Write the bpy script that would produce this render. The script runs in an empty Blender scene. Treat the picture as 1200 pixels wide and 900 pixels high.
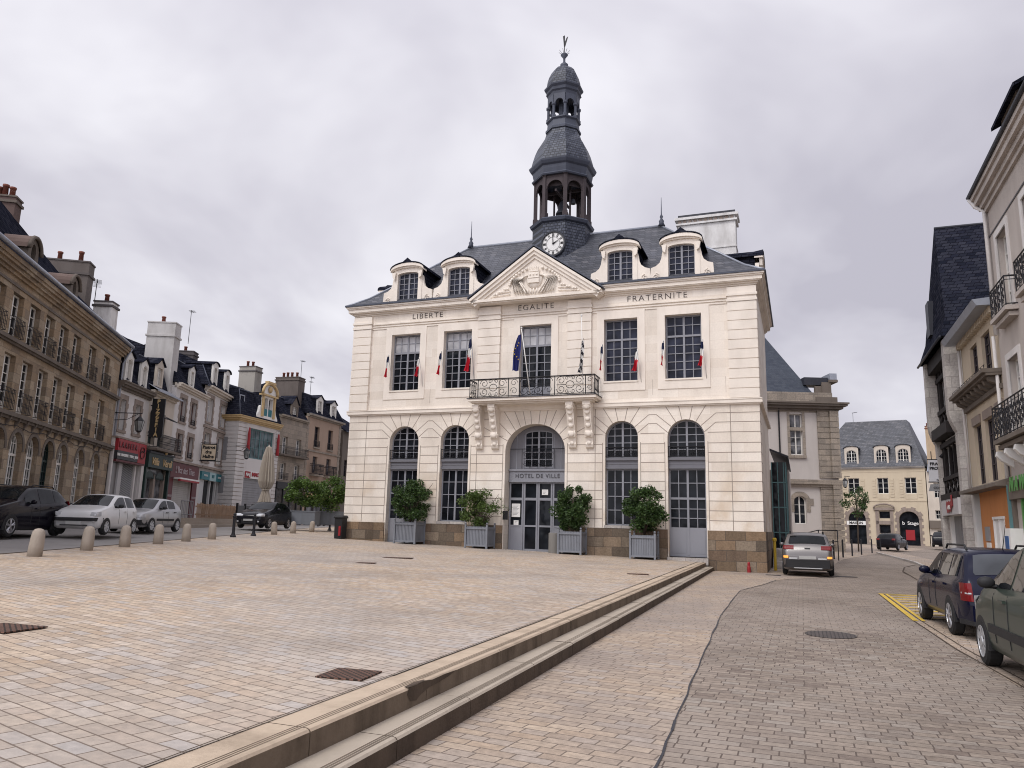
import bpy, bmesh, math, random
from math import sin, cos, pi, radians as RAD, atan2, hypot, sqrt
from mathutils import Vector, Matrix
from mathutils.geometry import tessellate_polygon
random.seed(7)
scene = bpy.context.scene
COL = scene.collection

# ------------------------------------------------------------------ camera
_p, _r = RAD(10.5546), RAD(1.4355)
_M = Matrix(((cos(_r), -sin(_r), 0), (sin(_r), cos(_r), 0), (0, 0, 1))) @ Matrix(((1, 0, 0), (0, sin(_p), -cos(_p)), (0, cos(_p), sin(_p))))
cam_data = bpy.data.cameras.new('camera')
cam = bpy.data.objects.new('camera', cam_data); COL.objects.link(cam)
cam_data.sensor_width = 36; cam_data.lens = 891.656 / 1200 * 36
cam_data.clip_start = 0.1; cam_data.clip_end = 6000
_R = Matrix((_M[0], -_M[1], -_M[2])).transposed()
cam.matrix_world = Matrix.Translation((0, 0, 1.63)) @ _R.to_4x4()
scene.camera = cam

# ------------------------------------------------------------------ world, sun, exposure
SUN_EL, SUN_AZ = RAD(52), RAD(-128)      # azimuth: direction the light comes from, measured from +X
world = bpy.data.worlds.new('World'); scene.world = world; world.use_nodes = True
wn, wl = world.node_tree.nodes, world.node_tree.links
wn.clear()
def N(t, nodes=None, **kw):
    n = (nodes or wn).new(t)
    for k, v in kw.items(): setattr(n, k, v)
    return n
w_out = N('ShaderNodeOutputWorld'); w_bg = N('ShaderNodeBackground'); w_bg.inputs[1].default_value = 0.1
sky = N('ShaderNodeTexSky', sky_type='NISHITA', sun_disc=False)
sky.sun_elevation = SUN_EL; sky.sun_rotation = pi / 2 - SUN_AZ
tc = N('ShaderNodeTexCoord'); sep = N('ShaderNodeSeparateXYZ'); wl.new(tc.outputs['Generated'], sep.inputs[0])
def WM(op, a, b=None, c=None):
    n = N('ShaderNodeMath', operation=op)
    for i, v in enumerate((a, b, c)):
        if v is None: continue
        if isinstance(v, (int, float)): n.inputs[i].default_value = v
        else: wl.new(v, n.inputs[i])
    return n.outputs[0]
zz = WM('MAXIMUM', sep.outputs[2], 0.0)
den = WM('ADD', zz, 0.28)
cx = WM('DIVIDE', sep.outputs[0], den); cy = WM('DIVIDE', sep.outputs[1], den)
comb = N('ShaderNodeCombineXYZ'); wl.new(cx, comb.inputs[0]); wl.new(cy, comb.inputs[1])
n1 = N('ShaderNodeTexNoise'); n1.inputs['Scale'].default_value = 1.15; n1.inputs['Detail'].default_value = 5; n1.inputs['Roughness'].default_value = .52; n1.inputs['Distortion'].default_value = .35
wl.new(comb.outputs[0], n1.inputs['Vector'])
# thinner, brighter cloud to the left (west), heavier grey to the right
fac = WM('ADD', WM('MULTIPLY', n1.outputs[0], 1.55), WM('MULTIPLY', sep.outputs[0], -0.20))
fac = WM('ADD', fac, -0.19)
ramp = N('ShaderNodeValToRGB'); cr = ramp.color_ramp
cr.elements[0].position = .36; cr.elements[0].color = (.50, .485, .555, 1)
cr.elements[1].position = .80; cr.elements[1].color = (.84, .83, .88, 1)
e = cr.elements.new(.55); e.color = (.635, .62, .685, 1)
wl.new(fac, ramp.inputs[0])
# the cloud deck is brighter overhead and on the sun's side
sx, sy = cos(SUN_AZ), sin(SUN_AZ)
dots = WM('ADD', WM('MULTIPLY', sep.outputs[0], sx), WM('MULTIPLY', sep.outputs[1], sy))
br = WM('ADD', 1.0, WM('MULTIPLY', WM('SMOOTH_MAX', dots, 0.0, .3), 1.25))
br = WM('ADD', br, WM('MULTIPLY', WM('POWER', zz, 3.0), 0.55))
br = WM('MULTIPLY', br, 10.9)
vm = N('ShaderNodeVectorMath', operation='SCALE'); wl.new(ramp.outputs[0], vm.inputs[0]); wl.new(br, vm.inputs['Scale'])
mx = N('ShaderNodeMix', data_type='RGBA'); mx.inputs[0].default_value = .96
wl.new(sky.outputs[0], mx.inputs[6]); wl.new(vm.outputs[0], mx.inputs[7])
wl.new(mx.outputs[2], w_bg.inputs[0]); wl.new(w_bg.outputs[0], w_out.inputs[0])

sd = bpy.data.lights.new('sun', 'SUN'); sd.energy = 1.5; sd.angle = RAD(22); sd.color = (1.0, .965, .91)
sun = bpy.data.objects.new('sun', sd); COL.objects.link(sun)
sun.rotation_euler = Vector((-cos(SUN_EL) * cos(SUN_AZ), -cos(SUN_EL) * sin(SUN_AZ), -sin(SUN_EL))).to_track_quat('-Z', 'Y').to_euler()
scene.view_settings.view_transform = 'Standard'; scene.view_settings.look = 'None'
scene.view_settings.exposure = 0.0; scene.view_settings.gamma = 1.0
scene.view_settings.use_curve_mapping = False
scene.cycles.max_bounces = 6
scene.cycles.filter_width = 1.05

# ------------------------------------------------------------------ materials
MATS = {}
def newmat(name):
    m = bpy.data.materials.new(name); m.use_nodes = True
    return m, m.node_tree.nodes, m.node_tree.links, m.node_tree.nodes['Principled BSDF']
def vec_xz(n, l, swap=False):
    """object coordinates of an upright face: u = x + y, v = z"""
    t = n.new('ShaderNodeTexCoord'); s = n.new('ShaderNodeSeparateXYZ'); l.new(t.outputs['Object'], s.inputs[0])
    a = n.new('ShaderNodeMath'); a.operation = 'ADD'; l.new(s.outputs[0], a.inputs[0]); l.new(s.outputs[1], a.inputs[1])
    c = n.new('ShaderNodeCombineXYZ'); l.new(a.outputs[0], c.inputs[0]); l.new(s.outputs[2], c.inputs[1])
    return c.outputs[0], t
def grime(n, l, bsdf, colsock, t, amount=.18, scale=.6, streak=True, dirt=(.25, .22, .19)):
    no = n.new('ShaderNodeTexNoise'); no.inputs['Scale'].default_value = scale; no.inputs['Detail'].default_value = 8; no.inputs['Roughness'].default_value = .62
    mp = n.new('ShaderNodeMapping'); l.new(t.outputs['Object'], mp.inputs[0]); mp.inputs['Scale'].default_value = (1, 1, .35 if streak else 1)
    l.new(mp.outputs[0], no.inputs['Vector'])
    r = n.new('ShaderNodeMapRange'); r.inputs[1].default_value = .45; r.inputs[2].default_value = .8; r.inputs[3].default_value = 0; r.inputs[4].default_value = amount
    l.new(no.outputs[0], r.inputs[0])
    mix = n.new('ShaderNodeMix'); mix.data_type = 'RGBA'; mix.blend_type = 'MULTIPLY'
    l.new(r.outputs[0], mix.inputs[0])
    if isinstance(colsock, tuple): mix.inputs[6].default_value = (*colsock, 1)
    else: l.new(colsock, mix.inputs[6])
    mix.inputs[7].default_value = (*dirt, 1)
    l.new(mix.outputs[2], bsdf.inputs['Base Color'])
    return mix
def plain(name, c, rough=.6, metal=0, spec=.3, dirt=.12, scale=1.5, bump=.0, coat=0):
    if name in MATS: return MATS[name]
    m, n, l, b = newmat(name)
    b.inputs['Roughness'].default_value = rough; b.inputs['Metallic'].default_value = metal; b.inputs['Specular IOR Level'].default_value = spec
    b.inputs['Coat Weight'].default_value = coat; b.inputs['Coat Roughness'].default_value = .05
    t = n.new('ShaderNodeTexCoord')
    grime(n, l, b, tuple(c), t, dirt, scale)
    if bump:
        no = n.new('ShaderNodeTexNoise'); no.inputs['Scale'].default_value = 25; no.inputs['Detail'].default_value = 6
        l.new(t.outputs['Object'], no.inputs['Vector'])
        bu = n.new('ShaderNodeBump'); bu.inputs['Strength'].default_value = bump; bu.inputs['Distance'].default_value = .02
        l.new(no.outputs[0], bu.inputs['Height']); l.new(bu.outputs[0], b.inputs['Normal'])
    MATS[name] = m; return m
def bricky(name, cols, mortar, bw, bh, ms=.012, rough=.8, bump=.35, dirt=.25, gscale=.5, flat=False, rot=0, offset=.5, dirtc=(.25, .22, .19), squash=1, spec=.25, irregular=0.0, patch=None, zstain=None, speck=1.0):
    """block / slate / paver pattern with a random tint for each block"""
    m, n, l, b = newmat(name)
    b.inputs['Roughness'].default_value = rough; b.inputs['Specular IOR Level'].default_value = spec
    if flat:
        t = n.new('ShaderNodeTexCoord'); mp = n.new('ShaderNodeMapping'); mp.inputs['Rotation'].default_value = (0, 0, rot); l.new(t.outputs['Object'], mp.inputs[0]); v = mp.outputs[0]
    else: v, t = vec_xz(n, l)
    if irregular:
        # wobble the courses and the joints a little
        no = n.new('ShaderNodeTexNoise'); no.inputs['Scale'].default_value = 1.6; no.inputs['Detail'].default_value = 3
        l.new(v, no.inputs['Vector'])
        sb = n.new('ShaderNodeVectorMath'); sb.operation = 'SUBTRACT'; l.new(no.outputs['Color'], sb.inputs[0]); sb.inputs[1].default_value = (.5, .5, .5)
        sc = n.new('ShaderNodeVectorMath'); sc.operation = 'SCALE'; l.new(sb.outputs[0], sc.inputs[0]); sc.inputs['Scale'].default_value = irregular
        ad = n.new('ShaderNodeVectorMath'); ad.operation = 'ADD'; l.new(v, ad.inputs[0]); l.new(sc.outputs[0], ad.inputs[1]); v = ad.outputs[0]
    br = n.new('ShaderNodeTexBrick'); l.new(v, br.inputs['Vector'])
    br.offset = offset; br.inputs['Scale'].default_value = 1; br.squash = squash; br.squash_frequency = 3; br.inputs['Brick Width'].default_value = bw; br.inputs['Row Height'].default_value = bh
    br.inputs['Mortar Size'].default_value = ms; br.inputs['Mortar Smooth'].default_value = .15
    br.inputs['Color1'].default_value = (0, 0, 0, 1); br.inputs['Color2'].default_value = (1, 1, 1, 1); br.inputs['Mortar'].default_value = (0, 0, 0, 1)
    rp = n.new('ShaderNodeValToRGB'); l.new(br.outputs['Color'], rp.inputs[0]); r = rp.color_ramp
    for i, c in enumerate(cols):
        e = r.elements[i] if i < 2 else r.elements.new(i / (len(cols) - 1))
        e.position = i / (len(cols) - 1)
    for i, e in enumerate(sorted(r.elements, key=lambda q: q.position)): e.color = (*cols[i], 1)
    # fine speckle inside the blocks
    sp = n.new('ShaderNodeTexNoise'); sp.inputs['Scale'].default_value = 14; sp.inputs['Detail'].default_value = 8; l.new(t.outputs['Object'], sp.inputs['Vector'])
    smr = n.new('ShaderNodeMapRange'); smr.inputs[1].default_value = .3; smr.inputs[2].default_value = .7; smr.inputs[3].default_value = 1 - .20 * speck; smr.inputs[4].default_value = 1 + .16 * speck; l.new(sp.outputs[0], smr.inputs[0])
    sv = n.new('ShaderNodeVectorMath'); sv.operation = 'SCALE'; l.new(rp.outputs[0], sv.inputs[0]); l.new(smr.outputs[0], sv.inputs['Scale'])
    src = sv.outputs[0]
    if patch:
        pn = n.new('ShaderNodeTexNoise'); pn.inputs['Scale'].default_value = patch[1]; pn.inputs['Detail'].default_value = 4; l.new(t.outputs['Object'], pn.inputs['Vector'])
        pr = n.new('ShaderNodeMapRange'); pr.inputs[1].default_value = .42; pr.inputs[2].default_value = .62; l.new(pn.outputs[0], pr.inputs[0]); pr.inputs[4].default_value = patch[2]
        pm = n.new('ShaderNodeMix'); pm.data_type = 'RGBA'; l.new(pr.outputs[0], pm.inputs[0]); l.new(src, pm.inputs[6]); pm.inputs[7].default_value = (*patch[0], 1)
        src = pm.outputs[2]
    if zstain:      # tan staining that climbs the lower courses in blotches
        c_, z0, z1, amt = zstain
        pn = n.new('ShaderNodeTexNoise'); pn.inputs['Scale'].default_value = .55; pn.inputs['Detail'].default_value = 6; l.new(t.outputs['Object'], pn.inputs['Vector'])
        pr = n.new('ShaderNodeMapRange'); pr.inputs[1].default_value = .50; pr.inputs[2].default_value = .62; l.new(pn.outputs[0], pr.inputs[0])
        s3 = n.new('ShaderNodeSeparateXYZ'); l.new(t.outputs['Object'], s3.inputs[0])
        zr = n.new('ShaderNodeMapRange'); zr.inputs[1].default_value = z0; zr.inputs[2].default_value = z1; zr.inputs[3].default_value = amt; zr.inputs[4].default_value = 0; l.new(s3.outputs[2], zr.inputs[0])
        mu = n.new('ShaderNodeMath'); mu.operation = 'MULTIPLY'; l.new(pr.outputs[0], mu.inputs[0]); l.new(zr.outputs[0], mu.inputs[1])
        pm = n.new('ShaderNodeMix'); pm.data_type = 'RGBA'; l.new(mu.outputs[0], pm.inputs[0]); l.new(src, pm.inputs[6]); pm.inputs[7].default_value = (*c_, 1); src = pm.outputs[2]
    mx = n.new('ShaderNodeMix'); mx.data_type = 'RGBA'; l.new(br.outputs['Fac'], mx.inputs[0]); l.new(src, mx.inputs[6]); mx.inputs[7].default_value = (*mortar, 1)
    grime(n, l, b, mx.outputs[2], t, dirt, gscale, not flat, dirtc)
    bu = n.new('ShaderNodeBump'); bu.inputs['Strength'].default_value = bump; bu.inputs['Distance'].default_value = .03
    hh = n.new('ShaderNodeMath'); hh.operation = 'SUBTRACT'; l.new(sp.outputs[0], hh.inputs[0]); l.new(br.outputs['Fac'], hh.inputs[1])
    l.new(hh.outputs[0], bu.inputs['Height']); l.new(bu.outputs[0], b.inputs['Normal'])
    MATS[name] = m; return m
def glassy(name, c, rough=.06, spec=.12, var=.5):
    m, n, l, b = newmat(name)
    t = n.new('ShaderNodeTexCoord'); no = n.new('ShaderNodeTexNoise'); no.inputs['Scale'].default_value = 1.3; no.inputs['Detail'].default_value = 2
    l.new(t.outputs['Object'], no.inputs['Vector'])
    mr = n.new('ShaderNodeMapRange'); mr.inputs[1].default_value = .35; mr.inputs[2].default_value = .65; mr.inputs[3].default_value = 1 - var; mr.inputs[4].default_value = 1 + var; l.new(no.outputs[0], mr.inputs[0])
    sv = n.new('ShaderNodeVectorMath'); sv.operation = 'SCALE'; sv.inputs[0].default_value = c; l.new(mr.outputs[0], sv.inputs['Scale']); l.new(sv.outputs[0], b.inputs['Base Color'])
    b.inputs['Roughness'].default_value = rough; b.inputs['Specular IOR Level'].default_value = spec
    bu = n.new('ShaderNodeBump'); bu.inputs['Strength'].default_value = .12; bu.inputs['Distance'].default_value = .08; l.new(no.outputs[0], bu.inputs['Height']); l.new(bu.outputs[0], b.inputs['Normal'])
    MATS[name] = m; return m
def leafy(name, c1, c2):
    m, n, l, b = newmat(name)
    g = n.new('ShaderNodeNewGeometry'); r = n.new('ShaderNodeValToRGB'); l.new(g.outputs['Random Per Island'], r.inputs[0])
    r.color_ramp.elements[0].color = (*c1, 1); r.color_ramp.elements[1].color = (*c2, 1)
    l.new(r.outputs[0], b.inputs['Base Color']); b.inputs['Roughness'].default_value = .45
    tr = n.new('ShaderNodeBsdfTranslucent'); l.new(r.outputs[0], tr.inputs[0]); ms = n.new('ShaderNodeMixShader'); ms.inputs[0].default_value = .3
    l.new(b.outputs[0], ms.inputs[1]); l.new(tr.outputs[0], ms.inputs[2]); l.new(ms.outputs[0], n['Material Output'].inputs[0])
    MATS[name] = m; return m

cream = plain('cream_render', (.80, .73, .65), .85, dirt=.28, scale=1.0, bump=.12, spec=.25)
cream_wall = bricky('cream_blocks', [(.80, .73, .645), (.735, .66, .575), (.83, .765, .685), (.78, .705, .62)], (.68, .60, .52), 1.35, .41, .005, rough=.85, bump=.06, dirt=.32, gscale=.8, irregular=.02, speck=.25, zstain=((.56, .42, .28), 1.8, 5.2, .75))
groove = plain('groove_shadow_mortar', (.33, .28, .24), .9, dirt=.1)
plinth_m = bricky('plinth_stone', [(.15, .11, .075), (.24, .165, .105), (.25, .20, .15), (.12, .095, .072), (.19, .13, .09)], (.10, .08, .065), .80, .42, .012, dirt=.75, bump=.5, irregular=.09, gscale=1.1)
slate = bricky('slate', [(.048, .052, .066), (.082, .086, .104), (.036, .04, .052), (.11, .11, .125)], (.022, .024, .032), .34, .19, .014, rough=.5, bump=.6, dirt=.5, spec=.5, dirtc=(.5, .45, .4))
slate_dark = bricky('slate_dark', [(.018, .020, .032), (.036, .038, .052), (.013, .015, .024)], (.008, .008, .012), .34, .18, .014, spec=.0, rough=.6, bump=.5, dirt=.3)
slate_tower = bricky('slate_tower', [(.05, .058, .085), (.095, .105, .135), (.036, .042, .062)], (.012, .014, .02), .22, .16, .018, rough=.45, bump=.5, dirt=.3)
lead = plain('lead_trim', (.065, .073, .10), .5, dirt=.35, scale=2)
lead_dark = plain('lead_dark', (.03, .032, .042), .5, dirt=.3, scale=2)
lead_light = plain('zinc', (.30, .32, .37), .4, dirt=.3, scale=2, metal=.3)
old_wood = plain('old_wood', (.065, .052, .056), .8, dirt=.4, scale=3)
grey_wood = plain('grey_joinery', (.25, .255, .285), .55, dirt=.1)
grey_wood_d = plain('grey_panel', (.165, .165, .185), .6, dirt=.1)
white_wood = plain('white_joinery', (.68, .66, .62), .5, dirt=.25, scale=3)
glass = glassy('window_glass', (.012, .014, .018), .05)
glass_b = glassy('window_glass_blue', (.022, .025, .042), .08)
glass_white = glassy('curtained_pane', (.42, .42, .44), .2, var=.25)
glass_curt = glassy('half_curtained_pane', (.14, .14, .15), .15, var=.8)
iron = plain('black_iron', (.018, .018, .022), .5, dirt=.2)
lettering_m = plain('letter_paint', (.07, .055, .05), .7, dirt=.1)
brown_stone = bricky('brown_stone', [(.26, .19, .125), (.33, .25, .17), (.37, .30, .22), (.22, .17, .125), (.31, .225, .145)], (.17, .135, .10), .72, .36, .008, dirt=.45, bump=.35, gscale=.8, irregular=.05)
brown_dark = plain('weathered_stone_trim', (.15, .125, .105), .85, dirt=.5, scale=1.2, bump=.2)
grey_stone = bricky('grey_stone', [(.27, .23, .19), (.33, .28, .23), (.23, .20, .17)], (.17, .15, .13), .7, .42, .01, dirt=.45, bump=.3)
ashlar_light = bricky('light_ashlar', [(.42, .39, .37), (.50, .47, .44), (.38, .35, .33)], (.25, .23, .22), .75, .5, .01, dirt=.4, bump=.25)
white_render = plain('white_render', (.60, .575, .56), .85, dirt=.35, scale=.7, bump=.15, spec=.25)
cream_render2 = plain('pale_cream_render', (.55, .49, .42), .85, dirt=.35, scale=.7, bump=.15)
yellow_render = plain('yellow_render', (.53, .45, .335), .85, dirt=.3, scale=.6, bump=.15)
pink_render = plain('pink_render', (.36, .265, .205), .85, dirt=.35, scale=.7, bump=.15)
grey_render = plain('grey_render', (.43, .385, .355), .85, dirt=.4, scale=.6, bump=.15)
k_render = plain('buff_render', (.50, .42, .32), .85, dirt=.35, scale=.6, bump=.15)
orange_render = plain('orange_render', (.52, .215, .075), .8, dirt=.4, scale=.9, bump=.15)
quoin_m = plain('quoin_stone', (.27, .22, .19), .85, dirt=.4, scale=2.5, bump=.2)
white_paint = plain('white_paint', (.74, .73, .71), .5, dirt=.15)
shutter_grey = plain('shutter_grey', (.26, .26, .27), .6, dirt=.3)
black_paint = plain('black_paint', (.015, .015, .017), .45, dirt=.1)
dark_timber = plain('dark_timber', (.018, .014, .014), .7, dirt=.2)
red_paint = plain('red_paint', (.30, .022, .028), .5, dirt=.1)
dark_red = plain('dark_red_paint', (.10, .018, .022), .5, dirt=.2)
teal = plain('teal_paint', (.03, .16, .19), .5, dirt=.15)
teal_d = plain('teal_joinery', (.10, .20, .21), .5, dirt=.25)
green_d = plain('dark_green_paint', (.012, .03, .026), .5, dirt=.2)
green_b = plain('bright_green_paint', (.09, .27, .07), .5, dirt=.15)
gold = plain('gold_ochre_paint', (.50, .36, .18), .5, dirt=.2)
yellowp = plain('yellow_paint', (.62, .42, .05), .6, dirt=.35, scale=5)
terracotta = plain('terracotta', (.19, .065, .045), .8, dirt=.3)
roof_tile_brown = plain('roof_dark_edge', (.07, .065, .07), .7, dirt=.3)
# ------------------------------------------------------------------ mesh helpers
class MB:
    def __init__(s): s.v = []; s.f = []; s.m = []; s.smooth = []
    def add(s, vs, fs, mat=0, sm=False):
        b = len(s.v); s.v += [tuple(v) for v in vs]
        for f in fs: s.f.append(tuple(b + i for i in f)); s.m.append(mat); s.smooth.append(sm)
        return s
    def box(s, x0, x1, y0, y1, z0, z1, mat=0):
        vs = [(x, y, z) for x in (x0, x1) for y in (y0, y1) for z in (z0, z1)]
        return s.add(vs, [(0, 1, 3, 2), (4, 6, 7, 5), (0, 4, 5, 1), (2, 3, 7, 6), (0, 2, 6, 4), (1, 5, 7, 3)], mat)
    def quad(s, a, b, c, d, mat=0): return s.add([a, b, c, d], [(0, 1, 2, 3)], mat)
    def hexa(s, bot, top, mat=0):
        n = len(bot); fs = [tuple(range(n))[::-1], tuple(range(n, 2 * n))] + [(i, (i + 1) % n, n + (i + 1) % n, n + i) for i in range(n)]
        return s.add(list(bot) + list(top), fs, mat)
    def prism_y(s, poly, y0, y1, mat=0):
        return s.hexa([(x, y0, z) for x, z in poly], [(x, y1, z) for x, z in poly], mat)
    def prism_x(s, poly, x0, x1, mat=0):
        return s.hexa([(x0, y, z) for y, z in poly], [(x1, y, z) for y, z in poly], mat)
    def prism_z(s, poly, z0, z1, mat=0):
        return s.hexa([(x, y, z0) for x, y in poly], [(x, y, z1) for x, y in poly], mat)
    def lathe(s, prof, n=16, c=(0, 0), ph=0, mat=0, sm=False, cap=True):
        vs = []; fs = []
        for r, z in prof:
            for k in range(n): a = ph + 2 * pi * k / n; vs.append((c[0] + r * cos(a), c[1] + r * sin(a), z))
        for i in range(len(prof) - 1):
            for k in range(n): fs.append((i * n + k, i * n + (k + 1) % n, (i + 1) * n + (k + 1) % n, (i + 1) * n + k))
        if cap: fs.append(tuple(range(n))[::-1]); fs.append(tuple((len(prof) - 1) * n + k for k in range(n)))
        return s.add(vs, fs, mat, sm)
    def tube(s, pts, r, n=6, mat=0, closed=False, r1=None, sm=True):
        pts = [Vector(p) for p in pts]; L = len(pts); vs = []; fs = []
        for i, p in enumerate(pts):
            a = pts[i - 1] if (i > 0 or closed) else pts[i]; b = pts[(i + 1) % L] if (i < L - 1 or closed) else pts[i]
            d = (b - a); d = d.normalized() if d.length > 1e-9 else Vector((0, 0, 1))
            u = d.cross(Vector((0, 0, 1))); u = u.normalized() if u.length > .05 else d.cross(Vector((0, 1, 0))).normalized()
            w = d.cross(u).normalized(); rr = r if r1 is None else r + (r1 - r) * i / max(1, L - 1)
            for k in range(n): t = 2 * pi * k / n; vs.append(p + u * (rr * cos(t)) + w * (rr * sin(t)))
        for i in range(L if closed else L - 1):
            j = (i + 1) % L
            for k in range(n): fs.append((i * n + k, i * n + (k + 1) % n, j * n + (k + 1) % n, j * n + k))
        if not closed: fs.append(tuple(range(n))[::-1]); fs.append(tuple((L - 1) * n + k for k in range(n)))
        return s.add(vs, fs, mat, sm and n > 4)
    def bar(s, a, b, r, mat=0, n=4): return s.tube([a, b], r, n, mat)
    def ball(s, c, r, n=10, mat=0, sq=(1, 1, 1)):
        m = max(4, n // 2); vs = [(c[0], c[1], c[2] - r * sq[2])]; fs = []
        for i in range(1, m):
            t = -pi / 2 + pi * i / m
            for k in range(n): a = 2 * pi * k / n; vs.append((c[0] + r * sq[0] * cos(t) * cos(a), c[1] + r * sq[1] * cos(t) * sin(a), c[2] + r * sq[2] * sin(t)))
        vs.append((c[0], c[1], c[2] + r * sq[2]))
        for k in range(n): fs.append((0, 1 + (k + 1) % n, 1 + k))
        for i in range(m - 2):
            for k in range(n): fs.append((1 + i * n + k, 1 + i * n + (k + 1) % n, 1 + (i + 1) * n + (k + 1) % n, 1 + (i + 1) * n + k))
        e = len(vs) - 1
        for k in range(n): fs.append((e - n + k, e - n + (k + 1) % n, e))
        return s.add(vs, fs, mat, True)
    def tess(s, loops, fn, mat=0):
        """filled 2-D polygon with holes; fn maps (a, b) to a point"""
        tri = tessellate_polygon([[Vector((a, b, 0)) for a, b in lp] for lp in loops])
        flat = [p for lp in loops for p in lp]
        return s.add([fn(a, b) for a, b in flat], [tuple(t) for t in tri], mat)
    def mesh(s, name, mats):
        me = bpy.data.meshes.new(name); me.from_pydata(s.v, [], s.f)
        for m in (mats if isinstance(mats, (list, tuple)) else [mats]): me.materials.append(m)
        for p, mi, sm in zip(me.polygons, s.m, s.smooth): p.material_index = mi; p.use_smooth = sm
        bm = bmesh.new(); bm.from_mesh(me); bmesh.ops.recalc_face_normals(bm, faces=bm.faces); bm.to_mesh(me); bm.free()
        return me
    def build(s, name, mats, parent=None, loc=None, rz=0):
        return link(name, s.mesh(name, mats), parent, loc, rz)
def link(name, me, parent=None, loc=None, rz=0):
    o = bpy.data.objects.new(name, me); COL.objects.link(o)
    if parent is not None: o.parent = parent
    if loc is not None: o.location = loc
    if rz: o.rotation_euler = (0, 0, rz)
    return o
def tag(o, label=None, cat=None, group=None, kind=None):
    if label: o['label'] = label
    if cat: o['category'] = cat
    if group: o['group'] = group
    if kind: o['kind'] = kind
    return o
def thing(name, label, cat, loc=(0, 0, 0), rz=0, group=None):
    o = bpy.data.objects.new(name, None); COL.objects.link(o); o.empty_display_size = .3
    o.location = loc; o.rotation_euler = (0, 0, rz)
    return tag(o, label, cat, group)
def copy_tree(o, parent=None):
    c = o.copy(); COL.objects.link(c)
    if parent is not None: c.parent = parent
    for ch in list(o.children): copy_tree(ch, c)
    return c
def text_mesh(s, size, mats, depth=.01, sx=1.0, shear=0, bold=0, spacing=1.0):
    cu = bpy.data.curves.new('t', 'FONT'); cu.body = s; cu.size = size; cu.extrude = depth; cu.align_x = 'CENTER'; cu.align_y = 'CENTER'
    cu.shear = shear; cu.offset = bold; cu.space_character = spacing
    ob = bpy.data.objects.new('t', cu); COL.objects.link(ob)
    dg = bpy.context.evaluated_depsgraph_get(); me = bpy.data.meshes.new_from_object(ob.evaluated_get(dg))
    bpy.data.objects.remove(ob); bpy.data.curves.remove(cu)
    me.transform(Matrix.Rotation(pi / 2, 4, 'X') @ Matrix.Diagonal((sx, 1, 1, 1)))
    me.materials.clear(); me.materials.append(mats)
    return me
def text(s, size, mat, parent, loc, rz=0, **kw):
    me = text_mesh(s, size, mat, **kw); me.name = 'lettering'
    return link('lettering', me, parent, loc, rz)

# ---- openings
def hole(x0, x1, z0, z1, rise=0, n=12):
    """outline of an opening; z1 is its crown, rise the height of the arched head"""
    if rise <= 0: return [(x0, z0), (x1, z0), (x1, z1), (x0, z1)]
    zs = z1 - rise; cx = (x0 + x1) / 2; hw = (x1 - x0) / 2
    pts = [(x0, z0), (x1, z0)]
    for k in range(n + 1): a = pi * k / n; pts.append((cx + hw * cos(a), zs + rise * sin(a)))
    return pts
def wall_front(mb, outline, holes, y=0, depth=.25, mat=0, rmat=None, fn=None):
    fn = fn or (lambda a, b: (a, y, b))
    loops = [outline] + [h for h in holes]
    mb.tess(loops, fn, mat)
    for h in holes:
        n = len(h)
        for i in range(n):
            a, b = h[i], h[(i + 1) % n]; p, q = fn(*a), fn(*b)
            mb.quad(p, q, (q[0], q[1] + depth, q[2]), (p[0], p[1] + depth, p[2]), mat if rmat is None else rmat)
_wc = {}
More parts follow.
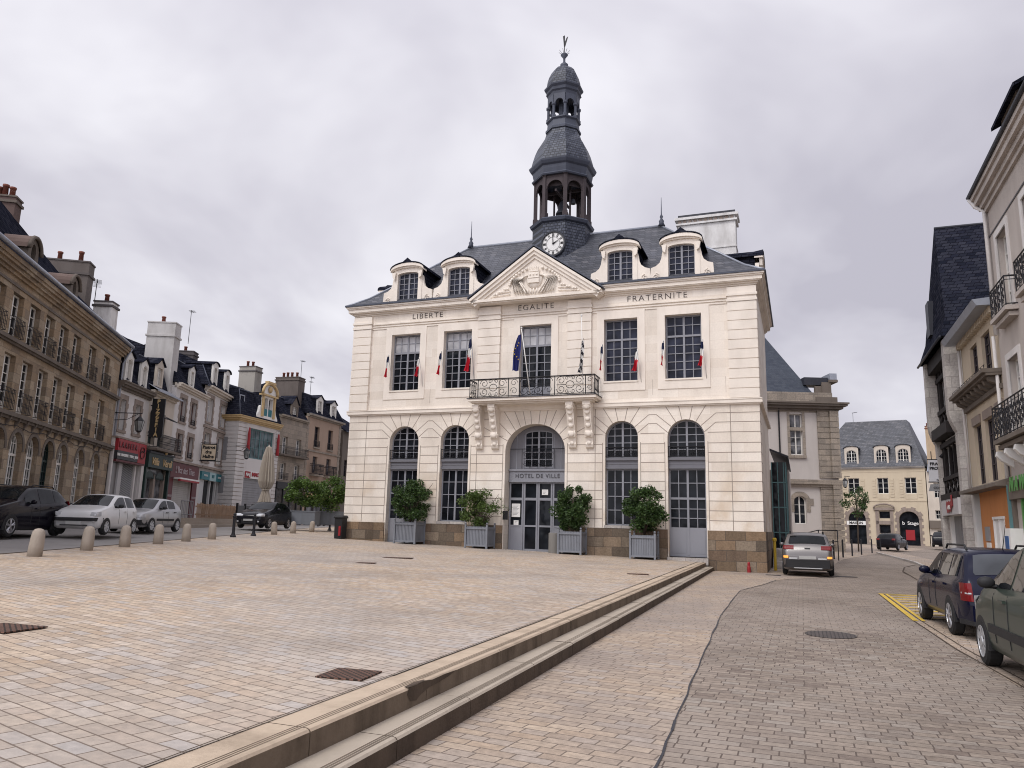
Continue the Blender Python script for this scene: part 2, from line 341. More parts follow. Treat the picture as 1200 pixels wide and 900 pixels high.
def window_meshes(w, h, rise, cols, rows, transom, fm, gm, fw, mid, solid, topglass):
    key = (round(w, 2), round(h, 2), round(rise, 2), cols, rows, transom, fm.name, gm.name, fw, mid, solid, topglass and topglass.name)
    if key in _wc: return _wc[key]
    f = MB(); t = .05
    def zt(x):       # head of the opening at x
        if rise <= 0: return h
        q = max(0, 1 - ((x) / (w / 2)) ** 2); return h - rise + rise * sqrt(q)
    outer = hole(-w / 2, w / 2, 0, h, rise); inner = hole(-w / 2 + fw, w / 2 - fw, fw, h - fw, max(0, rise - fw * .5) if rise > 0 else 0)
    f.tess([outer, inner], lambda a, b: (a, 0, b))
    for i in range(len(inner)):
        a, b = inner[i], inner[(i + 1) % len(inner)]; f.quad((a[0], 0, a[1]), (b[0], 0, b[1]), (b[0], t, b[1]), (a[0], t, a[1]))
    sb = solid if solid else 0
    if sb:
        f.box(-w / 2 + fw, w / 2 - fw, .012, t, fw, sb)
        for s in ((-1, 1) if mid else (0,)):
            cx = s * (w / 4); hw2 = (w / 4 - fw * 1.6) if mid else w / 2 - fw * 2
            f.box(cx - hw2, cx + hw2, .002, .02, fw + .07, sb - .07)
    if mid: f.box(-.045, .045, -.012, t, fw, zt(0) - fw * .5)
    z0 = max(sb, fw)
    if transom: f.box(-w / 2 + fw * .5, w / 2 - fw * .5, -.014, t, transom - .045, transom + .045)
    half = [(-w / 2 + fw, -.045), (.045, w / 2 - fw)] if mid else [(-w / 2 + fw, w / 2 - fw)]
    b = .017 if w > 1.2 else .014
    for a0, a1 in half:
        for k in range(1, cols): x = a0 + (a1 - a0) * k / cols; f.box(x - b, x + b, .004, t, z0, min(zt(x - b), zt(x + b)) - fw * .4)
    segs = [(z0, transom - .045, rows[0]), (transom + .045, h, rows[1])] if transom else [(z0, h, rows[0] if isinstance(rows, tuple) else rows)]
    for za, zb, r in segs:
        for k in range(1, r):
            z = za + (zb - za) * k / r; hw = w / 2 - fw
            if rise > 0 and z > h - rise: hw = min(hw, (w / 2) * sqrt(max(0, 1 - ((z - (h - rise)) / rise) ** 2)) - fw * .4)
            f.box(-hw, hw, .006, t, z - b, z + b)
    fme = f.mesh('window', fm)
    g = MB(); g.tess([hole(-w / 2 + .01, w / 2 - .01, .01, h - .01, rise)], lambda a, b2: (a, .042, b2))
    if topglass and transom: g.box(-w / 2 + fw + .02, w / 2 - fw - .02, .030, .036, transom + .06, h - fw - .02, 1)
    gme = g.mesh('pane', [gm, topglass or gm])
    _wc[key] = (fme, gme); return _wc[key]
def window(parent, x0, x1, z0, z1, rise=0, y=.2, cols=2, rows=4, transom=0, fm=None, gm=None, fw=.06, mid=True, solid=0, topglass=None, name='window', x=None, rz=0):
    fm = fm or white_wood; gm = gm or glass
    fme, gme = window_meshes(x1 - x0, z1 - z0, rise, cols, rows, transom, fm, gm, fw, mid, solid, topglass)
    o = link(name, fme, parent, ((x0 + x1) / 2, y, z0), rz)
    link('pane', gme, o)
    return o
_rc = {}
def rail(parent, x0, x1, z, h=.9, y=-.3, depth=.3, n=None, r=.010, name='balcony_railing', belly=True):
    """small iron balconette: rails, bars and scroll work; its ends return to the wall"""
    w = x1 - x0; key = (round(w, 2), round(h, 2), round(depth, 2), n, r)
    if key not in _rc:
        m = MB(); n_ = n or max(5, int(w / .11)); a, b = -w / 2, w / 2
        for zz in (.05, h - .14, h): m.tube([(a, depth, zz), (a, 0, zz), (b, 0, zz), (b, depth, zz)], r * 1.25, 4)
        for k in range(n_ + 1):
            x = a + w * k / n_; m.bar((x, 0, .05), (x, 0, h), r)
        for k in range(1, 3):
            for x in (a, b): m.bar((x, depth * k / 3, .05), (x, depth * k / 3, h), r)
        for k in range(n_):
            x = a + w * (k + .5) / n_; rr = w / n_ * .42
            m.tube([(x + rr * cos(t * pi / 3), 0, h * .42 + rr * 1.5 * sin(t * pi / 3)) for t in range(6)], r * .7, 4, closed=True)
        _rc[key] = m.mesh('balcony_railing', iron)
    return link(name, _rc[key], parent, ((x0 + x1) / 2, y, z))
def scroll(m, cx, cz, r, y, ph=0, turns=1.25, d=1, rr=.009, mat=0):
    pts = []
    for k in range(17):
        t = k / 16; a = ph + d * t * turns * 2 * pi; q = r * (1 - .72 * t)
        pts.append((cx + q * cos(a), y, cz + q * sin(a)))
    m.tube(pts, rr, 4, mat)
def ornate(m, x0, x1, z0, z1, y, rr=.013):
    """one wrought-iron panel: central ring with four pairs of scrolls"""
    cx, cz = (x0 + x1) / 2, (z0 + z1) / 2; w, h = x1 - x0, z1 - z0; R = min(w, h) * .20
    m.tube([(cx + R * 1.15 * cos(a * pi / 6), y, cz + R * sin(a * pi / 6)) for a in range(12)], rr * 1.1, 4, closed=True)
    k = max(1, round(w / h)); s = min(h * .25, w * .2)
    for sx in (-1, 1):
        for sz in (-1, 1):
            scroll(m, cx + sx * w * .31, cz + sz * h * .24, s, y, pi * .5 * (1 - sx) + 0, 1.3, sx * sz, rr)
            scroll(m, cx + sx * w * .10, cz + sz * h * .36, s * .5, y, pi * .5 * (1 + sx), 1.2, -sx * sz, rr * .9)
    for sx in (-1, 1): m.bar((cx + sx * R * 1.15, y, cz), (cx + sx * w * .46, y, cz), rr)
def cornice(parent, x0, x1, z, steps, mat, name='cornice', depth=None, ends=(1, 1)):
    """stack of mouldings; steps = [(height, projection), ...] from below"""
    m = MB(); zz = z
    for h, p in steps:
        m.box(x0 - p * ends[0], x1 + p * ends[1], -p, .15, zz, zz + h)
        if depth:
            if ends[0]: m.box(x0 - p, x0 + .1, .151, depth, zz, zz + h)
            if ends[1]: m.box(x1 - .1, x1 + p, .151, depth, zz, zz + h)
        zz += h
    return m.build(name, mat, parent)
def body(parent, x0, x1, depth, z0, z1, holes, mat, reveal=.25, extra=None, name='wall', rmat=None, back=True):
    """outer walls of a house: a pierced front, two flanks and a back, with the dark inside closed off by the windows"""
    m = MB()
    wall_front(m, [(x0, z0), (x1, z0), (x1, z1), (x0, z1)], holes, 0, reveal, 0, 1 if rmat else None)
    m.quad((x0, 0, z0), (x0, depth, z0), (x0, depth, z1), (x0, 0, z1)); m.quad((x1, 0, z0), (x1, depth, z0), (x1, depth, z1), (x1, 0, z1))
    m.quad((x0, depth, z0), (x1, depth, z0), (x1, depth, z1), (x0, depth, z1)); m.quad((x0, 0, z1), (x1, 0, z1), (x1, depth, z1), (x0, depth, z1))
    return m.build(name, [mat, rmat or mat], parent)
def mansard(parent, x0, x1, depth, z0, z1, inset, ztop, mat, over=.25, hips=(True, True), name='roof', top=None, ridge_in=0):
    """steep lower slope from the eaves to z1, then a low slope to the ridge"""
    m = MB(); a, b = x0 - (over if hips[0] else 0), x1 + (over if hips[1] else 0); c, d = -over, depth + over
    ia, ib = (inset + over if hips[0] else 0), (inset + over if hips[1] else 0); ic = inset + over
    lo = [(a, c, z0), (b, c, z0), (b, d, z0), (a, d, z0)]; mi = [(a + ia, c + ic, z1), (b - ib, c + ic, z1), (b - ib, d - ic, z1), (a + ia, d - ic, z1)]
    ym = (c + d) / 2; ha = (a + ia + (ridge_in if hips[0] else 0)); hb = (b - ib - (ridge_in if hips[1] else 0))
    r0, r1 = (ha, ym, ztop), (hb, ym, ztop)
    m.add(lo + mi + [r0, r1], [(0, 1, 5, 4), (1, 2, 6, 5), (2, 3, 7, 6), (3, 0, 4, 7), (4, 5, 9, 8), (6, 7, 8, 9), (5, 6, 9), (7, 4, 8), (3, 2, 1, 0)])
    m.box(a, b, c, c + .12, z0 - .10, z0 + .03, 1)
    m.tube([r0, r1], .07, 6, 1); m.tube([mi[0], mi[1]], .05, 6, 1)
    for p, q, hp in ((lo[0], mi[0], hips[0]), (lo[1], mi[1], hips[1])):
        if hp: m.tube([p, q], .045, 6, 1)
    return m.build(name, [mat, top or lead], parent)
def gable_roof(parent, x0, x1, depth, z0, ztop, mat, over=.3, name='roof', side=0.0):
    m = MB(); c, d = -over, depth + over; ym = depth / 2; t = .12; zo = z0 - over * (ztop - z0) / (depth / 2)
    a, b = x0 - side, x1 + side
    m.hexa([(a, c, zo), (b, c, zo), (b, ym, ztop), (a, ym, ztop)], [(a, c, zo + t), (b, c, zo + t), (b, ym, ztop + t), (a, ym, ztop + t)])
    m.hexa([(a, ym, ztop), (b, ym, ztop), (b, d, zo), (a, d, zo)], [(a, ym, ztop + t + .002), (b, ym, ztop + t + .002), (b, d, zo + t), (a, d, zo + t)])
    m.add([(x0, 0, z0), (x0, depth, z0), (x0, ym, ztop), (x1, 0, z0), (x1, depth, z0), (x1, ym, ztop)], [(0, 1, 2), (3, 5, 4)], 2)
    m.tube([(a, ym, ztop + t), (b, ym, ztop + t)], .07, 6, 1); m.tube([(a, c - .05, zo + .03), (b, c - .05, zo + .03)], .06, 6, 1)
    return m.build(name, [mat, lead, white_render], parent)
def dormer(parent, xc, z, w, h, y, back, frame, kind='gable', roofm=None, sidem=None, glassm=None, fm=None, roofh=None, cheeks=True):
    """dormer window: front surround with opening, slated cheeks running back into the roof, small roof"""
    m = MB(); hw = w / 2; t = .14; ow = hw - .2; oh = h - .16; roofh = roofh or w * .38
    if kind == 'gable': out = [(xc - hw, z), (xc + hw, z), (xc + hw, z + h), (xc, z + h + roofh * .9), (xc - hw, z + h)]; rise = 0
    elif kind == 'arch': out = hole(xc - hw, xc + hw, z, z + h + roofh * .5, roofh * .5); rise = ow * .9
    else: out = [(xc - hw, z), (xc + hw, z), (xc + hw, z + h), (xc - hw, z + h)]; rise = 0
    if kind == 'garch': out = [(xc - hw, z), (xc + hw, z), (xc + hw, z + h), (xc, z + h + roofh * .9), (xc - hw, z + h)]; rise = ow * .8
    op = hole(xc - ow, xc + ow, z + .12, z + oh, rise)
    wall_front(m, out, [op], y, t)
    n = len(out)
    for i in range(n): a, b = out[i], out[(i + 1) % n]; m.quad((a[0], y, a[1]), (b[0], y, b[1]), (b[0], y + t, b[1]), (a[0], y + t, a[1]))
    for s in (-1, 1): m.quad((xc + s * (hw - .05), y + t, z), (xc + s * (hw - .05), y + back, z), (xc + s * (hw - .05), y + back, z + h), (xc + s * (hw - .05), y + t, z + h), 1)
    top = out[2:]; e = .1
    # roof skin follows the head of the front, with a small overhang
    for i in range(len(top) - 1):
        a, b = top[i], top[i + 1]
        ax, bx = xc + (a[0] - xc) * (1 + e / hw), xc + (b[0] - xc) * (1 + e / hw)
        m.hexa([(ax, y - e, a[1] + .01), (bx, y - e, b[1] + .01), (bx, y + back, b[1] + .01), (ax, y + back, a[1] + .01)], [(ax, y - e, a[1] + .08), (bx, y - e, b[1] + .08), (bx, y + back, b[1] + .08), (ax, y + back, a[1] + .08)], 2)
    if kind == 'garch':
        m.tube([(xc + (ow + .07) * cos(pi * k / 8), y - .01, z + oh - rise + (rise + .07) * sin(pi * k / 8)) for k in range(9)], .035, 4, 0)
    d = m.build('dormer', [frame, sidem or slate_dark, roofm or slate_dark], parent)
    f = MB(); W2 = ow * 2; H2 = oh - .12
    me = window_meshes(W2, H2, rise, 2 if w < 1.5 else 2, 4, 0, fm or white_wood, glassm or glass, .05, True, 0, None)
    o = link('window', me[0], d, (xc, y + t - .03, z + .12))
    g = link('window_pane', me[1], d, (xc, y + t - .03, z + .12))
    return d
def chimney(parent, x0, x1, y0, y1, z0, z1, mat, pots=2, potm=None, cap=None, along='y', taper=0.0, name='chimney', caph=.35):
    m = MB(); t = taper
    m.hexa([(x0, y0, z0), (x1, y0, z0), (x1, y1, z0), (x0, y1, z0)], [(x0 + t, y0 + t, z1 - caph), (x1 - t, y0 + t, z1 - caph), (x1 - t, y1 - t, z1 - caph), (x0 + t, y1 - t, z1 - caph)])
    m.box(x0 - .07 + t, x1 + .07 - t, y0 - .07 + t, y1 + .07 - t, z1 - caph, z1 - caph + .12, 1); m.box(x0 + t, x1 - t, y0 + t, y1 - t, z1 - caph + .12, z1 - .08, 0); m.box(x0 - .04 + t, x1 + .04 - t, y0 - .04 + t, y1 + .04 - t, z1 - .08, z1, 1)
    for k in range(pots):
        f = (k + .7 + .35 * random.random()) / (pots + .6)
        cx, cy = ((x0 + x1) / 2, y0 + (y1 - y0) * f) if along == 'y' else (x0 + (x1 - x0) * f, (y0 + y1) / 2)
        hp = random.uniform(.4, .65); m.lathe([(.13, z1), (.11, z1 + hp * .8), (.14, z1 + hp * .82), (.14, z1 + hp)], 10, (cx, cy), mat=2, sm=True)
    return m.build(name, [mat, cap or mat, potm or terracotta], parent)
def aerial(parent, x, y, z, h=1.8, arms=3, rz=.4, name='aerial'):
    m = MB(); m.bar((0, 0, 0), (0, 0, h), .022, n=5)
    m.bar((-.1, 0, h - .05), (.75, 0, h), .018)
    for k in range(arms + 2): m.bar((.05 + k * .16, -.22, h - .02), (.05 + k * .16, .22, h - .02), .01)
    if arms > 3:
        m.bar((-.3, 0, h * .72), (.4, 0, h * .72), .015)
        for k in range(3): m.bar((-.2 + k * .25, -.2, h * .72), (-.2 + k * .25, .2, h * .72), .01)
    return m.build(name, iron, parent, (x, y, z), rz)

# frames of the square: town hall front, left street front, right street front
TH_O, TH_A = Vector((10.48, 31.73, 0)), RAD(-20.78)
def TH(x, y, z=0): return Vector((TH_O.x + x * cos(TH_A) - y * sin(TH_A), TH_O.y + x * sin(TH_A) + y * cos(TH_A), z))
LC = (-21.533, 41.0)
def interp(x, xs, ys):
    if x <= xs[0]: return ys[0]
    for i in range(len(xs) - 1):
        if x <= xs[i + 1]: return ys[i] + (ys[i + 1] - ys[i]) * (x - xs[i]) / (xs[i + 1] - xs[i])
    return ys[-1]
def pz(x, y=0): return interp(-x, [2.3, 12, 18, 24, 28, 38, 60], [.335, .58, .73, .92, 1.1, 1.25, 1.3])
def rz_(y): return interp(y, [5, 12, 40, 60, 70], [0, .2, .2, .42, .52])
def inv_TH(X, Y):
    dx, dy = X - TH_O.x, Y - TH_O.y; return dx * cos(TH_A) + dy * sin(TH_A), -dx * sin(TH_A) + dy * cos(TH_A)
# ------------------------------------------------------------------ ground
paver_m = bricky('plaza_pavers', [(.44, .335, .245), (.53, .43, .33), (.47, .375, .285), (.40, .32, .25), (.50, .38, .275), (.44, .39, .35), (.55, .455, .365)], (.19, .15, .12), .27, .135, .007, squash=.7, rough=.8, bump=.3, dirt=.42, gscale=.45, flat=True, rot=RAD(14), irregular=.03, offset=.43, patch=((.40, .375, .36), .22, .5))
paver_s = bricky('street_pavers', [(.38, .29, .215), (.45, .36, .275), (.40, .32, .25), (.34, .265, .205), (.41, .35, .30)], (.17, .135, .11), .30, .135, .007, squash=.72, rough=.8, bump=.45, dirt=.35, gscale=.35, flat=True, rot=RAD(7), irregular=.025, patch=((.33, .29, .27), .35, .5))
sett_m = bricky('road_setts', [(.235, .19, .155), (.31, .255, .21), (.27, .225, .185), (.19, .15, .125), (.32, .28, .24)], (.115, .09, .075), .235, .125, .0065, rough=.75, bump=.5, dirt=.40, gscale=.3, flat=True, irregular=.022, squash=.8, offset=.46, patch=((.33, .28, .24), .25, .5))
asphalt_m = plain('asphalt', (.25, .235, .225), .85, dirt=.35, scale=.5, bump=.3)
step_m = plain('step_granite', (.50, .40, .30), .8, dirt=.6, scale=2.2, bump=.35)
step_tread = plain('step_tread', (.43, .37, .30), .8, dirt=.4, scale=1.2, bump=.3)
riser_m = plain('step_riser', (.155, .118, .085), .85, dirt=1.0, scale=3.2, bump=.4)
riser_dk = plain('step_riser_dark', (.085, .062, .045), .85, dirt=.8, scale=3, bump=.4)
iron_rust = bricky('grate_iron', [(.13, .07, .05), (.17, .09, .065)], (.03, .02, .015), .05, .05, .009, rough=.7, flat=True, rot=RAD(35), offset=0)
cover_m = bricky('cover_iron', [(.08, .068, .062), (.11, .09, .082)], (.035, .03, .028), .06, .06, .008, rough=.6, flat=True, offset=0)
def place_TH(o): o.location = TH_O; o.rotation_euler = (0, 0, TH_A); return o
def sheet(name, rows, zf, mat, kind='structure', nx=14, th=0):
    """strip of ground; rows = [(y, x_left, x_right), ...]"""
    m = MB(); vs = []; fs = []
    for y, a, b in rows:
        for k in range(nx + 1):
            x = a + (b - a) * k / nx; vs.append((x, y, zf(x, y)))
    for i in range(len(rows) - 1):
        for k in range(nx): q = i * (nx + 1) + k; fs.append((q, q + 1, q + nx + 2, q + nx + 1))
    m.add(vs, fs); o = place_TH(m.build(name, mat)); return tag(o, kind=kind)
def xg(y): return -2.67 - .0283 * y       # joint between the plaza and the top step slab
def xn(y): return -2.34 - .0283 * y       # nose of the top step
def xl(y): return -2.04 - .0283 * y       # nose of the lower step
def xb(y): return -15.95 - .434 * (y + 20) - .35 if y > -24 else -14.56   # far edge of the plaza paving, past the bollards
ys = [-60, -50, -40, -34, -30, -26, -24, -20, -15, -10, -5, -.02]
sheet('plaza', [(y, xb(y), xg(y)) for y in ys], pz, paver_m, nx=40)
sheet('plaza_corner', [(y, xb(y), -20.0) for y in [-.02, 4, 8, 12, 16, 24, 34]], pz, paver_m, nx=24)
sheet('street', [(y, -150, xb(y)) for y in [-60, -40, -24, -15, -5, 0, 4, 8, 12, 16, 24, 34]] + [(60, -150, -20), (140, -150, -20)], lambda x, y: pz(x) - (.03 if x > -60 else .03), asphalt_m, nx=90)
m = MB(); m.tube([(xb(y) - .02, y, pz(xb(y)) - .012) for y in [-30, -24, -15, -5, 0, 4, 8, 12, 16, 24]], .03, 4)
tag(place_TH(m.build('kerb_line', riser_dk)), kind='structure')
xs_c = [(-60, .6), (-40, .56), (-27.7, .45), (-25.6, .33), (-23, .18), (-17.5, -.09), (-13, -.2), (-10.4, -.22), (-9.1, -.02), (-7.4, .25), (-4.8, .55), (-3.7, 1.0), (-2.2, 1.9), (0, 2.45), (2.3, 2.62), (7.5, 2.75), (14.6, 3.57), (23.6, 5.13), (33, 6.96), (42, 9.2), (52, 13)]
def xc_(y): return interp(y, [p[0] for p in xs_c], [p[1] for p in xs_c])
rows = [(y, -3.0, 30) for y in [-60, -40, -30, -20, -10, 0, 5]] + [(y, -3, 60) for y in [12, 20, 30, 40, 50, 60, 70, 110]]
sheet('road', rows, lambda x, y: rz_(y), sett_m, nx=20)
fine = [-60, -50, -40] + [-34 + k for k in range(34)] + [-.02]
sheet('footway', [(y, xl(y) - .3, xc_(y)) for y in fine], lambda x, y: rz_(y) + .004, paver_s, nx=2)
sheet('footway_corner', [(y, .02, xc_(y)) for y in [-.02, .5, 1, 2, 3, 5, 7, 9]] , lambda x, y: rz_(y) + .004, paver_s, nx=2)
def pav_z(x, y):
    e = xc_(y); return rz_(y) + .006 + min(.42, max(0, (e - x)) * .045) * min(1, max(0, (y - 9) / 6))
sheet('pavement', [(y, -6, xc_(y)) for y in [9, 12, 15, 18, 22, 26, 30, 34, 38, 42, 48, 54]], pav_z, paver_s, nx=10)
# dark slot drain along the edge of the carriageway
m = MB()
pts = [(p[1], p[0], rz_(p[0]) + .006) for p in xs_c if p[0] > -41]
sm = []
for i in range(len(pts) - 1):
    a, b = Vector(pts[i]), Vector(pts[i + 1])
    for k in range(6):
        q = a.lerp(b, k / 6); q.x += random.uniform(-.012, .012); sm.append(q)
for off, w in ((0, .011),):
    for i in range(len(sm) - 1):
        a, b = sm[i], sm[i + 1]
        if off and a.y > -8: continue
        ww = w * random.uniform(.6, 1.35)
        m.quad((a.x - off - ww, a.y, a.z + .003), (a.x - off + ww, a.y, a.z + .003), (b.x - off + ww, b.y, b.z + .003), (b.x - off - ww, b.y, b.z + .003))
tag(place_TH(m.build('slot_drain', lead_dark)), kind='structure')
def xr(y): return interp(y, [-60, -23.4, -22, -19.7, -16, -12.6, -9.2, -6], [4.6, 3.72, 3.6, 3.5, 3.42, 3.40, 3.40, 3.4])
sheet('parking_strip', [(y, xr(y), 6.9) for y in [-60, -40, -30, -24, -22, -20, -17, -14, -11, -9.2]], lambda x, y: .004, paver_s, nx=2)
sheet('right_footway', [(y, 6.9, 8.4) for y in [-60, -40, -20, -10, 0, 8, 14, 24, 34]], lambda x, y: rz_(y) + .11, paver_s, nx=2)
m = MB()
for y0, y1 in [(-60, -30), (-30, -15), (-15, 0), (0, 5), (5, 12), (12, 34)]:
    m.hexa([(6.86, y0, -.1), (6.98, y0, -.1), (6.98, y1, -.1), (6.86, y1, -.1)], [(6.86, y0, rz_(y0) + .115), (6.98, y0, rz_(y0) + .115), (6.98, y1, rz_(y1) + .115), (6.86, y1, rz_(y1) + .115)])
tag(place_TH(m.build('kerb', ashlar_light)), kind='structure')
m = MB()
for off in (0, .14):
    pl = [(xr(y) + off, y) for y in [-34, -30, -26, -23.4, -20, -16, -12.6, -9.2]]
    for a, b in zip(pl, pl[1:]): m.quad((a[0] - .012, a[1], .009), (a[0] + .012, a[1], .009), (b[0] + .012, b[1], .009), (b[0] - .012, b[1], .009))
ar = [(5.43, -.56, 0), (5.5, 1, 0), (5.58, 2.66, 0), (5.65, 5.9, .03), (6.05, 8.9, .11), (6.8, 11, .18)]
for a, b in zip(ar, ar[1:]): m.quad((a[0] - .03, a[1], a[2] + .012), (a[0] + .03, a[1], a[2] + .012), (b[0] + .03, b[1], b[2] + .012), (b[0] - .03, b[1], b[2] + .012))
tag(place_TH(m.build('paving_joint', riser_dk)), kind='structure')
m = MB()      # yellow hatched no-parking box
def stripe(a, b, w, z=.012):
    d = Vector((b[0] - a[0], b[1] - a[1], 0)); n = Vector((-d.y, d.x, 0)).normalized() * w
    m.quad((a[0] - n.x, a[1] - n.y, z), (b[0] - n.x, b[1] - n.y, z), (b[0] + n.x, b[1] + n.y, z), (a[0] + n.x, a[1] + n.y, z))
stripe((3.46, -16.2), (3.46, -9.05), .05); stripe((3.60, -16.2), (3.60, -9.05), .035, .012)
for k in range(9): stripe((3.66, -15.6 + k * .78), (6.3, -14.9 + k * .78), .085)
stripe((3.4, -9.0), (6.4, -9.0), .05)
tag(place_TH(m.build('road_marking', yellowp)), kind='structure')
# far ground to the horizon
m = MB(); m.lathe([(900, -.35), (.1, -.35)], 48, cap=False); tag(m.build('ground', asphalt_m), kind='structure')

# the two long steps between plaza and footway
st = thing('stone_steps', 'two long granite steps running along the edge of the paved plaza to the town hall', 'steps', TH_O, TH_A)
def stepmesh(name, fa, fb, z0, z1, ms, grooves):
    m = MB(); Y0, Y1 = -60, .0; seg = 0
    y = Y0
    rnd = random.Random(5 if z1 > .2 else 9)
    while y < Y1 - .01:
        yn = min(Y1, y + rnd.uniform(1.35, 1.9)); g = .006
        a, b = y + g, yn - g; jz = rnd.uniform(-.003, .003); c = .022
        # slab with a worn, chamfered nose
        pr = lambda yy: [(fa(yy), z0), (fb(yy), z0), (fb(yy), z1 - c + jz), (fb(yy) - c * .6, z1 + jz - c * .25), (fb(yy) - c * 1.6, z1 + jz), (fa(yy), z1 + jz)]
        A = [(x, a, z) for x, z in pr(a)]; B = [(x, b, z) for x, z in pr(b)]
        fs = [(0, 1, 2, 3, 4, 5)[::-1], tuple(range(6, 12))]; m.add(A + B, fs, 1)
        for k, mt in ((1, 1), (2, 0), (3, 0), (4, 0)): m.add([A[k], A[(k + 1) % 6], B[(k + 1) % 6], B[k]], [(0, 1, 2, 3)], mt)
        y = yn
    for off in grooves:
        for y0, y1 in ((-60, -30), (-30, 0)):
            m.quad((fb(y0) - off - .004, y0, z1 + .0045), (fb(y0) - off + .004, y0, z1 + .0045), (fb(y1) - off + .004, y1, z1 + .0045), (fb(y1) - off - .004, y1, z1 + .0045), 2)
    return m.build(name, ms, st)
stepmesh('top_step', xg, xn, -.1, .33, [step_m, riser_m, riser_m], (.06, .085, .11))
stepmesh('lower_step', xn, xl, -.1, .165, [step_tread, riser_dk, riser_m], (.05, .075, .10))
m = MB()
sp_ = [(-27.60, .33), (-27.63, .28), (-27.57, .22), (-27.46, .205), (-27.38, .235), (-27.22, .262), (-27.0, .27), (-26.8, .285), (-26.62, .31), (-26.9, .318), (-27.15, .315), (-27.3, .332), (-27.45, .325)]
m.tess([sp_], lambda yy, zz: (xn(yy) + .004, yy, zz)); m.tess([[(-27.62, -.035), (-27.4, -.05), (-27.28, -.02), (-27.3, .004), (-27.62, .004)]], lambda yy, dx: (xn(yy) + dx, yy, .3345))   # old spall in the nose
m.build('broken_edge', riser_dk, st)
m = MB()
for f_, z_ in ((xn, .30), (xl, .135)): m.hexa([(f_(-60) - .3, -60, -.1), (f_(-60) - .012, -60, -.1), (f_(0) - .012, -.01, -.1), (f_(0) - .3, -.01, -.1)], [(f_(-60) - .3, -60, z_), (f_(-60) - .012, -60, z_), (f_(0) - .012, -.01, z_), (f_(0) - .3, -.01, z_)])
m.build('dark_filler', riser_dk, st)  # dark core added inside the steps so the slab gaps do not show bright
m = MB(); m.quad((xg(-60) - .010, -60, .345), (xg(-60) + .003, -60, .345), (xg(0) + .003, 0, .345), (xg(0) - .010, 0, .345)); m.build('joint_line', riser_dk, st)

def flat_plate(name, pts, z, mat, label, cat, th=.012):
    """iron cover let into the paving; pts in town-hall coordinates"""
    cx = sum(p[0] for p in pts) / len(pts); cy = sum(p[1] for p in pts) / len(pts)
    m = MB(); m.prism_z([(p[0] - cx, p[1] - cy) for p in pts], 0, th)
    P = TH(cx, cy, z); o = m.build(name, mat, None, P, TH_A); return tag(o, label, cat)
def rect_pts(cx, cy, w, d, a): return [(cx + x * cos(a) - y * sin(a), cy + x * sin(a) + y * cos(a)) for x, y in ((-w / 2, -d / 2), (w / 2, -d / 2), (w / 2, d / 2), (-w / 2, d / 2))]
flat_plate('drain_grate', rect_pts(-6.42, -27.45, .62, .5, .05), pz(-6.42) + .002, iron_rust, 'rusty square drain grate in the plaza paving at the left edge of the picture', 'drain grate')
flat_plate('drain_grate', rect_pts(-2.23, -27.42, .42, .42, .1), pz(-2.3) + .003, iron_rust, 'rusty square drain grate in the plaza paving close beside the top step', 'drain grate')
flat_plate('drain_grate', rect_pts(-10.5, -11.6, .9, .5, .3), pz(-10.5) + .002, iron_rust, 'dark thin cover in the plaza paving far off, below the left planter boxes', 'drain cover')
flat_plate('drain_grate', rect_pts(-9.78, -14.7, .5, .35, .3), pz(-9.78) + .002, iron_rust, 'smaller dark cover in the plaza paving, nearer than the larger one beside it', 'drain cover')
flat_plate('drain_grate', rect_pts(-3.0, -11.1, .6, .35, .3), pz(-3.0) + .002, iron_rust, 'dark cover in the plaza paving near the far end of the steps', 'drain cover')
flat_plate('manhole_cover', [(1.83 + .40 * cos(k * pi / 12), -19.35 + .47 * sin(k * pi / 12)) for k in range(24)], .002, cover_m, 'round iron manhole cover in the middle of the grey setts road', 'manhole cover', .008)
flat_plate('manhole_cover', [(3.0 + .42 * cos(k * pi / 12), -.3 + .42 * sin(k * pi / 12)) for k in range(24)], .002, cover_m, 'small dark manhole cover in the road farther on, behind the silver car', 'manhole cover', .008)
flat_plate('drain_grate', rect_pts(.35, -1.6, .55, .25, 0), .008, lead_dark, 'narrow black gully grate by the foot of the town hall corner', 'drain grate')
# ------------------------------------------------------------------ town hall
th = thing('town_hall', 'cream town hall with slate roof, pediment and bell tower at the head of the plaza', 'town hall', TH_O, TH_A)
UP = [(-17.85, -16.22, 8.2, 11.12), (-14.9, -13.38, 8.2, 11.12), (-10.85, -9.27, 7.42, 11.12), (-6.72, -5.17, 8.2, 11.12), (-3.93, -2.33, 8.2, 11.12)]
LO = [(-17.68, -16.06, .62, 6.38), (-14.85, -13.35, 1.76, 6.38), (-6.66, -5.18, 1.76, 6.38), (-3.88, -2.28, .5, 6.38)]
DOOR = (-11.46, -8.54, .45, 6.34)
holes = [hole(a, b, c, d) for a, b, c, d in UP] + [hole(a, b, c, d, (b - a) / 2 * .98, 16) for a, b, c, d in LO]
m = MB()
W0, W1, DP = -20.08, 0.0, 9.0
wall_front(m, [(W0, .0), (W1, .0), (W1, 12.6), (W0, 12.6)], holes, 0, .34, 0)
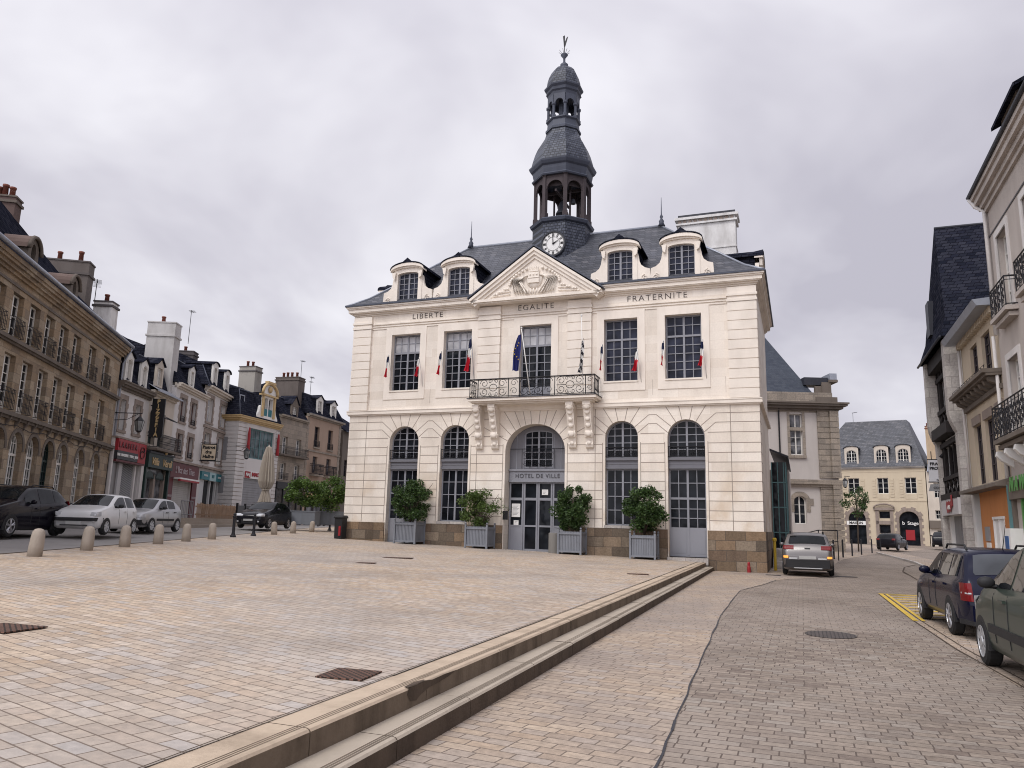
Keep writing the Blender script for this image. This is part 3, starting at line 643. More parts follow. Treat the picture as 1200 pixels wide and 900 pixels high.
# front is pierced by the entrance too: build it with its own deep reveal
m = MB(); dh = hole(*DOOR, 1.25, 20)
loops = [[(W0, .0), (W1, .0), (W1, 12.6), (W0, 12.6)]] + holes + [dh]
m.tess(loops, lambda a, b: (a, 0, b), 0)
for h, dep in [(h, .34) for h in holes] + [(dh, .75)]:
    for i in range(len(h)):
        a, b = h[i], h[(i + 1) % len(h)]; m.quad((a[0], 0, a[1]), (b[0], 0, b[1]), (b[0], dep, b[1]), (a[0], dep, a[1]), 0)
m.quad((W0, 0, 0), (W0, DP, 0), (W0, DP, 12.6), (W0, 0, 12.6)); m.quad((W1, 0, 0), (W1, DP, 0), (W1, DP, 12.6), (W1, 0, 12.6))
m.quad((W0, DP, 0), (W1, DP, 0), (W1, DP, 12.6), (W0, DP, 12.6))
# rusticated ground storey: horizontal joints, stopping at the openings, and joints fanned over the arches
G = .016; e = .004
def hj(x0, x1, z): m.box(x0, x1, -e, .02, z - G, z + G, 1)
def vj(x, z0, z1): m.box(x - G, x + G, -e, .02, z0, z1, 1)
def jline(x0, z0, x1, z1):
    d = Vector((x1 - x0, z1 - z0)); n = Vector((-d.y, d.x)).normalized() * G
    m.hexa([(x0 - n.x, -e, z0 - n.y), (x1 - n.x, -e, z1 - n.y), (x1 + n.x, -e, z1 + n.y), (x0 + n.x, -e, z0 + n.y)], [(x0 - n.x, .02, z0 - n.y), (x1 - n.x, .02, z1 - n.y), (x1 + n.x, .02, z1 + n.y), (x0 + n.x, .02, z0 + n.y)], 1)
piers = [(W0, -17.68), (-16.06, -14.85), (-13.35, -11.46), (-8.54, -6.66), (-5.18, -3.88), (-2.28, W1)]
z = 2.05; lev = []
while z < 5.5: lev.append(z); z += .41
for a, b in piers:
    for z in lev: hj(a + .12 * (a != W0), b - .12 * (b != W1), z)
for x in (-19.05, -12.92, -7.12, -1.2): vj(x, 1.66, 6.96)
for a, b in piers:      # margin joints beside the openings
    if a != W0: vj(a + .12, 1.66, 5.4)
    if b != W1: vj(b - .12, 1.66, 5.4)
arcs = [((a + b) / 2, 5.59, (b - a) / 2, .79) for a, b, c, d in LO] + [(-10.0, 5.09, 1.46, 1.25)]
ends = {}
for i, (cx, cz, rx, rzz) in enumerate(arcs):
    big = i == 4
    angs = [(12, 6.98), (32, 6.98), (52, 6.62), (74, 6.22)] if not big else [(7, 6.98), (18, 6.98), (29, 6.98), (41, 6.98), (54, 6.62), (68, 6.22)]
    for ang, zt in angs:
        for s in (-1, 1):
            t = RAD(ang); x0, z0 = cx + s * rx * sin(t) * 1.01, cz + rzz * cos(t) * 1.01
            if big: z0 = cz + rzz * cos(t) * 1.01; L_ = (zt - z0); x1 = x0 + s * L_ * math.tan(t) * .75
            else: L_ = zt - z0; x1 = x0 + s * L_ * math.tan(min(t, RAD(50)))
            jline(x0, z0, x1, zt); ends.setdefault(zt, []).append((x1, s, cx))
for zt in (6.62, 6.22):
    pts = sorted(ends[zt]); rights = [p for p in pts if p[1] == 1]; lefts = [p for p in pts if p[1] == -1]
    cxs = sorted(a[0] for a in arcs)
    prev = W0
    for cxx in cxs:
        l = [p[0] for p in lefts if abs(p[2] - cxx) < .01][0]; r = [p[0] for p in rights if abs(p[2] - cxx) < .01][0]
        if l > prev: hj(prev, l, zt)
        prev = r
    hj(prev, W1, zt)
for z in (5.38 + .41,):
    for a, b in piers: hj(a + .12 * (a != W0), b - .12 * (b != W1), z)
# joints of the plain upper wall
for xx in (-19.0, -15.55, -13.1, -7.2, -4.5, -1.35): m.box(xx - .007, xx + .007, -.003, .02, 7.5, 8.2, 1)
for y in (.01,):
    for z in lev + [5.79, 6.22, 6.62]: m.box(W1 - .02, W1 + e, .0, 1.1, z - G, z + G, 1)
wall = m.build('wall', [cream_wall, groove], th)
# plinth
for x0, x1 in ((W0 - .08, -17.72), (-16.02, -11.5), (-8.5, -3.92), (-2.24, W1 + .08)):
    m = MB(); m.box(x0, x1, -.08, .3, -.3, 1.64)
    if x0 < W0: m.box(W0 - .08, W0 + .2, .301, 9.05, -.3, 1.64)
    if x1 > W1: m.box(W1 - .2, W1 + .08, .301, 9.05, -.3, 1.64)
    m.build('plinth', plinth_m, th)
# string course, architrave mouldings, window surrounds
m = MB(); m.box(W0 - .13, W1 + .13, -.14, .1, 7.02, 7.17); m.box(W0 - .08, W1 + .08, -.08, .1, 6.96, 7.019)
m.box(W1 - .1, W1 + .14, .101, 9.1, 7.02, 7.17); m.box(W0 - .13, W0 + .1, .101, 9.1, 7.02, 7.17)
m.box(W0 - .13, W1 + .13, -.165, .1, 7.171, 7.21)
m.build('string_course', cream, th)
for a, b in ((-19.05, -13.0), (-11.85, -8.45), (-7.3, -1.2)):
    m = MB()
    for (z0, z1, p) in ((11.46, 11.51, .035), (11.58, 11.63, .045), (11.70, 11.76, .06)): m.box(a, b, -p, .05, z0, z1)
    m.build('architrave', cream, th)
for a, b, c, d in UP:
    m = MB(); q = .34
    fr = [[(a - q, c - .45 if c > 8 else c), (b + q, c - .45 if c > 8 else c), (b + q, d + q), (a - q, d + q)], [(a, c), (b, c), (b, d), (a, d)]] if c > 8 else None
    if fr:
        m.tess(fr, lambda u, v: (u, -.035, v))
        for lp in fr:
            for i in range(4): p, r = lp[i], lp[(i + 1) % 4]; m.quad((p[0], -.035, p[1]), (r[0], -.035, r[1]), (r[0], .01, r[1]), (p[0], .01, p[1]))
    else:
        m.box(a - q, a, -.035, .02, c, d + q); m.box(b, b + q, -.035, .02, c, d + q); m.box(a, b, -.035, .02, d, d + q)
    m.box(a - .02, b + .02, -.07, .2, c - .07, c + .002)
    m.build('window_surround', cream, th)
# rusticated pilasters of the upper storey, block by block
for a, b in ((W0 - .03, -19.05), (-13.0, -11.85), (-8.45, -7.3), (-1.2, W1 + .03)):
    m = MB(); m.box(a + .02, b - .02, -.09, .02, 7.22, 11.5)
    if a < -20: m.box(a, a + .05, .021, 1.0, 7.22, 11.5)
    if b > -.1: m.box(b - .05, b, .021, 1.0, 7.22, 11.5)
    z = 7.22; n = 10; hgt = (11.5 - 7.22) / n
    for k in range(n):
        m.box(a, b, -.125, .02, z + .018, z + hgt - .018)
        if b > -.1: m.box(b - .05, b + .02, .021, 1.1, z + .018, z + hgt - .018)
        z += hgt
    m.box(a - .03, b + .03, -.16, .02, 11.5, 11.62); m.box(a, b, -.12, .02, 11.621, 11.75); m.box(a - .04, b + .04, -.17, .02, 11.751, 11.86); m.box(a, b, -.12, .02, 11.861, 12.16)
    m.build('pilaster', cream, th)
cornice(th, W0, W1, 12.215, [(.07, .06), (.07, .14), (.04, .26), (.165, .30), (.06, .35), (.07, .40)], cream, depth=DP)
m = MB(); m.box(W0 - .45, W1 + .45, -.45, -.25, 12.695, 12.78); m.box(W1 + .2, W1 + .47, -.249, 9.43, 12.695, 12.78); m.box(W0 - .47, W0 - .2, -.249, 9.43, 12.695, 12.78)
m.build('gutter', lead, th)
# pediment
m = MB(); cx = -10.0; hw = 3.28; zb, za = 12.36, 14.72
m.box(cx - hw, cx + hw, -.56, -.1, 12.22, 12.27); m.box(cx - hw - .04, cx + hw + .04, -.65, -.09, 12.271, 12.40)
m.prism_y([(cx - hw + .3, zb), (cx + hw - .3, zb), (cx, za - .4)], -.50, .4)
for s in (-1, 1):
    A, B = Vector((cx + s * hw, zb + .03)), Vector((cx, za))
    d = (B - A).normalized(); n = Vector((-d.y, d.x)) * (1 if s < 0 else -1)
    if n.y < 0: n = -n
    for w0, w1, p in ((-.36, -.22, -.57), (-.221, -.07, -.65), (-.071, .05, -.72)):
        m.prism_y([(A.x + n.x * w0 + (0), A.y + n.y * w0), (B.x, B.y + w0 / abs(n.y)), (B.x, B.y + w1 / abs(n.y)), (A.x + n.x * w1, A.y + n.y * w1)], p, .3)
m.build('pediment', cream, th)
m = MB()
for s in (-1, 1):
    m.hexa([(cx + s * (hw + .1), -.76, zb + .10), (cx, -.76, za + .12), (cx, 3.3, za + .12), (cx + s * (hw + .1), .6, zb + .10)], [(cx + s * (hw + .1), -.76, zb + .17), (cx, -.76, za + .19), (cx, 3.3, za + .19), (cx + s * (hw + .1), .6, zb + .17)])
m.build('pediment_roof', lead, th)
m = MB()   # carved arms: shield, crown, draped flags and branches
y = -.55
m.ball((cx, y + .05, 13.42), .42, 14, 0, (1, .35, 1.1)); m.box(cx - .27, cx + .27, y - .13, y, 13.22, 13.74)
for k in range(3): m.ball((cx - .16 + k * .16, y - .13, 13.62), .055, 6)
m.tube([(cx - .27, y - .14, 13.46), (cx + .27, y - .14, 13.46)], .02, 4)
m.box(cx - .22, cx + .22, y - .1, y, 13.78, 13.86)
for k in range(5): m.bar((cx - .2 + k * .1, y - .06, 13.86), (cx - .22 + k * .11, y - .06, 14.0 + .03 * (k % 2)), .03)
for s in (-1, 1):
    for k in range(6):
        t = k / 5; a = RAD(205 + 55 * t) if s < 0 else RAD(-25 - 55 * t)
        m.tube([(cx + s * (.25 + .05 * k), y - .04, 13.62), (cx + s * (.62 + .10 * (5 - k)), y - .07, 13.45 - .04 * k), (cx + s * (.95 - .14 * k), y - .05, 12.78 - .01 * k)], .045, 5)
    for k in range(9):
        t = k / 8; m.ball((cx + s * (1.25 - .85 * t * t), y - .02, 13.25 + .72 * t), .075, 6, 0, (1, .6, 1))
    for k in range(7): m.ball((cx + s * (1.35 + k * .14), y - .01, 13.05 - .06 * k + .05 * (k % 2)), .06, 6, 0, (1.2, .5, .8))
    for k in range(2): m.tube([(cx + s * 1.2, y, 12.78 + .14 * k), (cx + s * 2.1, y, 12.72 + .12 * k)], .025, 4)
for k in range(7): m.tube([(cx - .5 + k * .17, y - .08, 12.95), (cx - .36 + k * .12, y - .1, 12.68)], .035, 5)
arms = m.build('carved_arms', cream, th); arms.location = (0, 0, -.20)
for s, xx in (('LIBERTE', -15.88), ('EGALITE', -10.08), ('FRATERNITE', -4.28)):
    text(s, .38, lettering_m, th, (xx, -.012, 12.005), sx=1.12, spacing=1.2, bold=-.006)
    # the thin serifs of the painted letters
# main roof
m = MB(); o = .40; zr = 17.2; yr = 4.4; x0, x1, y0, y1 = W0 - o, W1 + o, -o, DP + o; zb = 12.74
R0, R1 = (-15.6, yr, zr), (-4.75, yr, zr)
B4 = [(x0, y0, zb), (x1, y0, zb), (x1, y1, zb), (x0, y1, zb)]
# slight bell-cast at the eaves
t = .16
I4 = [(x0 + 5.2 * t, y0 + 5.1 * t, zb + (zr - zb) * t * .8), (x1 - 5.4 * t, y0 + 5.1 * t, zb + (zr - zb) * t * .8), (x1 - 5.4 * t, y1 - 5.1 * t, zb + (zr - zb) * t * .8), (x0 + 5.2 * t, y1 - 5.1 * t, zb + (zr - zb) * t * .8)]
m.add(B4 + I4 + [R0, R1], [(0, 1, 5, 4), (1, 2, 6, 5), (2, 3, 7, 6), (3, 0, 4, 7), (4, 5, 9, 8), (5, 6, 9), (6, 7, 8, 9), (7, 4, 8), (3, 2, 1, 0)])
roof = m.build('roof', slate, th)
m = MB(); m.tube([R0, R1], .08, 6)
for p, q in ((I4[0], R0), (I4[1], R1), (B4[0], I4[0]), (B4[1], I4[1]), (I4[2], R1)): m.tube([p, q], .065, 6)
m.build('ridge_lead', lead_light, roof)
for R in (R0, R1):
    m = MB(); m.lathe([(.2, 0), (.12, .18), (.14, .28), (.05, .42), (.09, .52), (.03, .66), (.012, 1.6)], 10, sm=True); m.build('finial', lead, roof, R)
def scroll_dormer(xc, y=-.22):
    m = MB(); w = .82; zb = 12.76; t = .16; zt = 14.36
    head = [(xc + 1.02 * cos(pi * k / 12), zt + .05 + .42 * sin(pi * k / 12)) for k in range(13)]
    op = hole(xc - .59, xc + .59, zb + .1, zt, .12)
    out = [(xc - w, zb), (xc + w, zb), (xc + w, zt + .05)] + [(xc + .82 * cos(pi * k / 12), zt + .06 + .26 * sin(pi * k / 12)) for k in range(1, 12)] + [(xc - w, zt + .05)]
    wall_front(m, out, [op], y, .22)
    for s in (-1, 1):   # S-shaped wings with volutes
        prof = [(w, zt - .2), (w + .05, zt - .4), (w + .08, zt - .6), (w + .16, zt - .8), (w + .34, zt - .95), (w + .56, zt - 1.02), (w + .60, zb), (w - .01, zb)]
        m.prism_y([(xc + s * a, b) for a, b in prof], y + .02, y + .2)
        scroll(m, xc + s * (w + .33), zb + .17, .15, y, pi / 2, 1.4, s, .028)
        m.prism_y([(xc + s * (w - .17), zt - .02), (xc + s * (w + .05), zt - .02), (xc + s * (w - .01), zt - .32), (xc + s * (w - .12), zt - .40)], y - .14, y)
    for r0, r1, p in ((.20, .30, .08), (.28, .36, .17)):   # segmental cornice
        arc = [(xc + (.90 + p * .3) * cos(pi * k / 12), zt + .02 + r0 * sin(pi * k / 12)) for k in range(13)] + [(xc + (.90 + p * .3) * cos(pi * k / 12), zt + .02 + .08 + r1 * sin(pi * k / 12)) for k in range(12, -1, -1)]
        for k in range(12):
            A, B, C, D = arc[k], arc[k + 1], arc[24 - k], arc[25 - k]; m.prism_y([A, B, C, D], y - p, y + .22)
    d = m.build('dormer', cream, th)
    m = MB()
    for k in range(12):
        a0, a1 = pi * k / 12, pi * (k + 1) / 12
        A = (xc + .97 * cos(a0), zt + .11 + .37 * sin(a0)); B = (xc + .97 * cos(a1), zt + .11 + .37 * sin(a1))
        m.hexa([(A[0], y - .2, A[1]), (B[0], y - .2, B[1]), (B[0], y + 2.6, B[1]), (A[0], y + 2.6, A[1])], [(A[0], y - .2, A[1] + .05), (B[0], y - .2, B[1] + .05), (B[0], y + 2.6, B[1] + .05), (A[0], y + 2.6, A[1] + .05)])
    m.add([(xc, y - .16, zt + .74), (xc - .28, y - .19, zt + .50), (xc + .28, y - .19, zt + .50), (xc, y + 1.2, zt + .52)], [(0, 1, 2), (0, 1, 3), (0, 3, 2)])
    for s in (-1, 1): m.quad((xc + s * (w - .04), y + .2, zb), (xc + s * (w - .04), y + 2.4, zb), (xc + s * (w - .04), y + 2.4, zt + .2), (xc + s * (w - .04), y + .2, zt + .2))
    m.build('dormer_roof', slate_dark, d)
    me = window_meshes(1.18, zt - zb - .1, .12, 2, 5, 0, grey_wood, glass_b, .05, True, 0, None)
    link('window', me[0], d, (xc, y + .17, zb + .1)); link('window_pane', me[1], d, (xc, y + .17, zb + .1))
    return d
for xc in (-17.0, -14.12, -5.93, -3.12): scroll_dormer(xc)
# side dormers on the hips (same design, turned)
for s, xx in ((1, W1 - .35), (-1, W0 + .35)):
    d = scroll_dormer(0.0, 0.0)
    piv = bpy.data.objects[d.name]; piv.rotation_euler = (0, 0, s * pi / 2); piv.location = (xx + s * .45, 3.6 if s > 0 else 3.4, 0)
# chimney
m = MB(); m.box(-4.12, -1.15, 6.0, 7.0, 13.5, 17.75); m.box(-4.16, -1.11, 5.96, 7.04, 16.3, 16.36, 0)
m.box(-4.22, -1.05, 5.9, 7.1, 17.75, 17.85, 0)
for k in range(11): m.box(-4.1 + k * .27, -3.95 + k * .27, 5.92, 7.08, 17.85, 18.02, 1)
m.box(-4.28, -.99, 5.84, 7.16, 18.02, 18.16, 3); m.box(-4.12, -1.15, 6.0, 7.0, 17.85, 18.1, 0); m.box(-4.12, -1.15, 6.0, 7.0, 18.2, 18.34, 2)
for k in range(5): m.ball((-3.8 + k * .58, 6.5, 18.36), .13, 6, 2)
m.build('chimney', [plain('chimney_white', (.68, .67, .66), .85, dirt=.55, scale=1.6, bump=.2), quoin_m, lead_dark, MATS['chimney_white']], roof)
# windows
for i, (a, b, c, d) in enumerate(UP):
    left = i < 3
    if i == 2: w = window(th, a, b, c, d, 0, .26, 2, (5, 2), 2.72, grey_wood, glass_curt if 0 else glass, .075, True, .72, glass_white)
    else: w = window(th, a, b, c, d, 0, .26, 2, (5, 2), 1.98, grey_wood, glass if left else glass_b, .07, True, 0, glass_white if left else None)
for i, (a, b, c, d) in enumerate(LO):
    ri = (b - a) / 2 * .98; full = i in (0, 3)
    window(th, a + .002, b - .002, 4.72, d - .002, ri - .004, .30, 2, (5,), 0, grey_wood, glass, .055)
    m = MB(); m.box(a, b, .20, .45, 4.25, 4.72); m.box(a, b, .12, .2, 4.62, 4.72); m.box(a, b, .15, .2, 4.25, 4.33); m.box(a + .02, b - .02, .185, .2, 4.45, 4.5); m.build('spandrel_panel', grey_wood_d, th)
    window(th, a + .002, b - .002, c + (.02 if full else 0), 4.25, 0, .30, 2, (4,) if not full else (3, 2), 0 if not full else 2.45, grey_wood, glass, .065, True, 1.22 if full else 0)
    r = MB(); w = b - a
    r.bar((a, .1, 5.2), (b, .1, 5.2), .018); r.bar((a, .1, 4.78), (b, .1, 4.78), .014)
    for k in range(3): x = a + w * k / 2 + (.03 if k == 0 else (-.03 if k == 2 else 0)); r.bar((x, .1, 4.74), (x, .1, 5.2), .013)
    for s in (0, 1): ornate(r, a + .05 + s * w / 2, a + w / 2 - .03 + s * w / 2, 4.78, 5.2, .1, .009)
    r.build('window_railing', iron, th)
    if not full:
        m = MB(); m.box(a - .02, b + .02, -.1, .3, 1.64, 1.76); m.build('sill', ashlar_light, th)
    else:
        m = MB(); m.box(a - .05, b + .05, -.22, .34, c - .28, c); m.build('threshold', ashlar_light, th)
# entrance
en = MB(); a, b = -11.42, -8.58; Y = .62
en.tess([hole(-11.45, -8.55, 4.2, 6.33, 1.25, 20), hole(-10.7, -9.3, 4.34, 6.1, .16)], lambda u, v: (u, Y, v), 1)
en.box(a, b, Y - .1, Y + .1, 3.72, 4.2, 0); en.box(a - .02, b + .02, Y - .16, Y + .1, 4.18, 4.27, 0); en.box(a - .02, b + .02, Y - .14, Y + .1, 3.66, 3.73, 0)
for xx in (-11.1, -10.75, -9.25, -8.9): en.box(xx - .015, xx + .015, Y - .015, Y, 4.27, 5.9, 0)
door = en.build('doorway', [grey_wood, grey_wood_d], th)
window(th, -10.7, -9.3, 4.34, 6.1, .16, Y - .01, 2, (5,), 0, grey_wood, glass, .05)
r = MB()
r.bar((-11.4, Y - .12, 5.22), (-8.6, Y - .12, 5.22), .016)
for k in range(5): x = -10.8 + k * .4; r.bar((x, Y - .12, 4.3), (x, Y - .12, 5.22), .012)
for s in range(2): ornate(r, -10.75 + s * .78, -10.03 + s * .78, 4.35, 5.18, Y - .12, .010)
r.build('window_railing', iron, th)
text('HOTEL DE VILLE', .27, plain('dark_grey_letters', (.07, .07, .08), .6), th, (-10.02, Y - .115, 3.95), spacing=1.16, sx=.98)
def leaf(x0, x1, solid, name='door_leaf'):
    m = MB(); y0, y1 = Y - .03, Y + .05; s = .075; z0, z1 = .48, 3.66
    m.box(x0, x0 + s, y0, y1, z0, z1); m.box(x1 - s, x1, y0, y1, z0, z1)
    for za, zb in ((z0, z0 + .12), (z1 - .06, z1), (2.82, 2.94), (1.6, 1.68)): m.box(x0 + s, x1 - s, y0, y1, za, zb)
    if solid: m.box(x0 + s, x1 - s, Y - .01, y1 - .002, z0 + .12, 1.6)
    o = m.build(name, grey_wood, th)
    g = MB(); g.box(x0 + s, x1 - s, Y + .015, Y + .02, 1.68 if solid else z0 + .12, z1 - .06); g.build('pane', glass, o)
    return o
leaf(-11.42, -10.72, True, 'side_light'); leaf(-10.70, -10.01, False); leaf(-9.99, -9.30, False); leaf(-9.28, -8.58, True, 'side_light')
m = MB(); m.box(-11.5, -8.5, -.25, .75, .3, .50); m.build('threshold', ashlar_light, th)
def notice(x, z, w, h, lab):
    m = MB(); m.box(-w / 2, w / 2, -.012, 0, -h / 2, h / 2)
    for k in range(int(h / .06) - 1): m.box(-w / 2 + .05, w / 2 - .05 - .05 * (k % 3), -.014, -.012, h / 2 - .07 - k * .055, h / 2 - .055 - k * .055, 1)
    tag(m.build('notice', [white_paint, grey_wood_d], None, TH(x, Y - .035, z), TH_A), lab, 'notice')
notice(-11.07, 2.35, .42, .62, 'large white paper notice taped inside the left side light of the town hall entrance')
notice(-11.05, 1.78, .24, .22, 'small white paper low on the glass left of the town hall entrance')
notice(-8.95, 2.35, .36, .5, 'white notice on the right side light of the town hall entrance, behind the shrub')
notice(-9.65, 3.2, .3, .25, 'small white sheet behind the glass above the right entrance door')
# balcony with railing and four carved corbels
m = MB(); bx0, bx1 = -13.05, -6.85; by_ = -1.0
for z0, z1, p in ((7.21, 7.27, .25), (7.271, 7.34, .12), (7.341, 7.46, 0)): m.box(bx0 + p, bx1 - p, by_ + p, .0, z0, z1)
m.box(bx0 - .04, bx1 + .04, by_ - .04, .0, 7.461, 7.49, 1)
balcony = m.build('balcony', [cream, lead_dark], th)
r = MB(); y = by_ + .07; z0, z1 = 7.55, 8.38; X0, X1 = bx0 + .07, bx1 - .07
for zz, rr in ((z1, .028), (z0, .018), (z1 - .05, .012)): r.tube([(X0, -.02, zz), (X0, y, zz), (X1, y, zz), (X1, -.02, zz)], rr, 4)
posts = [X0, X0 + .42, X0 + 1.95, X0 + 2.5, X0 + 3.62, X0 + 4.2, X1 - .42, X1]
for x in posts: r.bar((x, y, 7.49), (x, y, z1), .020)
for aa, bb in zip(posts, posts[1:]):
    if bb - aa > .8: ornate(r, aa + .03, bb - .03, z0, z1, y, .014)
    else:
        scroll(r, (aa + bb) / 2, z1 - .22, (bb - aa) * .33, y, 0, 1.2, 1, .012); scroll(r, (aa + bb) / 2, z0 + .22, (bb - aa) * .33, y, pi, 1.2, -1, .012)
for x in (X0, X1):
    for k in range(1, 4): r.bar((x, y + .24 * k, 7.49), (x, y + .24 * k, z1), .014)
    for k in range(3): r.tube([(x, y + .12 + .24 * k + .09 * cos(t * pi / 4), 7.96 + .28 * sin(t * pi / 4)) for t in range(8)], .011, 4, closed=True)
r.build('balcony_railing', iron, balcony)
for x in (-12.75, -11.95, -8.15, -7.35):
    m = MB()
    prof = [(0, 7.2), (-.78, 7.2), (-.80, 7.06), (-.70, 6.92), (-.60, 6.72), (-.50, 6.4), (-.38, 6.12), (-.30, 5.95), (-.34, 5.8), (-.30, 5.66), (-.2, 5.6), (-.16, 5.42), (-.2, 5.34), (-.14, 5.2), (0, 5.14)]
    m.prism_x(prof, x - .17, x + .17)
    for k in range(6):
        yy, zz = [(-.72, 7.0), (-.62, 6.75), (-.52, 6.45), (-.41, 6.18), (-.33, 5.8), (-.2, 5.4)][k]
        m.ball((x, yy, zz), [.17, .12, .11, .12, .15, .1][k], 8, 0, (1.1, .5, 1))
    for s in (-1, 1):
        m.tube([(x + s * .17, -.62 + .17 * cos(t) * (1 - t / 9), 6.98 + .17 * sin(t) * (1 - t / 9)) for t in [q * .7 for q in range(10)]], .028, 4)
        m.tube([(x + s * .17, -.24 + .1 * cos(t) * (1 - t / 9), 5.78 + .1 * sin(t) * (1 - t / 9)) for t in [q * .7 for q in range(9)]], .022, 4)
    m.build('corbel', cream, th)
m = MB(); m.box(-12.7, -12.45, -.03, .0, 1.9, 2.3); m.build('letter_slot', black_paint, th, (1.2, 0, 0))
# bell tower on the ridge
TX, TY = -10.05, 4.0; O8 = pi / 8
bt = MB(); k8 = 1 / cos(pi / 8)
def oct_(m, prof, mat=0): m.lathe([(r * k8, z) for r, z in prof], 8, (0, 0), O8, mat)
oct_(bt, [(1.55, 13.8), (1.55, 17.35)])
oct_(bt, [(1.50, 17.35), (1.66, 17.42), (1.72, 17.56), (1.60, 17.66), (1.5, 17.70)], 1)
tower = bt.build('bell_tower', [slate_tower, lead], th, (TX, TY, 0)); tower.scale = (.95, .95, 1)
tw = lambda m, name, mats: m.build(name, mats, tower)
m = MB()
for k in range(8):
    a = O8 + k * pi / 4; x, y = 1.42 * k8 * cos(a), 1.42 * k8 * sin(a)
    col = MB(); u = Vector((cos(a), sin(a), 0)); v = Vector((-sin(a), cos(a), 0))
    for r, z0, z1 in ((.14, 17.68, 17.95), (.105, 17.95, 20.0), (.13, 20.0, 20.1)):
        P = [Vector((x, y, 0)) + u * (sx * r) + v * (sy * r) for sx, sy in ((-1, -1), (1, -1), (1, 1), (-1, 1))]
        col.hexa([(p.x, p.y, z0) for p in P], [(p.x, p.y, z1) for p in P])
    tw(col, 'column', old_wood)
    # arch head between this column and the next
    b = a + pi / 4; xb_, yb_ = 1.42 * k8 * cos(b), 1.42 * k8 * sin(b)
    mid = a + pi / 8; nx_, ny_ = cos(mid), sin(mid)
    pa, pb = Vector((x, y, 0)), Vector((xb_, yb_, 0)); L_ = (pb - pa).length
    rr = L_ / 2 - .13
    lp = [(0, 20.12), (0, 19.3)] + [(.13, 19.3)] + [(L_ / 2 - rr * cos(pi * q / 12), 19.3 + rr * sin(pi * q / 12)) for q in range(1, 12)] + [(L_ - .13, 19.3), (L_, 19.3), (L_, 20.12)]
    d = (pb - pa).normalized()
    for off in (-.04, .05): m.tess([lp], lambda s, z, off=off: (pa.x + d.x * s + nx_ * off, pa.y + d.y * s + ny_ * off, z))
    for q in range(len(lp) - 1):
        s0, z0 = lp[q]; s1, z1 = lp[q + 1]
        m.quad((pa.x + d.x * s0 - nx_ * .04, pa.y + d.y * s0 - ny_ * .04, z0), (pa.x + d.x * s1 - nx_ * .04, pa.y + d.y * s1 - ny_ * .04, z1), (pa.x + d.x * s1 + nx_ * .05, pa.y + d.y * s1 + ny_ * .05, z1), (pa.x + d.x * s0 + nx_ * .05, pa.y + d.y * s0 + ny_ * .05, z0))
m.lathe([(1.25, 19.55), (1.25, 20.11)], 8, (0, 0), O8, cap=False); tw(m, 'arcade', old_wood)  # inner dark ring added so the upper arches look shaded inside
m = MB(); oct_(m, [(1.5, 20.1), (1.5, 20.13)], 1); m.lathe([(.38, 18.35), (.36, 18.42), (.26, 18.6), (.2, 18.95), (.1, 19.1), (.02, 19.2)], 14, sm=True); m.box(-.05, .05, -1.3, 1.3, 19.2, 19.32, 1)
m.box(-1.2, 1.2, -.06, .06, 19.55, 19.7, 1); m.bar((0, 0, 19.2), (0, 0, 20.1), .04, 1)
m.bar((.55, -.3, 17.7), (.55, -.3, 20.1), .06, 1); m.bar((-.6, .35, 17.7), (-.6, .35, 20.1), .06, 1); m.lathe([(.16, 18.8), (.1, 19.05), (.02, 19.1)], 8, (.7, -.2), mat=0)
tw(m, 'bell', [lead_dark, old_wood])
m = MB()
oct_(m, [(1.62, 20.05), (1.66, 20.12), (1.60, 20.2)], 1); oct_(m, [(1.54, 20.2), (1.60, 20.45), (1.62, 20.6), (1.72, 20.68), (1.80, 20.82), (1.82, 20.9), (1.72, 20.95)], 1)
oct_(m, [(1.70, 20.95), (1.66, 21.15), (1.60, 21.4), (1.50, 21.75), (1.36, 22.1), (1.16, 22.45), (.99, 22.75), (.92, 23.0), (.90, 23.1)], 0)
oct_(m, [(.96, 23.08), (.97, 23.2), (.92, 23.26), (.90, 23.3)], 1); oct_(m, [(.88, 23.28), (.86, 23.62), (.95, 23.7), (.95, 23.76), (.86, 23.8)], 1)
tw(m, 'lower_dome', [slate_tower, lead])
arc2 = MB()
for k in range(8):
    a = O8 + k * pi / 4; x, y = .82 * k8 * cos(a), .82 * k8 * sin(a)
    col = MB(); col.lathe([(.13, 23.78), (.13, 23.9), (.085, 23.93), (.085, 24.45), (.14, 24.52), (.14, 24.62)], 8, (x, y)); tw(col, 'lantern_column', lead)
    b = a + pi / 4; pa, pb = Vector((x, y, 0)), Vector((.82 * k8 * cos(b), .82 * k8 * sin(b), 0)); L_ = (pb - pa).length; mid = a + pi / 8; nx_, ny_ = cos(mid), sin(mid); d = (pb - pa).normalized(); rr = L_ / 2 - .1
    lp = [(0, 25.15), (0, 24.6), (.1, 24.6)] + [(L_ / 2 - rr * cos(pi * q / 10), 24.6 + rr * sin(pi * q / 10)) for q in range(1, 10)] + [(L_ - .1, 24.6), (L_, 24.6), (L_, 25.15)]
    for off in (-.06, .06): arc2.tess([lp], lambda s, z, off=off: (pa.x + d.x * s + nx_ * off, pa.y + d.y * s + ny_ * off, z))
    for q in range(len(lp) - 1):
        s0, z0 = lp[q]; s1, z1 = lp[q + 1]
        arc2.quad((pa.x + d.x * s0 - nx_ * .06, pa.y + d.y * s0 - ny_ * .06, z0), (pa.x + d.x * s1 - nx_ * .06, pa.y + d.y * s1 - ny_ * .06, z1), (pa.x + d.x * s1 + nx_ * .06, pa.y + d.y * s1 + ny_ * .06, z1), (pa.x + d.x * s0 + nx_ * .06, pa.y + d.y * s0 + ny_ * .06, z0))
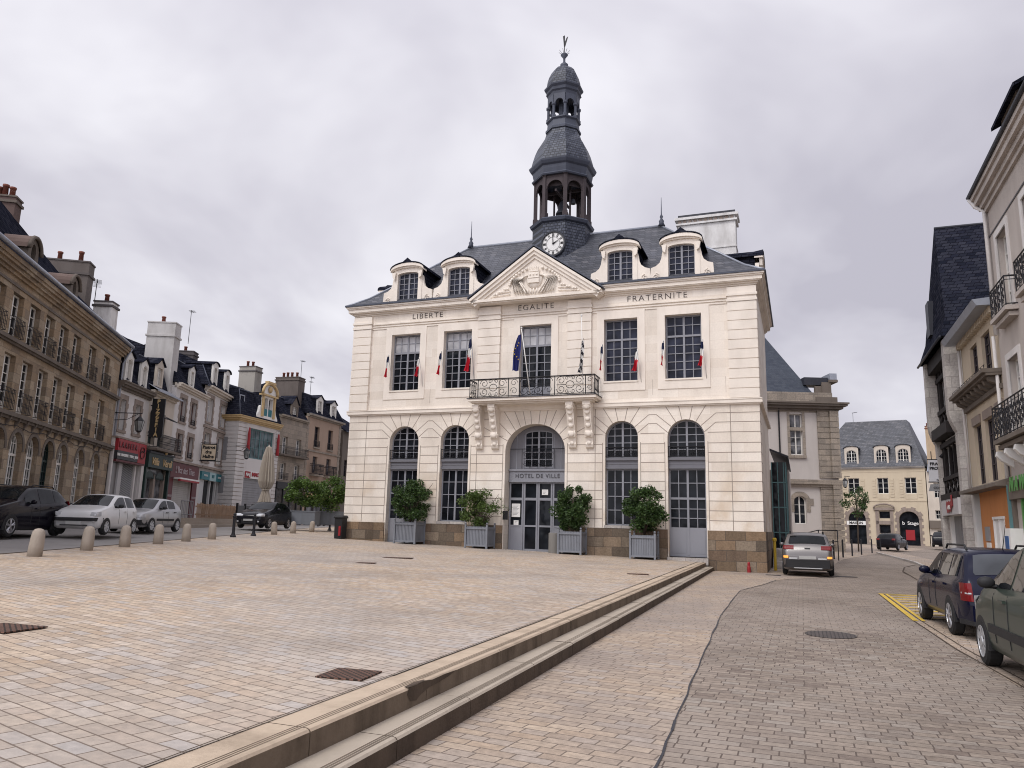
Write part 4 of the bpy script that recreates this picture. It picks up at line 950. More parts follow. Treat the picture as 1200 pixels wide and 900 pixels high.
arc2.lathe([(.3, 23.7), (.3, 25.1)], 8); tw(arc2, 'lantern_arcade', lead)
m = MB(); oct_(m, [(.86, 25.1), (.90, 25.3), (.98, 25.38), (.93, 25.42), (.96, 25.55), (1.06, 25.66), (1.08, 25.74), (.98, 25.78)], 1)
oct_(m, [(.96, 25.78), (.93, 25.95), (.90, 26.2), (.82, 26.5), (.68, 26.8), (.50, 27.0), (.28, 27.12)], 0)
m.lathe([(.15, 27.08), (.24, 27.2), (.24, 27.35), (.12, 27.45), (.07, 27.55), (.07, 27.75), (.22, 27.95), (.2, 28.0), (.05, 28.02)], 12, mat=1, sm=True)
tw(m, 'upper_dome', [slate_tower, lead])
m = MB(); m.bar((0, 0, 28), (0, 0, 29.2), .025)
for k in range(8): a = k * pi / 4; m.bar((.1 * cos(a), .1 * sin(a), 27.97), (.34 * cos(a), .34 * sin(a), 28.2), .012)
m.prism_y([(-.03, 28.5), (.05, 28.5), (.17, 28.9), (.22, 29.1), (.12, 29.02), (.03, 28.8), (-.02, 29.15), (-.1, 29.2), (-.08, 29.0)], -.012, .012)
tw(m, 'weather_vane', iron)
# clock on the front face
m = MB(); m.lathe([(.70, 0), (.74, .06), (.70, .12), (.64, .12), (.62, .06)], 32); m.build('clock_surround', lead_dark, tower, (0, -1.55, 16.12)).rotation_euler = (pi / 2, 0, 0)
ck = MB(); ck.lathe([(.63, 0), (.63, .04)], 32)
clock = ck.build('clock', white_paint, tower, (0, -1.58, 16.12)); clock.rotation_euler = (pi / 2, 0, 0)
m = MB()
for k in range(12):
    a = k * pi / 6; c_, s_ = sin(a), cos(a)
    for q in (-.045, 0, .045) if k % 3 == 0 else (-.03, .03):
        p0 = Vector((.42 * c_ - q * s_, 0, .42 * s_ + q * c_)); p1 = Vector((.57 * c_ - q * s_, 0, .57 * s_ + q * c_)); m.bar(p0, p1, .014)
m.tube([(.6 * cos(t * pi / 16), 0, .6 * sin(t * pi / 16)) for t in range(32)], .010, 4, closed=True)
m.tube([(.38 * cos(t * pi / 12), 0, .38 * sin(t * pi / 12)) for t in range(24)], .008, 4, closed=True)
m.tube([(0, -.02, 0), (-.03, -.02, .50)], .028, 4, r1=.012); m.tube([(0, -.02, 0), (.30, -.02, .17)], .035, 4, r1=.015); m.ball((0, -.02, 0), .05, 8)
m.build('clock_hands_and_numerals', black_paint, tower, (0, -1.635, 16.12))
# flags
def flag_cloth(kind, L_, w):
    """furled cloth hanging down beside its pole"""
    m = MB(); n, c = 14, 8; vs = []; fs = []; mats = []
    for i in range(n + 1):
        t = i / n; ww = w * (.18 + .95 * t ** 1.3) if kind != 'eu' else w * (.25 + .75 * sin(min(1, t * 1.25) * pi / 2))
        for k in range(c + 1):
            u = k / c; vs.append((-ww * u + .04 * sin(t * 5 + u * 4), -.05 * sin(u * 13 + t * 2) * (.4 + t), -L_ * t - .10 * u * L_ * (1 - t) + .03 * sin(u * 9)))
    for i in range(n):
        for k in range(c):
            t = (i + .5) / n; u = (k + .5) / c
            if kind == 'fr': mi = 0 if t + .15 * u < .38 else (1 if t + .12 * u < .64 else 2)
            elif kind == 'fr2': mi = 1 if t + .15 * u < .5 else 2
            elif kind == 'eu': mi = 0
            else: mi = 3 if (int((t + .25 * u) * 9) % 2 == 0) else 1
            a = i * (c + 1) + k; m.add([vs[a], vs[a + 1], vs[a + c + 2], vs[a + c + 1]], [(0, 1, 2, 3)], mi)
    if kind == 'eu':
        for k in range(7): m.ball((-w * .45 + .12 * cos(k), -.1, -L_ * .3 - k * L_ * .07), .03, 5, 4)
    return m
flagm = [plain('flag_blue', (.012, .018, .06), .8, dirt=.1), white_paint, plain('flag_red', (.55, .02, .04), .8, dirt=.1), plain('flag_black', (.02, .02, .03), .8), yellowp]
eum = [plain('flag_eu_blue', (.02, .025, .13), .8, dirt=.1)] + flagm[1:]
fl_names = ['left of the leftmost upper window', 'in front of the leftmost upper window', 'left of the second upper window', 'large, over the right side of the second upper window', 'left of the fourth upper window', 'over the right side of the fourth upper window', 'left of the rightmost upper window', 'over the right edge of the rightmost upper window']
for i, (x, zt, L_, w, kind) in enumerate([(-17.8, 10.0, 1.35, .26, 'fr'), (-16.05, 9.75, 1.1, .30, 'fr2'), (-14.85, 10.0, 1.35, .28, 'fr'), (-13.25, 10.65, 2.0, .42, 'fr'), (-6.72, 9.85, 1.4, .18, 'fr'), (-5.1, 9.5, 1.1, .36, 'fr2'), (-3.95, 9.85, 1.3, .18, 'fr'), (-2.25, 9.8, 1.35, .30, 'fr')]):
    t_ = thing('flag', 'drooping blue, white and red flag, ' + fl_names[i], 'flag', TH(x + .1, -.04, zt - L_ - .3), TH_A, 'national flags along the town hall front')
    m = MB(); m.bar((0, 0, 0), (-.12, -.30, L_ + .35), .014, n=6); m.build('pole', white_paint if i != 3 else lead_light, t_)
    f = flag_cloth(kind, L_ * .86, w * .72); f.build('cloth', flagm, t_, (-.10, -.33, L_ + .3))
t_ = thing('flag', 'dark blue flag with gold stars drooping from a white pole on the balcony', 'flag', TH(-9.95, -.9, 7.5), TH_A, None)
m = MB(); m.bar((0, 0, 0), (-.42, -.25, 3.15), .024, n=6); m.ball((-.42, -.25, 3.2), .05); m.build('pole', white_paint, t_); flag_cloth('eu', 1.85, .38).build('cloth', eum, t_, (-.44, -.27, 3.0))
t_ = thing('flag', 'black and white striped flag furled at the right end of the balcony', 'flag', TH(-7.45, -.9, 7.5), TH_A, None)
m = MB(); m.bar((0, 0, 0), (-.08, -.1, 3.6), .018, n=6); m.ball((-.08, -.1, 3.62), .05); m.build('pole', white_paint, t_); flag_cloth('br', 1.6, .24).build('cloth', flagm, t_, (.02, -.1, 2.55))
# glazed side porch of the hall, with entrance stairs
pc = thing('side_porch', 'dark glazed porch with sloping canopy against the flank of the town hall behind the corner', 'porch', TH(0, 0, 0), TH_A)
m = MB(); m.box(-.5, .9, 13.5, 19, 0, 5.2); m.build('wall', grey_render, pc)
m = MB()
m.hexa([(0.02, 9.1, 5.9), (.95, 9.1, 5.5), (.95, 19.5, 5.5), (.02, 19.5, 5.9)], [(0.02, 9.1, 6.0), (.95, 9.1, 5.6), (.95, 19.5, 5.6), (.02, 19.5, 6.05)]); m.build('canopy', lead_dark, pc)
m = MB(); m.box(.05, .75, 9.5, 13.4, .6, 5.3)
for k in range(5): m.box(.75, .80, 9.5 + k * .95, 9.56 + k * .95, .6, 5.3, 1)
for k in range(3): m.box(.05 + k * .3, .10 + k * .3, 9.45, 9.5, .6, 5.3, 1)
for z in (1.6, 2.9, 4.2): m.box(.05, .78, 9.46, 9.49, z, z + .06, 1)
for z in (1.6, 2.9, 4.2): m.box(.76, .79, 9.5, 13.4, z, z + .06, 1)
m.build('glazing', [glass, teal_d], pc)
m = MB()
for k in range(5): m.box(.15 + 0, 1.35, 9.2 - (4 - k) * .32 - 3.6, 9.4, .0, .16 + k * .17)
m.build('stairs', ashlar_light, pc)
hr = thing('handrail', 'dark tubular handrail on the steps beyond the silver car', 'handrail', TH(1.35, 9.6, .3), TH_A)
m = MB()
for x in (0, .9, 1.8): m.bar((x, 0, 0), (x, 0, 1.5 - (.25 if x == 0 else 0)), .025, n=6)
m.tube([(-.45, -.8, .6), (0, 0, 1.25), (.9, 0, 1.5), (1.8, 0, 1.5), (1.8, 1.4, 1.5)], .028, 6); m.bar((0, 0, .8), (1.8, 0, .95), .02); m.build('rail', iron, hr)
yp = MB(); yp.lathe([(.06, 0), (.06, 1.25)], 10); yp.lathe([(.09, 1.25), (.09, 1.36), (.05, 1.4)], 10)
tag(yp.build('marker_post', yellowp, None, TH(.32, 2.4, 0), TH_A), 'slim yellow post against the flank of the town hall, just behind its corner', 'post')
rp = MB(); rp.lathe([(.07, 0), (.07, .22), (.055, .25), (.055, .38), (.03, .42)], 10)
tag(rp.build('hydrant', red_paint, None, TH(-.62, -.28, 0), TH_A), 'small red fire connection sticking out of the ground at the town hall plinth', 'hydrant')
# ------------------------------------------------------------------ left side of the square
def front_frame(o, ang, x, y=0, z=0):
    a = RAD(ang); return Vector((o[0] + x * cos(a) - y * sin(a), o[1] + x * sin(a) + y * cos(a), z))
def house(name, label, o, ang, group=None): return thing(name, label, 'building', (o[0], o[1], 0), RAD(ang), group)
LA, WA, FA = 102.3, 93.7, 76.5
# -- brown stone terrace with arches
b = house('stone_building', 'long brown stone building with arched ground floor and iron balconies at the left edge', LC, LA)
xs = [-2.42, -4.72, -7.0, -8.70, -10.38, -12.03, -13.68, -15.3, -17.0, -18.7, -20.4, -22.1, -23.8, -25.5]
hs = []
for x in xs: hs += [hole(x - .50, x + .50, 8.02, 9.72), hole(x - .50, x + .50, 5.36, 7.44)]
axs = [-2.28, -4.66, -7.02, -8.70, -10.40, -12.05, -13.7, -15.35, -17.0, -18.7, -20.4, -22.1, -23.8, -25.5]
for i, x in enumerate(axs): hs.append(hole(x - .58, x + .58, 1.1 if i in (1, 2, 5) else 1.7, 4.70, .58, 10))
body(b, -27, 0, 9, -.2, 10.4, hs, brown_stone, .24)
for i, x in enumerate(xs):
    window(b, x - .50, x + .50, 8.02, 9.72, 0, .19, 1, (4,), 0, white_wood, glass, .06, True, 0)
    window(b, x - .50, x + .50, 5.36, 7.44, 0, .19, 1, (5,), 0, white_wood, glass, .06, True, .35)
    rail(b, x - .50, x + .50, 8.05, .72, -.16, .16, 8, .009); rail(b, x - .50, x + .50, 5.38, .78, -.16, .16, 8, .009)
for i, x in enumerate(axs):
    dr = i in (1, 2, 5)
    window(b, x - .58, x + .58, 1.1 if dr else 1.7, 4.70, .58, .19, 2, (4, 2), 2.15 if not dr else 2.75, white_wood if i != 3 else green_d, glass, .06, True, .5 if not dr else 1.0, None)
m = MB(); m.box(-27, .05, -.20, .1, 7.86, 8.0); m.box(-27, .03, -.12, .1, 7.78, 7.859); m.box(-27, .05, -.22, .1, 5.18, 5.33); m.box(-27, .03, -.12, .1, 5.08, 5.179)
for x in xs:
    for dx in (-.42, .42): m.prism_x([(0, 5.17), (-.18, 5.17), (-.15, 5.05), (-.04, 4.9), (0, 4.8)], x + dx - .05, x + dx + .05)
m.build('balcony_ledge', brown_dark, b)
m = MB(); m.box(-27, .04, -.04, .1, 9.92, 10.02); m.build('string_course', brown_dark, b)
for x in axs:
    m = MB(); lp = [hole(x - .74, x + .74, 4.0, 4.86, .74, 12), hole(x - .58, x + .58, 4.0, 4.705, .58, 12)]
    m.tess(lp, lambda u, v: (u, -.03, v))
    for h in lp:
        for p, q in zip(h[1:], h[2:]): m.quad((p[0], -.03, p[1]), (q[0], -.03, q[1]), (q[0], .01, q[1]), (p[0], .01, p[1]))
    m.build('arch_ring', brown_dark, b)
cornice(b, -27, 0, 10.25, [(.12, .10), (.14, .20), (.12, .30), (.18, .36)], brown_stone, ends=(0, 1))
m = MB(); m.tube([(-27, -.44, 10.90), (.42, -.44, 10.90)], .085, 8); m.tube([(.4, -.42, 10.85), (.35, -.18, 10.3), (.16, -.10, 9.9), (.12, -.08, 1.0)], .055, 6); m.build('gutter', lead_light, b)
m = MB(); e0 = 10.82
m.add([(-27, -.34, e0), (.30, -.34, e0), (.35, 9, e0), (-27, 9, e0), (-27, 3.0, 15.9), (-9.4, 3.0, 15.0), (-.6, 2.6, 13.6), (-27, 5.6, 15.9), (-9.4, 5.6, 15.0), (-.6, 5.6, 13.6)],
      [(0, 1, 6, 5), (0, 5, 4), (4, 5, 8, 7), (5, 6, 9, 8), (1, 2, 9, 6), (2, 3, 7, 8), (2, 8, 9)])
m.build('roof', slate_dark, b)
def bull_dormer(x):
    m = MB(); y = .35; w = .52
    out = hole(x - w, x + w, 11.1, 12.45, .52, 10); op = [(x + .22 * cos(t * pi / 8), 11.9 + .36 * sin(t * pi / 8)) for t in range(16)]
    wall_front(m, out, [op], y, .2)
    for p, q in zip(out, out[1:] + out[:1]): m.quad((p[0], y, p[1]), (q[0], y, q[1]), (q[0], y + 2.2, q[1]), (p[0], y + 2.2, p[1]), 0)
    m.tube([(x + .62 * cos(k * pi / 10), y - .06, 11.93 + .6 * sin(k * pi / 10)) for k in range(11)], .08, 5)
    m.tess([[(x + .22 * cos(t * pi / 8), 11.9 + .36 * sin(t * pi / 8)) for t in range(16)]], lambda u, v: (u, y + .15, v), 1)
    for k in range(10):
        a0, a1 = k * pi / 10, (k + 1) * pi / 10
        m.quad((x + .62 * cos(a0), y - .1, 11.95 + .62 * sin(a0)), (x + .62 * cos(a1), y - .1, 11.95 + .62 * sin(a1)), (x + .62 * cos(a1), y + 2.2, 11.95 + .62 * sin(a1)), (x + .62 * cos(a0), y + 2.2, 11.95 + .62 * sin(a0)), 2)
    m.build('dormer', [brown_dark, glass, plain('brown_slabs', (.17, .12, .105), .85, dirt=.4)], b)
bull_dormer(-12.1); bull_dormer(-7.2); bull_dormer(-17.5)
chimney(b, -.75, .15, 1.95, 4.2, 10.5, 15.3, plain('chimney_grey', (.14, .12, .11), .9, dirt=.5, scale=1.5), 2, cap=plain('chimney_cap', (.12, .105, .10), .9), along='y', caph=.8)
chimney(b, -8.2, -7.5, 2.9, 4.0, 12.5, 15.75, plain('chimney_brick', (.13, .09, .08), .9, dirt=.5), 3, cap=brown_dark)
# -- row of white houses (A to D)
def quoins(m, x, z0, z1, w0=.28, w1=.42, h=.28, y=-.03):
    z = z0; k = 0
    while z < z1 - .05:
        w = w0 if k % 2 else w1; m.box(x - w, x + w, y, .03, z, min(z + h - .01, z1)); z += h; k += 1
def stone_frame(m, x0, x1, z0, z1, w=.2, y=-.035, head=.28):
    z = z0 - .1; k = 0
    while z < z1:
        e = .1 if k % 2 else 0; m.box(x0 - w - e, x0, y, .03, z, min(z + .27, z1)); m.box(x1, x1 + w + e, y, .03, z, min(z + .27, z1)); z += .28; k += 1
    m.box(x0 - w, x1 + w, y - .01, .03, z1, z1 + head); m.box(x0 - w, x1 + w, y - .06, .1, z0 - .14, z0)
A = house('corner_house', 'narrow white house with red shop sign, two stone framed windows and arched dormers', LC, WA)
hs = [hole(.55, 1.25, 6.3, 8.0), hole(2.55, 3.25, 6.3, 8.0), hole(.25, 3.95, 1.0, 4.55)]
body(A, .05, 4.4, 8, 0, 8.7, hs, white_render, .3)
for a in (.55, 2.55): m = MB(); stone_frame(m, a, a + .7, 6.3, 8.0, .22); m.build('window_surround', quoin_m, A)
for a in (.55, 2.55): window(A, a, a + .7, 6.3, 8.0, 0, .2, 1, (4,), 0, white_wood, glass, .05)
cornice(A, .05, 4.4, 8.5, [(.14, .12), (.12, .25), (.14, .36), (.08, .40)], brown_dark, ends=(0, 0))
m = MB(); m.box(0.02, 4.4, -.3, .1, 5.80, 5.90); m.build('ledge', quoin_m, A)
for x0, x1 in ((.05, .22), (3.98, 4.35)): m = MB(); m.box(x0, x1, -.13, .25, .9, 5.8); m.build('pilaster', white_render, A)
m = MB(); m.box(.23, 3.95, -.3, -.05, 5.15, 5.78, 0); m.box(.23, 2.9, -.302, -.06, 4.68, 5.149, 1); m.box(2.9, 3.95, -.31, -.05, 4.66, 5.76, 0); m.box(.23, 3.95, -.28, -.04, 4.55, 4.66, 2)
fas = m.build('shop_fascia', [red_paint, plain('dark_fascia', (.03, .03, .035), .5), dark_red], A)
m = MB(); m.tube([(3.42 + .33 * cos(k * pi / 8) * (1 - .1 * sin(k)), -.34, 5.25 + .33 * sin(k * pi / 8)) for k in range(16)], .025, 4, closed=True); m.tube([(3.2, -.34, 5.25), (3.35, -.34, 5.38), (3.5, -.34, 5.28), (3.62, -.34, 5.42)], .025, 4); m.build('emblem', black_paint, fas)
text('L A A S E E A', .42, dark_red, fas, (1.5, -.32, 5.46), bold=.01); text('BAR  BRASSERIE  TABAC  JEUX', .20, white_paint, fas, (1.55, -.32, 4.92), bold=.006)
m = MB(); m.box(.3, 1.35, .1, .16, 1.0, 4.5, 0); m.box(.3, .42, .04, .1, 1.0, 4.5, 1); m.box(1.3, 1.75, .0, .16, 1.0, 4.5, 2)
for k in range(3): m.lathe([(.16, 0), (.16, .02)], 12); break
m.build('shop_door', [plain('grey_shop_glass', (.17, .16, .16), .3), dark_red, plain('shop_post', (.45, .44, .44), .6)], A)
m = MB(); m.box(1.76, 3.4, .12, .18, 1.0, 4.5, 0)
for k in range(38):   # diagonal links of the roller grille
    t = k * .16 - 2.0
    x0, z0 = 1.76, 1.0 + t; x1, z1 = 3.4, 1.0 + t + 1.5
    if z0 < 1.0: x0 += (1.0 - z0) / 1.5 * 1.64; z0 = 1.0
    if z1 > 4.5: x1 -= (z1 - 4.5) / 1.5 * 1.64; z1 = 4.5
    if x1 > x0 + .05: m.bar((x0, .1, z0), (x1, .1, z1), .022, 1)
m.box(3.4, 3.6, .0, .16, 1.0, 4.5, 2); m.build('roller_grille', [plain('grille_back', (.10, .10, .10), .6), plain('grille_bar', (.33, .33, .33), .5), white_render], A)
mansard(A, .05, 4.4, 8, 8.95, 10.9, .75, 13.3, slate_dark, hips=(False, False), over=.1)
dormer(A, .98, 9.0, .98, 1.45, -.08, 1.5, white_wood, 'garch'); dormer(A, 3.05, 9.0, .98, 1.45, -.08, 1.5, white_wood, 'garch')
stain = plain('stained_chimney', (.72, .70, .68), .9, dirt=1.0, scale=1.4, bump=.2)
chimney(A, .3, 1.2, .95, 2.05, 9.5, 13.5, stain, 1, cap=plain('chimney_top', (.10, .09, .09), .9, dirt=.3), taper=.05)
aerial(A, .6, 2.1, 13.5, 1.3, 4)
B = house('pizzeria_house', 'low cream house with a shopfront in dark green and a vertical sign', LC, WA)
hs = [hole(4.75, 5.65, 5.95, 8.0), hole(6.25, 7.1, 5.95, 8.0), hole(4.75, 8.1, 1.5, 4.6)]
body(B, 4.4, 8.45, 7, 0, 9.0, hs, cream_render2, .25)
for a, c in ((4.75, 5.65), (6.25, 7.1)): window(B, a, c, 5.95, 8.0, 0, .18, 1, (3,), 0, green_d, glass, .06, True, .4)
m = MB(); m.box(4.5, 8.4, -.72, 0, 5.58, 5.72); m.build('balcony_slab', brown_dark, B)
rail(B, 4.55, 8.35, 5.72, .85, -.66, .64, 26, .016)
cornice(B, 4.4, 8.45, 8.95, [(.12, .12), (.14, .26)], cream_render2, ends=(0, 0))
m = MB(); m.quad((4.4, -.45, 9.2), (8.5, -.45, 9.2), (8.5, .5, 9.75), (4.4, .5, 9.75)); m.box(4.4, 8.5, -.5, -.42, 9.12, 9.22); m.build('eaves_zinc', lead_light, B)
mansard(B, 4.4, 8.45, 7, 9.5, 11.3, .9, 12.6, slate_dark, hips=(False, False), over=-.3)
dormer(B, 5.9, 9.6, 1.1, 1.35, .15, 1.6, cream_render2, 'gable', roofh=.5)
m = MB(); m.box(4.45, 8.35, -.32, .05, 4.55, 5.5, 0); m.box(4.45, 8.35, -.40, .05, 5.4, 5.52, 1)
for k in range(2): m.box(4.5 + k * 3.6, 4.7 + k * 3.6, -.2, .2, 1.4, 4.55, 0)
fas = m.build('shop_fascia', [green_d, lead_dark], B)
text('Villa   Verdi', .62, gold, fas, (6.45, -.34, 4.92), bold=.014, shear=.25, sx=1.1); m = MB(); m.ball((6.75, -.42, 5.62), .2, 8, 0, (1, .5, 1)); m.build('emblem', gold, fas)
m = MB(); m.box(4.75, 8.1, .2, .25, 1.5, 4.6, 0)
for x in (4.8, 6.3, 7.9): m.box(x, x + .28, .0, .2, 1.5, 4.2, 1)
for xc in (5.6, 7.2): m.tess([hole(xc - .72, xc + .72, 4.0, 4.55, .01, 4)[:2] + [(xc + .72, 4.6)] + [(xc + .62 * cos(k * pi / 8), 3.9 + .5 * sin(k * pi / 8)) for k in range(9)] + [(xc - .72, 4.6)]], lambda u, v: (u, -.02, v), 2)
m.build('shopfront', [glass_curt, quoin_m, green_d], B)
m = MB(); m.box(4.7, 5.5, -.05, .05, 1.3, 2.4); m.build('stall_riser', brown_dark, B)
sg = thing('shop_sign', 'tall black vertical sign with yellow letters on the cream house above the green shopfront', 'sign', front_frame(LC, WA, 4.5, -.06, 6.3), RAD(WA), None)
m = MB(); m.box(-.05, .05, -.85, -.10, 0, 2.35); m.box(-.02, .02, -.1, 0, .3, .36); m.box(-.02, .02, -.1, 0, 1.9, 1.96); m.build('panel', black_paint, sg)
for k, ch in enumerate('PIZZERIA'):
    for rz, x in ((-pi / 2, -.062),):
        text(ch, .33, gold, sg, (x, -.47, 2.17 - k * .285), rz, bold=.012)
for a in (5.2, 6.67):
    m = MB(); m.tube([(a - .5, -.05, 7.85), (a - .45, -.75, 7.55), (a + .45, -.75, 7.55), (a + .5, -.05, 7.85)], .03, 5); m.quad((a - .5, -.05, 7.9), (a + .5, -.05, 7.9), (a + .45, -.75, 7.6), (a - .45, -.75, 7.6)); m.build('awning', iron, B)
C_ = house('bar_house', 'white three-storey house with stone window frames above a dark red shopfront', LC, WA)
hs = []
for a in (9.45, 11.5): hs += [hole(a, a + .95, 7.95, 9.55), hole(a, a + .95, 5.65, 7.15)]
hs.append(hole(9.3, 12.95, 1.6, 4.2))
body(C_, 8.45, 14.3, 8, 0, 10.2, hs, white_render, .28)
for a in (9.45, 11.5):
    for z0, z1 in ((7.95, 9.55), (5.65, 7.15)): m = MB(); stone_frame(m, a, a + .95, z0, z1); m.build('window_surround', quoin_m, C_)
for a in (9.45, 11.5):
    window(C_, a, a + .95, 7.95, 9.55, 0, .2, 1, (3,), 0, plain('brown_joinery', (.14, .07, .06), .6), glass_curt, .06); window(C_, a, a + .95, 5.65, 7.15, 0, .2, 1, (3,), 0, MATS['brown_joinery'], glass_curt, .06)
    rail(C_, a, a + .95, 7.95, .4, -.02, .1, 6, .01); rail(C_, a, a + .95, 5.65, .4, -.02, .1, 6, .01)
cornice(C_, 8.45, 14.3, 10.05, [(.12, .12), (.14, .26), (.1, .34)], cream_render2, ends=(0, 0))
mansard(C_, 8.45, 14.3, 8, 10.42, 12.3, .9, 13.4, slate_dark, hips=(False, False), over=.1)
dormer(C_, 11.0, 10.5, .95, 1.25, -.05, 2.0, white_wood, 'gable')
chimney(C_, 7.95, 9.0, .3, 2.1, 9.0, 14.35, plain('pale_chimney', (.50, .485, .475), .9, dirt=.45, scale=1.2, bump=.15), 1, cap=MATS['pale_chimney'], caph=1.0)
m = MB(); m.box(8.5, 14.2, -.25, .05, 5.22, 5.36); m.build('ledge', quoin_m, C_)
m = MB(); m.box(8.5, 13.9, -.16, .05, 4.2, 5.2, 0); m.box(8.5, 9.28, -.1, .2, 1.4, 4.2, 0); m.box(12.97, 13.9, -.1, .2, 1.4, 4.2, 0); m.box(9.28, 12.97, -.55, -.1, 4.12, 4.22, 1); m.box(9.28, 12.97, -.56, -.4, 4.0, 4.11, 2)
fas = m.build('shop_fascia', [dark_red, white_paint, red_paint], C_)
text("L'Ilot des Thes", .62, plain('pale_letters', (.4, .33, .34), .6), fas, (11.1, -.18, 4.72), bold=.004)
for x in (8.9, 13.4): text('BRASSERIE'[0:8], .2, plain('pale_letters', (.4, .33, .34), .6), fas, (x, -.12, 3.0), spacing=1)
m = MB()
for k in range(22): m.box(9.3, 12.95, .12 + .012 * (k % 2), .2, 1.5 + k * .123, 1.5 + k * .123 + .112)
m.build('roller_shutter', plain('pale_shutter', (.46, .44, .42), .6, dirt=.3), C_)
D_ = house('bistro_house', 'white three-storey house with two tall dormers above a teal shop sign', LC, WA)
hs = []
for a in (14.75, 17.9): hs += [hole(a, a + 1.25, 8.65, 10.45), hole(a, a + 1.2, 5.75, 7.85)]
hs.append(hole(14.7, 19.4, 1.7, 4.4))
body(D_, 14.3, 21.2, 9, 0, 11.0, hs, white_render, .28)
for a in (14.75, 17.9):
    m = MB(); stone_frame(m, a, a + 1.25, 8.65, 10.45, .24); m.build('window_surround', quoin_m, D_); m = MB(); stone_frame(m, a, a + 1.2, 5.75, 7.85, .24); m.build('window_surround', quoin_m, D_)
m = MB(); quoins(m, 20.9, 5.4, 11.0, .12, .3); m.build('corner_quoins', quoin_m, D_)
m = MB(); m.box(14.3, 21.2, -.14, .03, 8.2, 8.38); m.build('string_course', quoin_m, D_)
for a in (14.75, 17.9):
    window(D_, a, a + 1.25, 8.65, 10.45, 0, .2, 1, (3,), 0, white_wood, glass_white, .07); window(D_, a, a + 1.2, 5.75, 7.85, 0, .2, 1, (3,), 0, white_wood, glass_curt, .07, True, .5)
cornice(D_, 14.3, 21.2, 10.85, [(.14, .12), (.16, .3), (.14, .42)], cream_render2, ends=(0, 1))
mansard(D_, 14.3, 21.2, 9, 11.3, 13.1, .8, 14.6, slate_dark, hips=(True, True), over=.25)
dormer(D_, 15.6, 11.3, 1.15, 1.7, -.1, 2.2, white_wood, 'arch'); dormer(D_, 18.6, 11.3, 1.15, 1.7, -.1, 2.2, white_wood, 'arch')
aerial(D_, 14.6, 1.8, 14.4, 2.6, 2, .1); chimney(D_, 19.3, 20.4, 3.0, 4.6, 12, 14.9, plain('chimney_dark', (.10, .09, .09), .9), 1)
m = MB(); m.box(14.3, 20.6, -.28, .05, 5.22, 5.38); m.build('ledge', quoin_m, D_)
m = MB(); m.box(14.6, 19.6, -.14, .05, 4.42, 5.0, 0); m.box(16.4, 17.9, -.15, .05, 4.4, 5.02, 1)
fas = m.build('shop_fascia', [teal, plain('pale_teal', (.35, .5, .52), .5)], D_)
text('PRESSING', .2, white_paint, fas, (15.5, -.16, 4.72)); text('NET', .3, teal, fas, (17.15, -.17, 4.72), bold=.01); text('LAVERIE', .2, white_paint, fas, (18.7, -.16, 4.72))
m = MB(); m.box(14.7, 19.4, .2, .25, 1.6, 4.4, 0)
for x in (14.7, 15.6, 17.2, 18.5, 19.2): m.box(x, x + (.9 if x == 14.7 else .18), .05, .2, 1.6, 4.4, 1)
m.build('shopfront', [glass, plain('pale_shopframe', (.5, .5, .5), .6)], D_)
bs = thing('shop_sign', 'cream hanging sign with a black frame in front of the white houses', 'sign', front_frame(LC, WA, 14.15, 0, 5.75), RAD(WA))
m = MB(); m.box(-.05, .05, -1.15, -.12, 0, 1.15, 0); m.box(-.06, .06, -1.18, -.09, -.04, .03, 1); m.box(-.06, .06, -1.18, -.09, 1.12, 1.19, 1); m.box(-.06, .06, -1.18, -1.13, 0.031, 1.119, 1); m.box(-.06, .06, -.14, -.09, .031, 1.119, 1)
m.bar((0, -1.5, -.06), (0, .0, -.06), .025, 1); m.bar((0, -1.2, 1.25), (0, 0, 1.25), .02, 1); m.build('panel', [plain('cream_sign', (.62, .52, .38), .6), black_paint], bs)
for s, z in (('Bistrot', .92), ('des', .58), ('Halles', .25)): text(s, .32, black_paint, bs, (-.07, -.63, z), -pi / 2, bold=.012)
# -- gilded corner house, stone house and pink-grey house beyond
F0 = (-21.586, 60.0)
F = house('gilded_house', 'white corner shop building with gold trim, ornate gold dormer and wide glazed bay', F0, FA)
hs = [hole(1.55, 5.4, 6.5, 8.95), hole(1.35, 4.9, 1.2, 4.9)]
body(F, 0, 6.15, 7, 0, 9.5, hs, white_render, .3)
for x0, x1 in ((-.04, 1.2), (5.6, 6.15)):
    m = MB(); z = 1.2; m.box(x0 + .03, x1 - .01, -.03, .03, 1.2, 9.2, 1)
    while z < 9.2:
        m.box(x0, x1, -.06, .03, z, z + .27)
        if x0 < 0: m.box(-.05, .03, .03, 2.2, z, z + .27)
        z += .32
    m.build('rusticated_pilaster', [white_render, groove], F)
cornice(F, 0, 6.15, 9.3, [(.12, .1), (.12, .22), (.16, .34), (.06, .4)], gold, ends=(1, 0), depth=5)
w = window(F, 1.55, 5.4, 6.5, 8.95, 0, .15, 3, (3,), 0, teal_d, glassy('blue_grey_glass', (.10, .13, .14), .1), .09, True)
m = MB(); m.box(1.3, 1.35, 0, 0, 0, 0)
m = MB(); m.box(1.3, 5.1, -.06, .1, 4.88, 5.45, 0); m.box(1.35, 2.15, -.09, -.06, 4.9, 5.42, 1)
fas = m.build('shop_fascia', [white_paint, red_paint], F); text('NAJ', .36, white_paint, fas, (1.75, -.11, 5.16), bold=.01); text('IMMO', .42, red_paint, fas, (2.9, -.08, 5.2), bold=.02)
m = MB()
for k in range(20): m.box(1.35, 4.9, .1 + .01 * (k % 2), .18, 1.1 + k * .19, 1.1 + k * .19 + .18)
m.build('roller_shutter', shutter_grey, F)
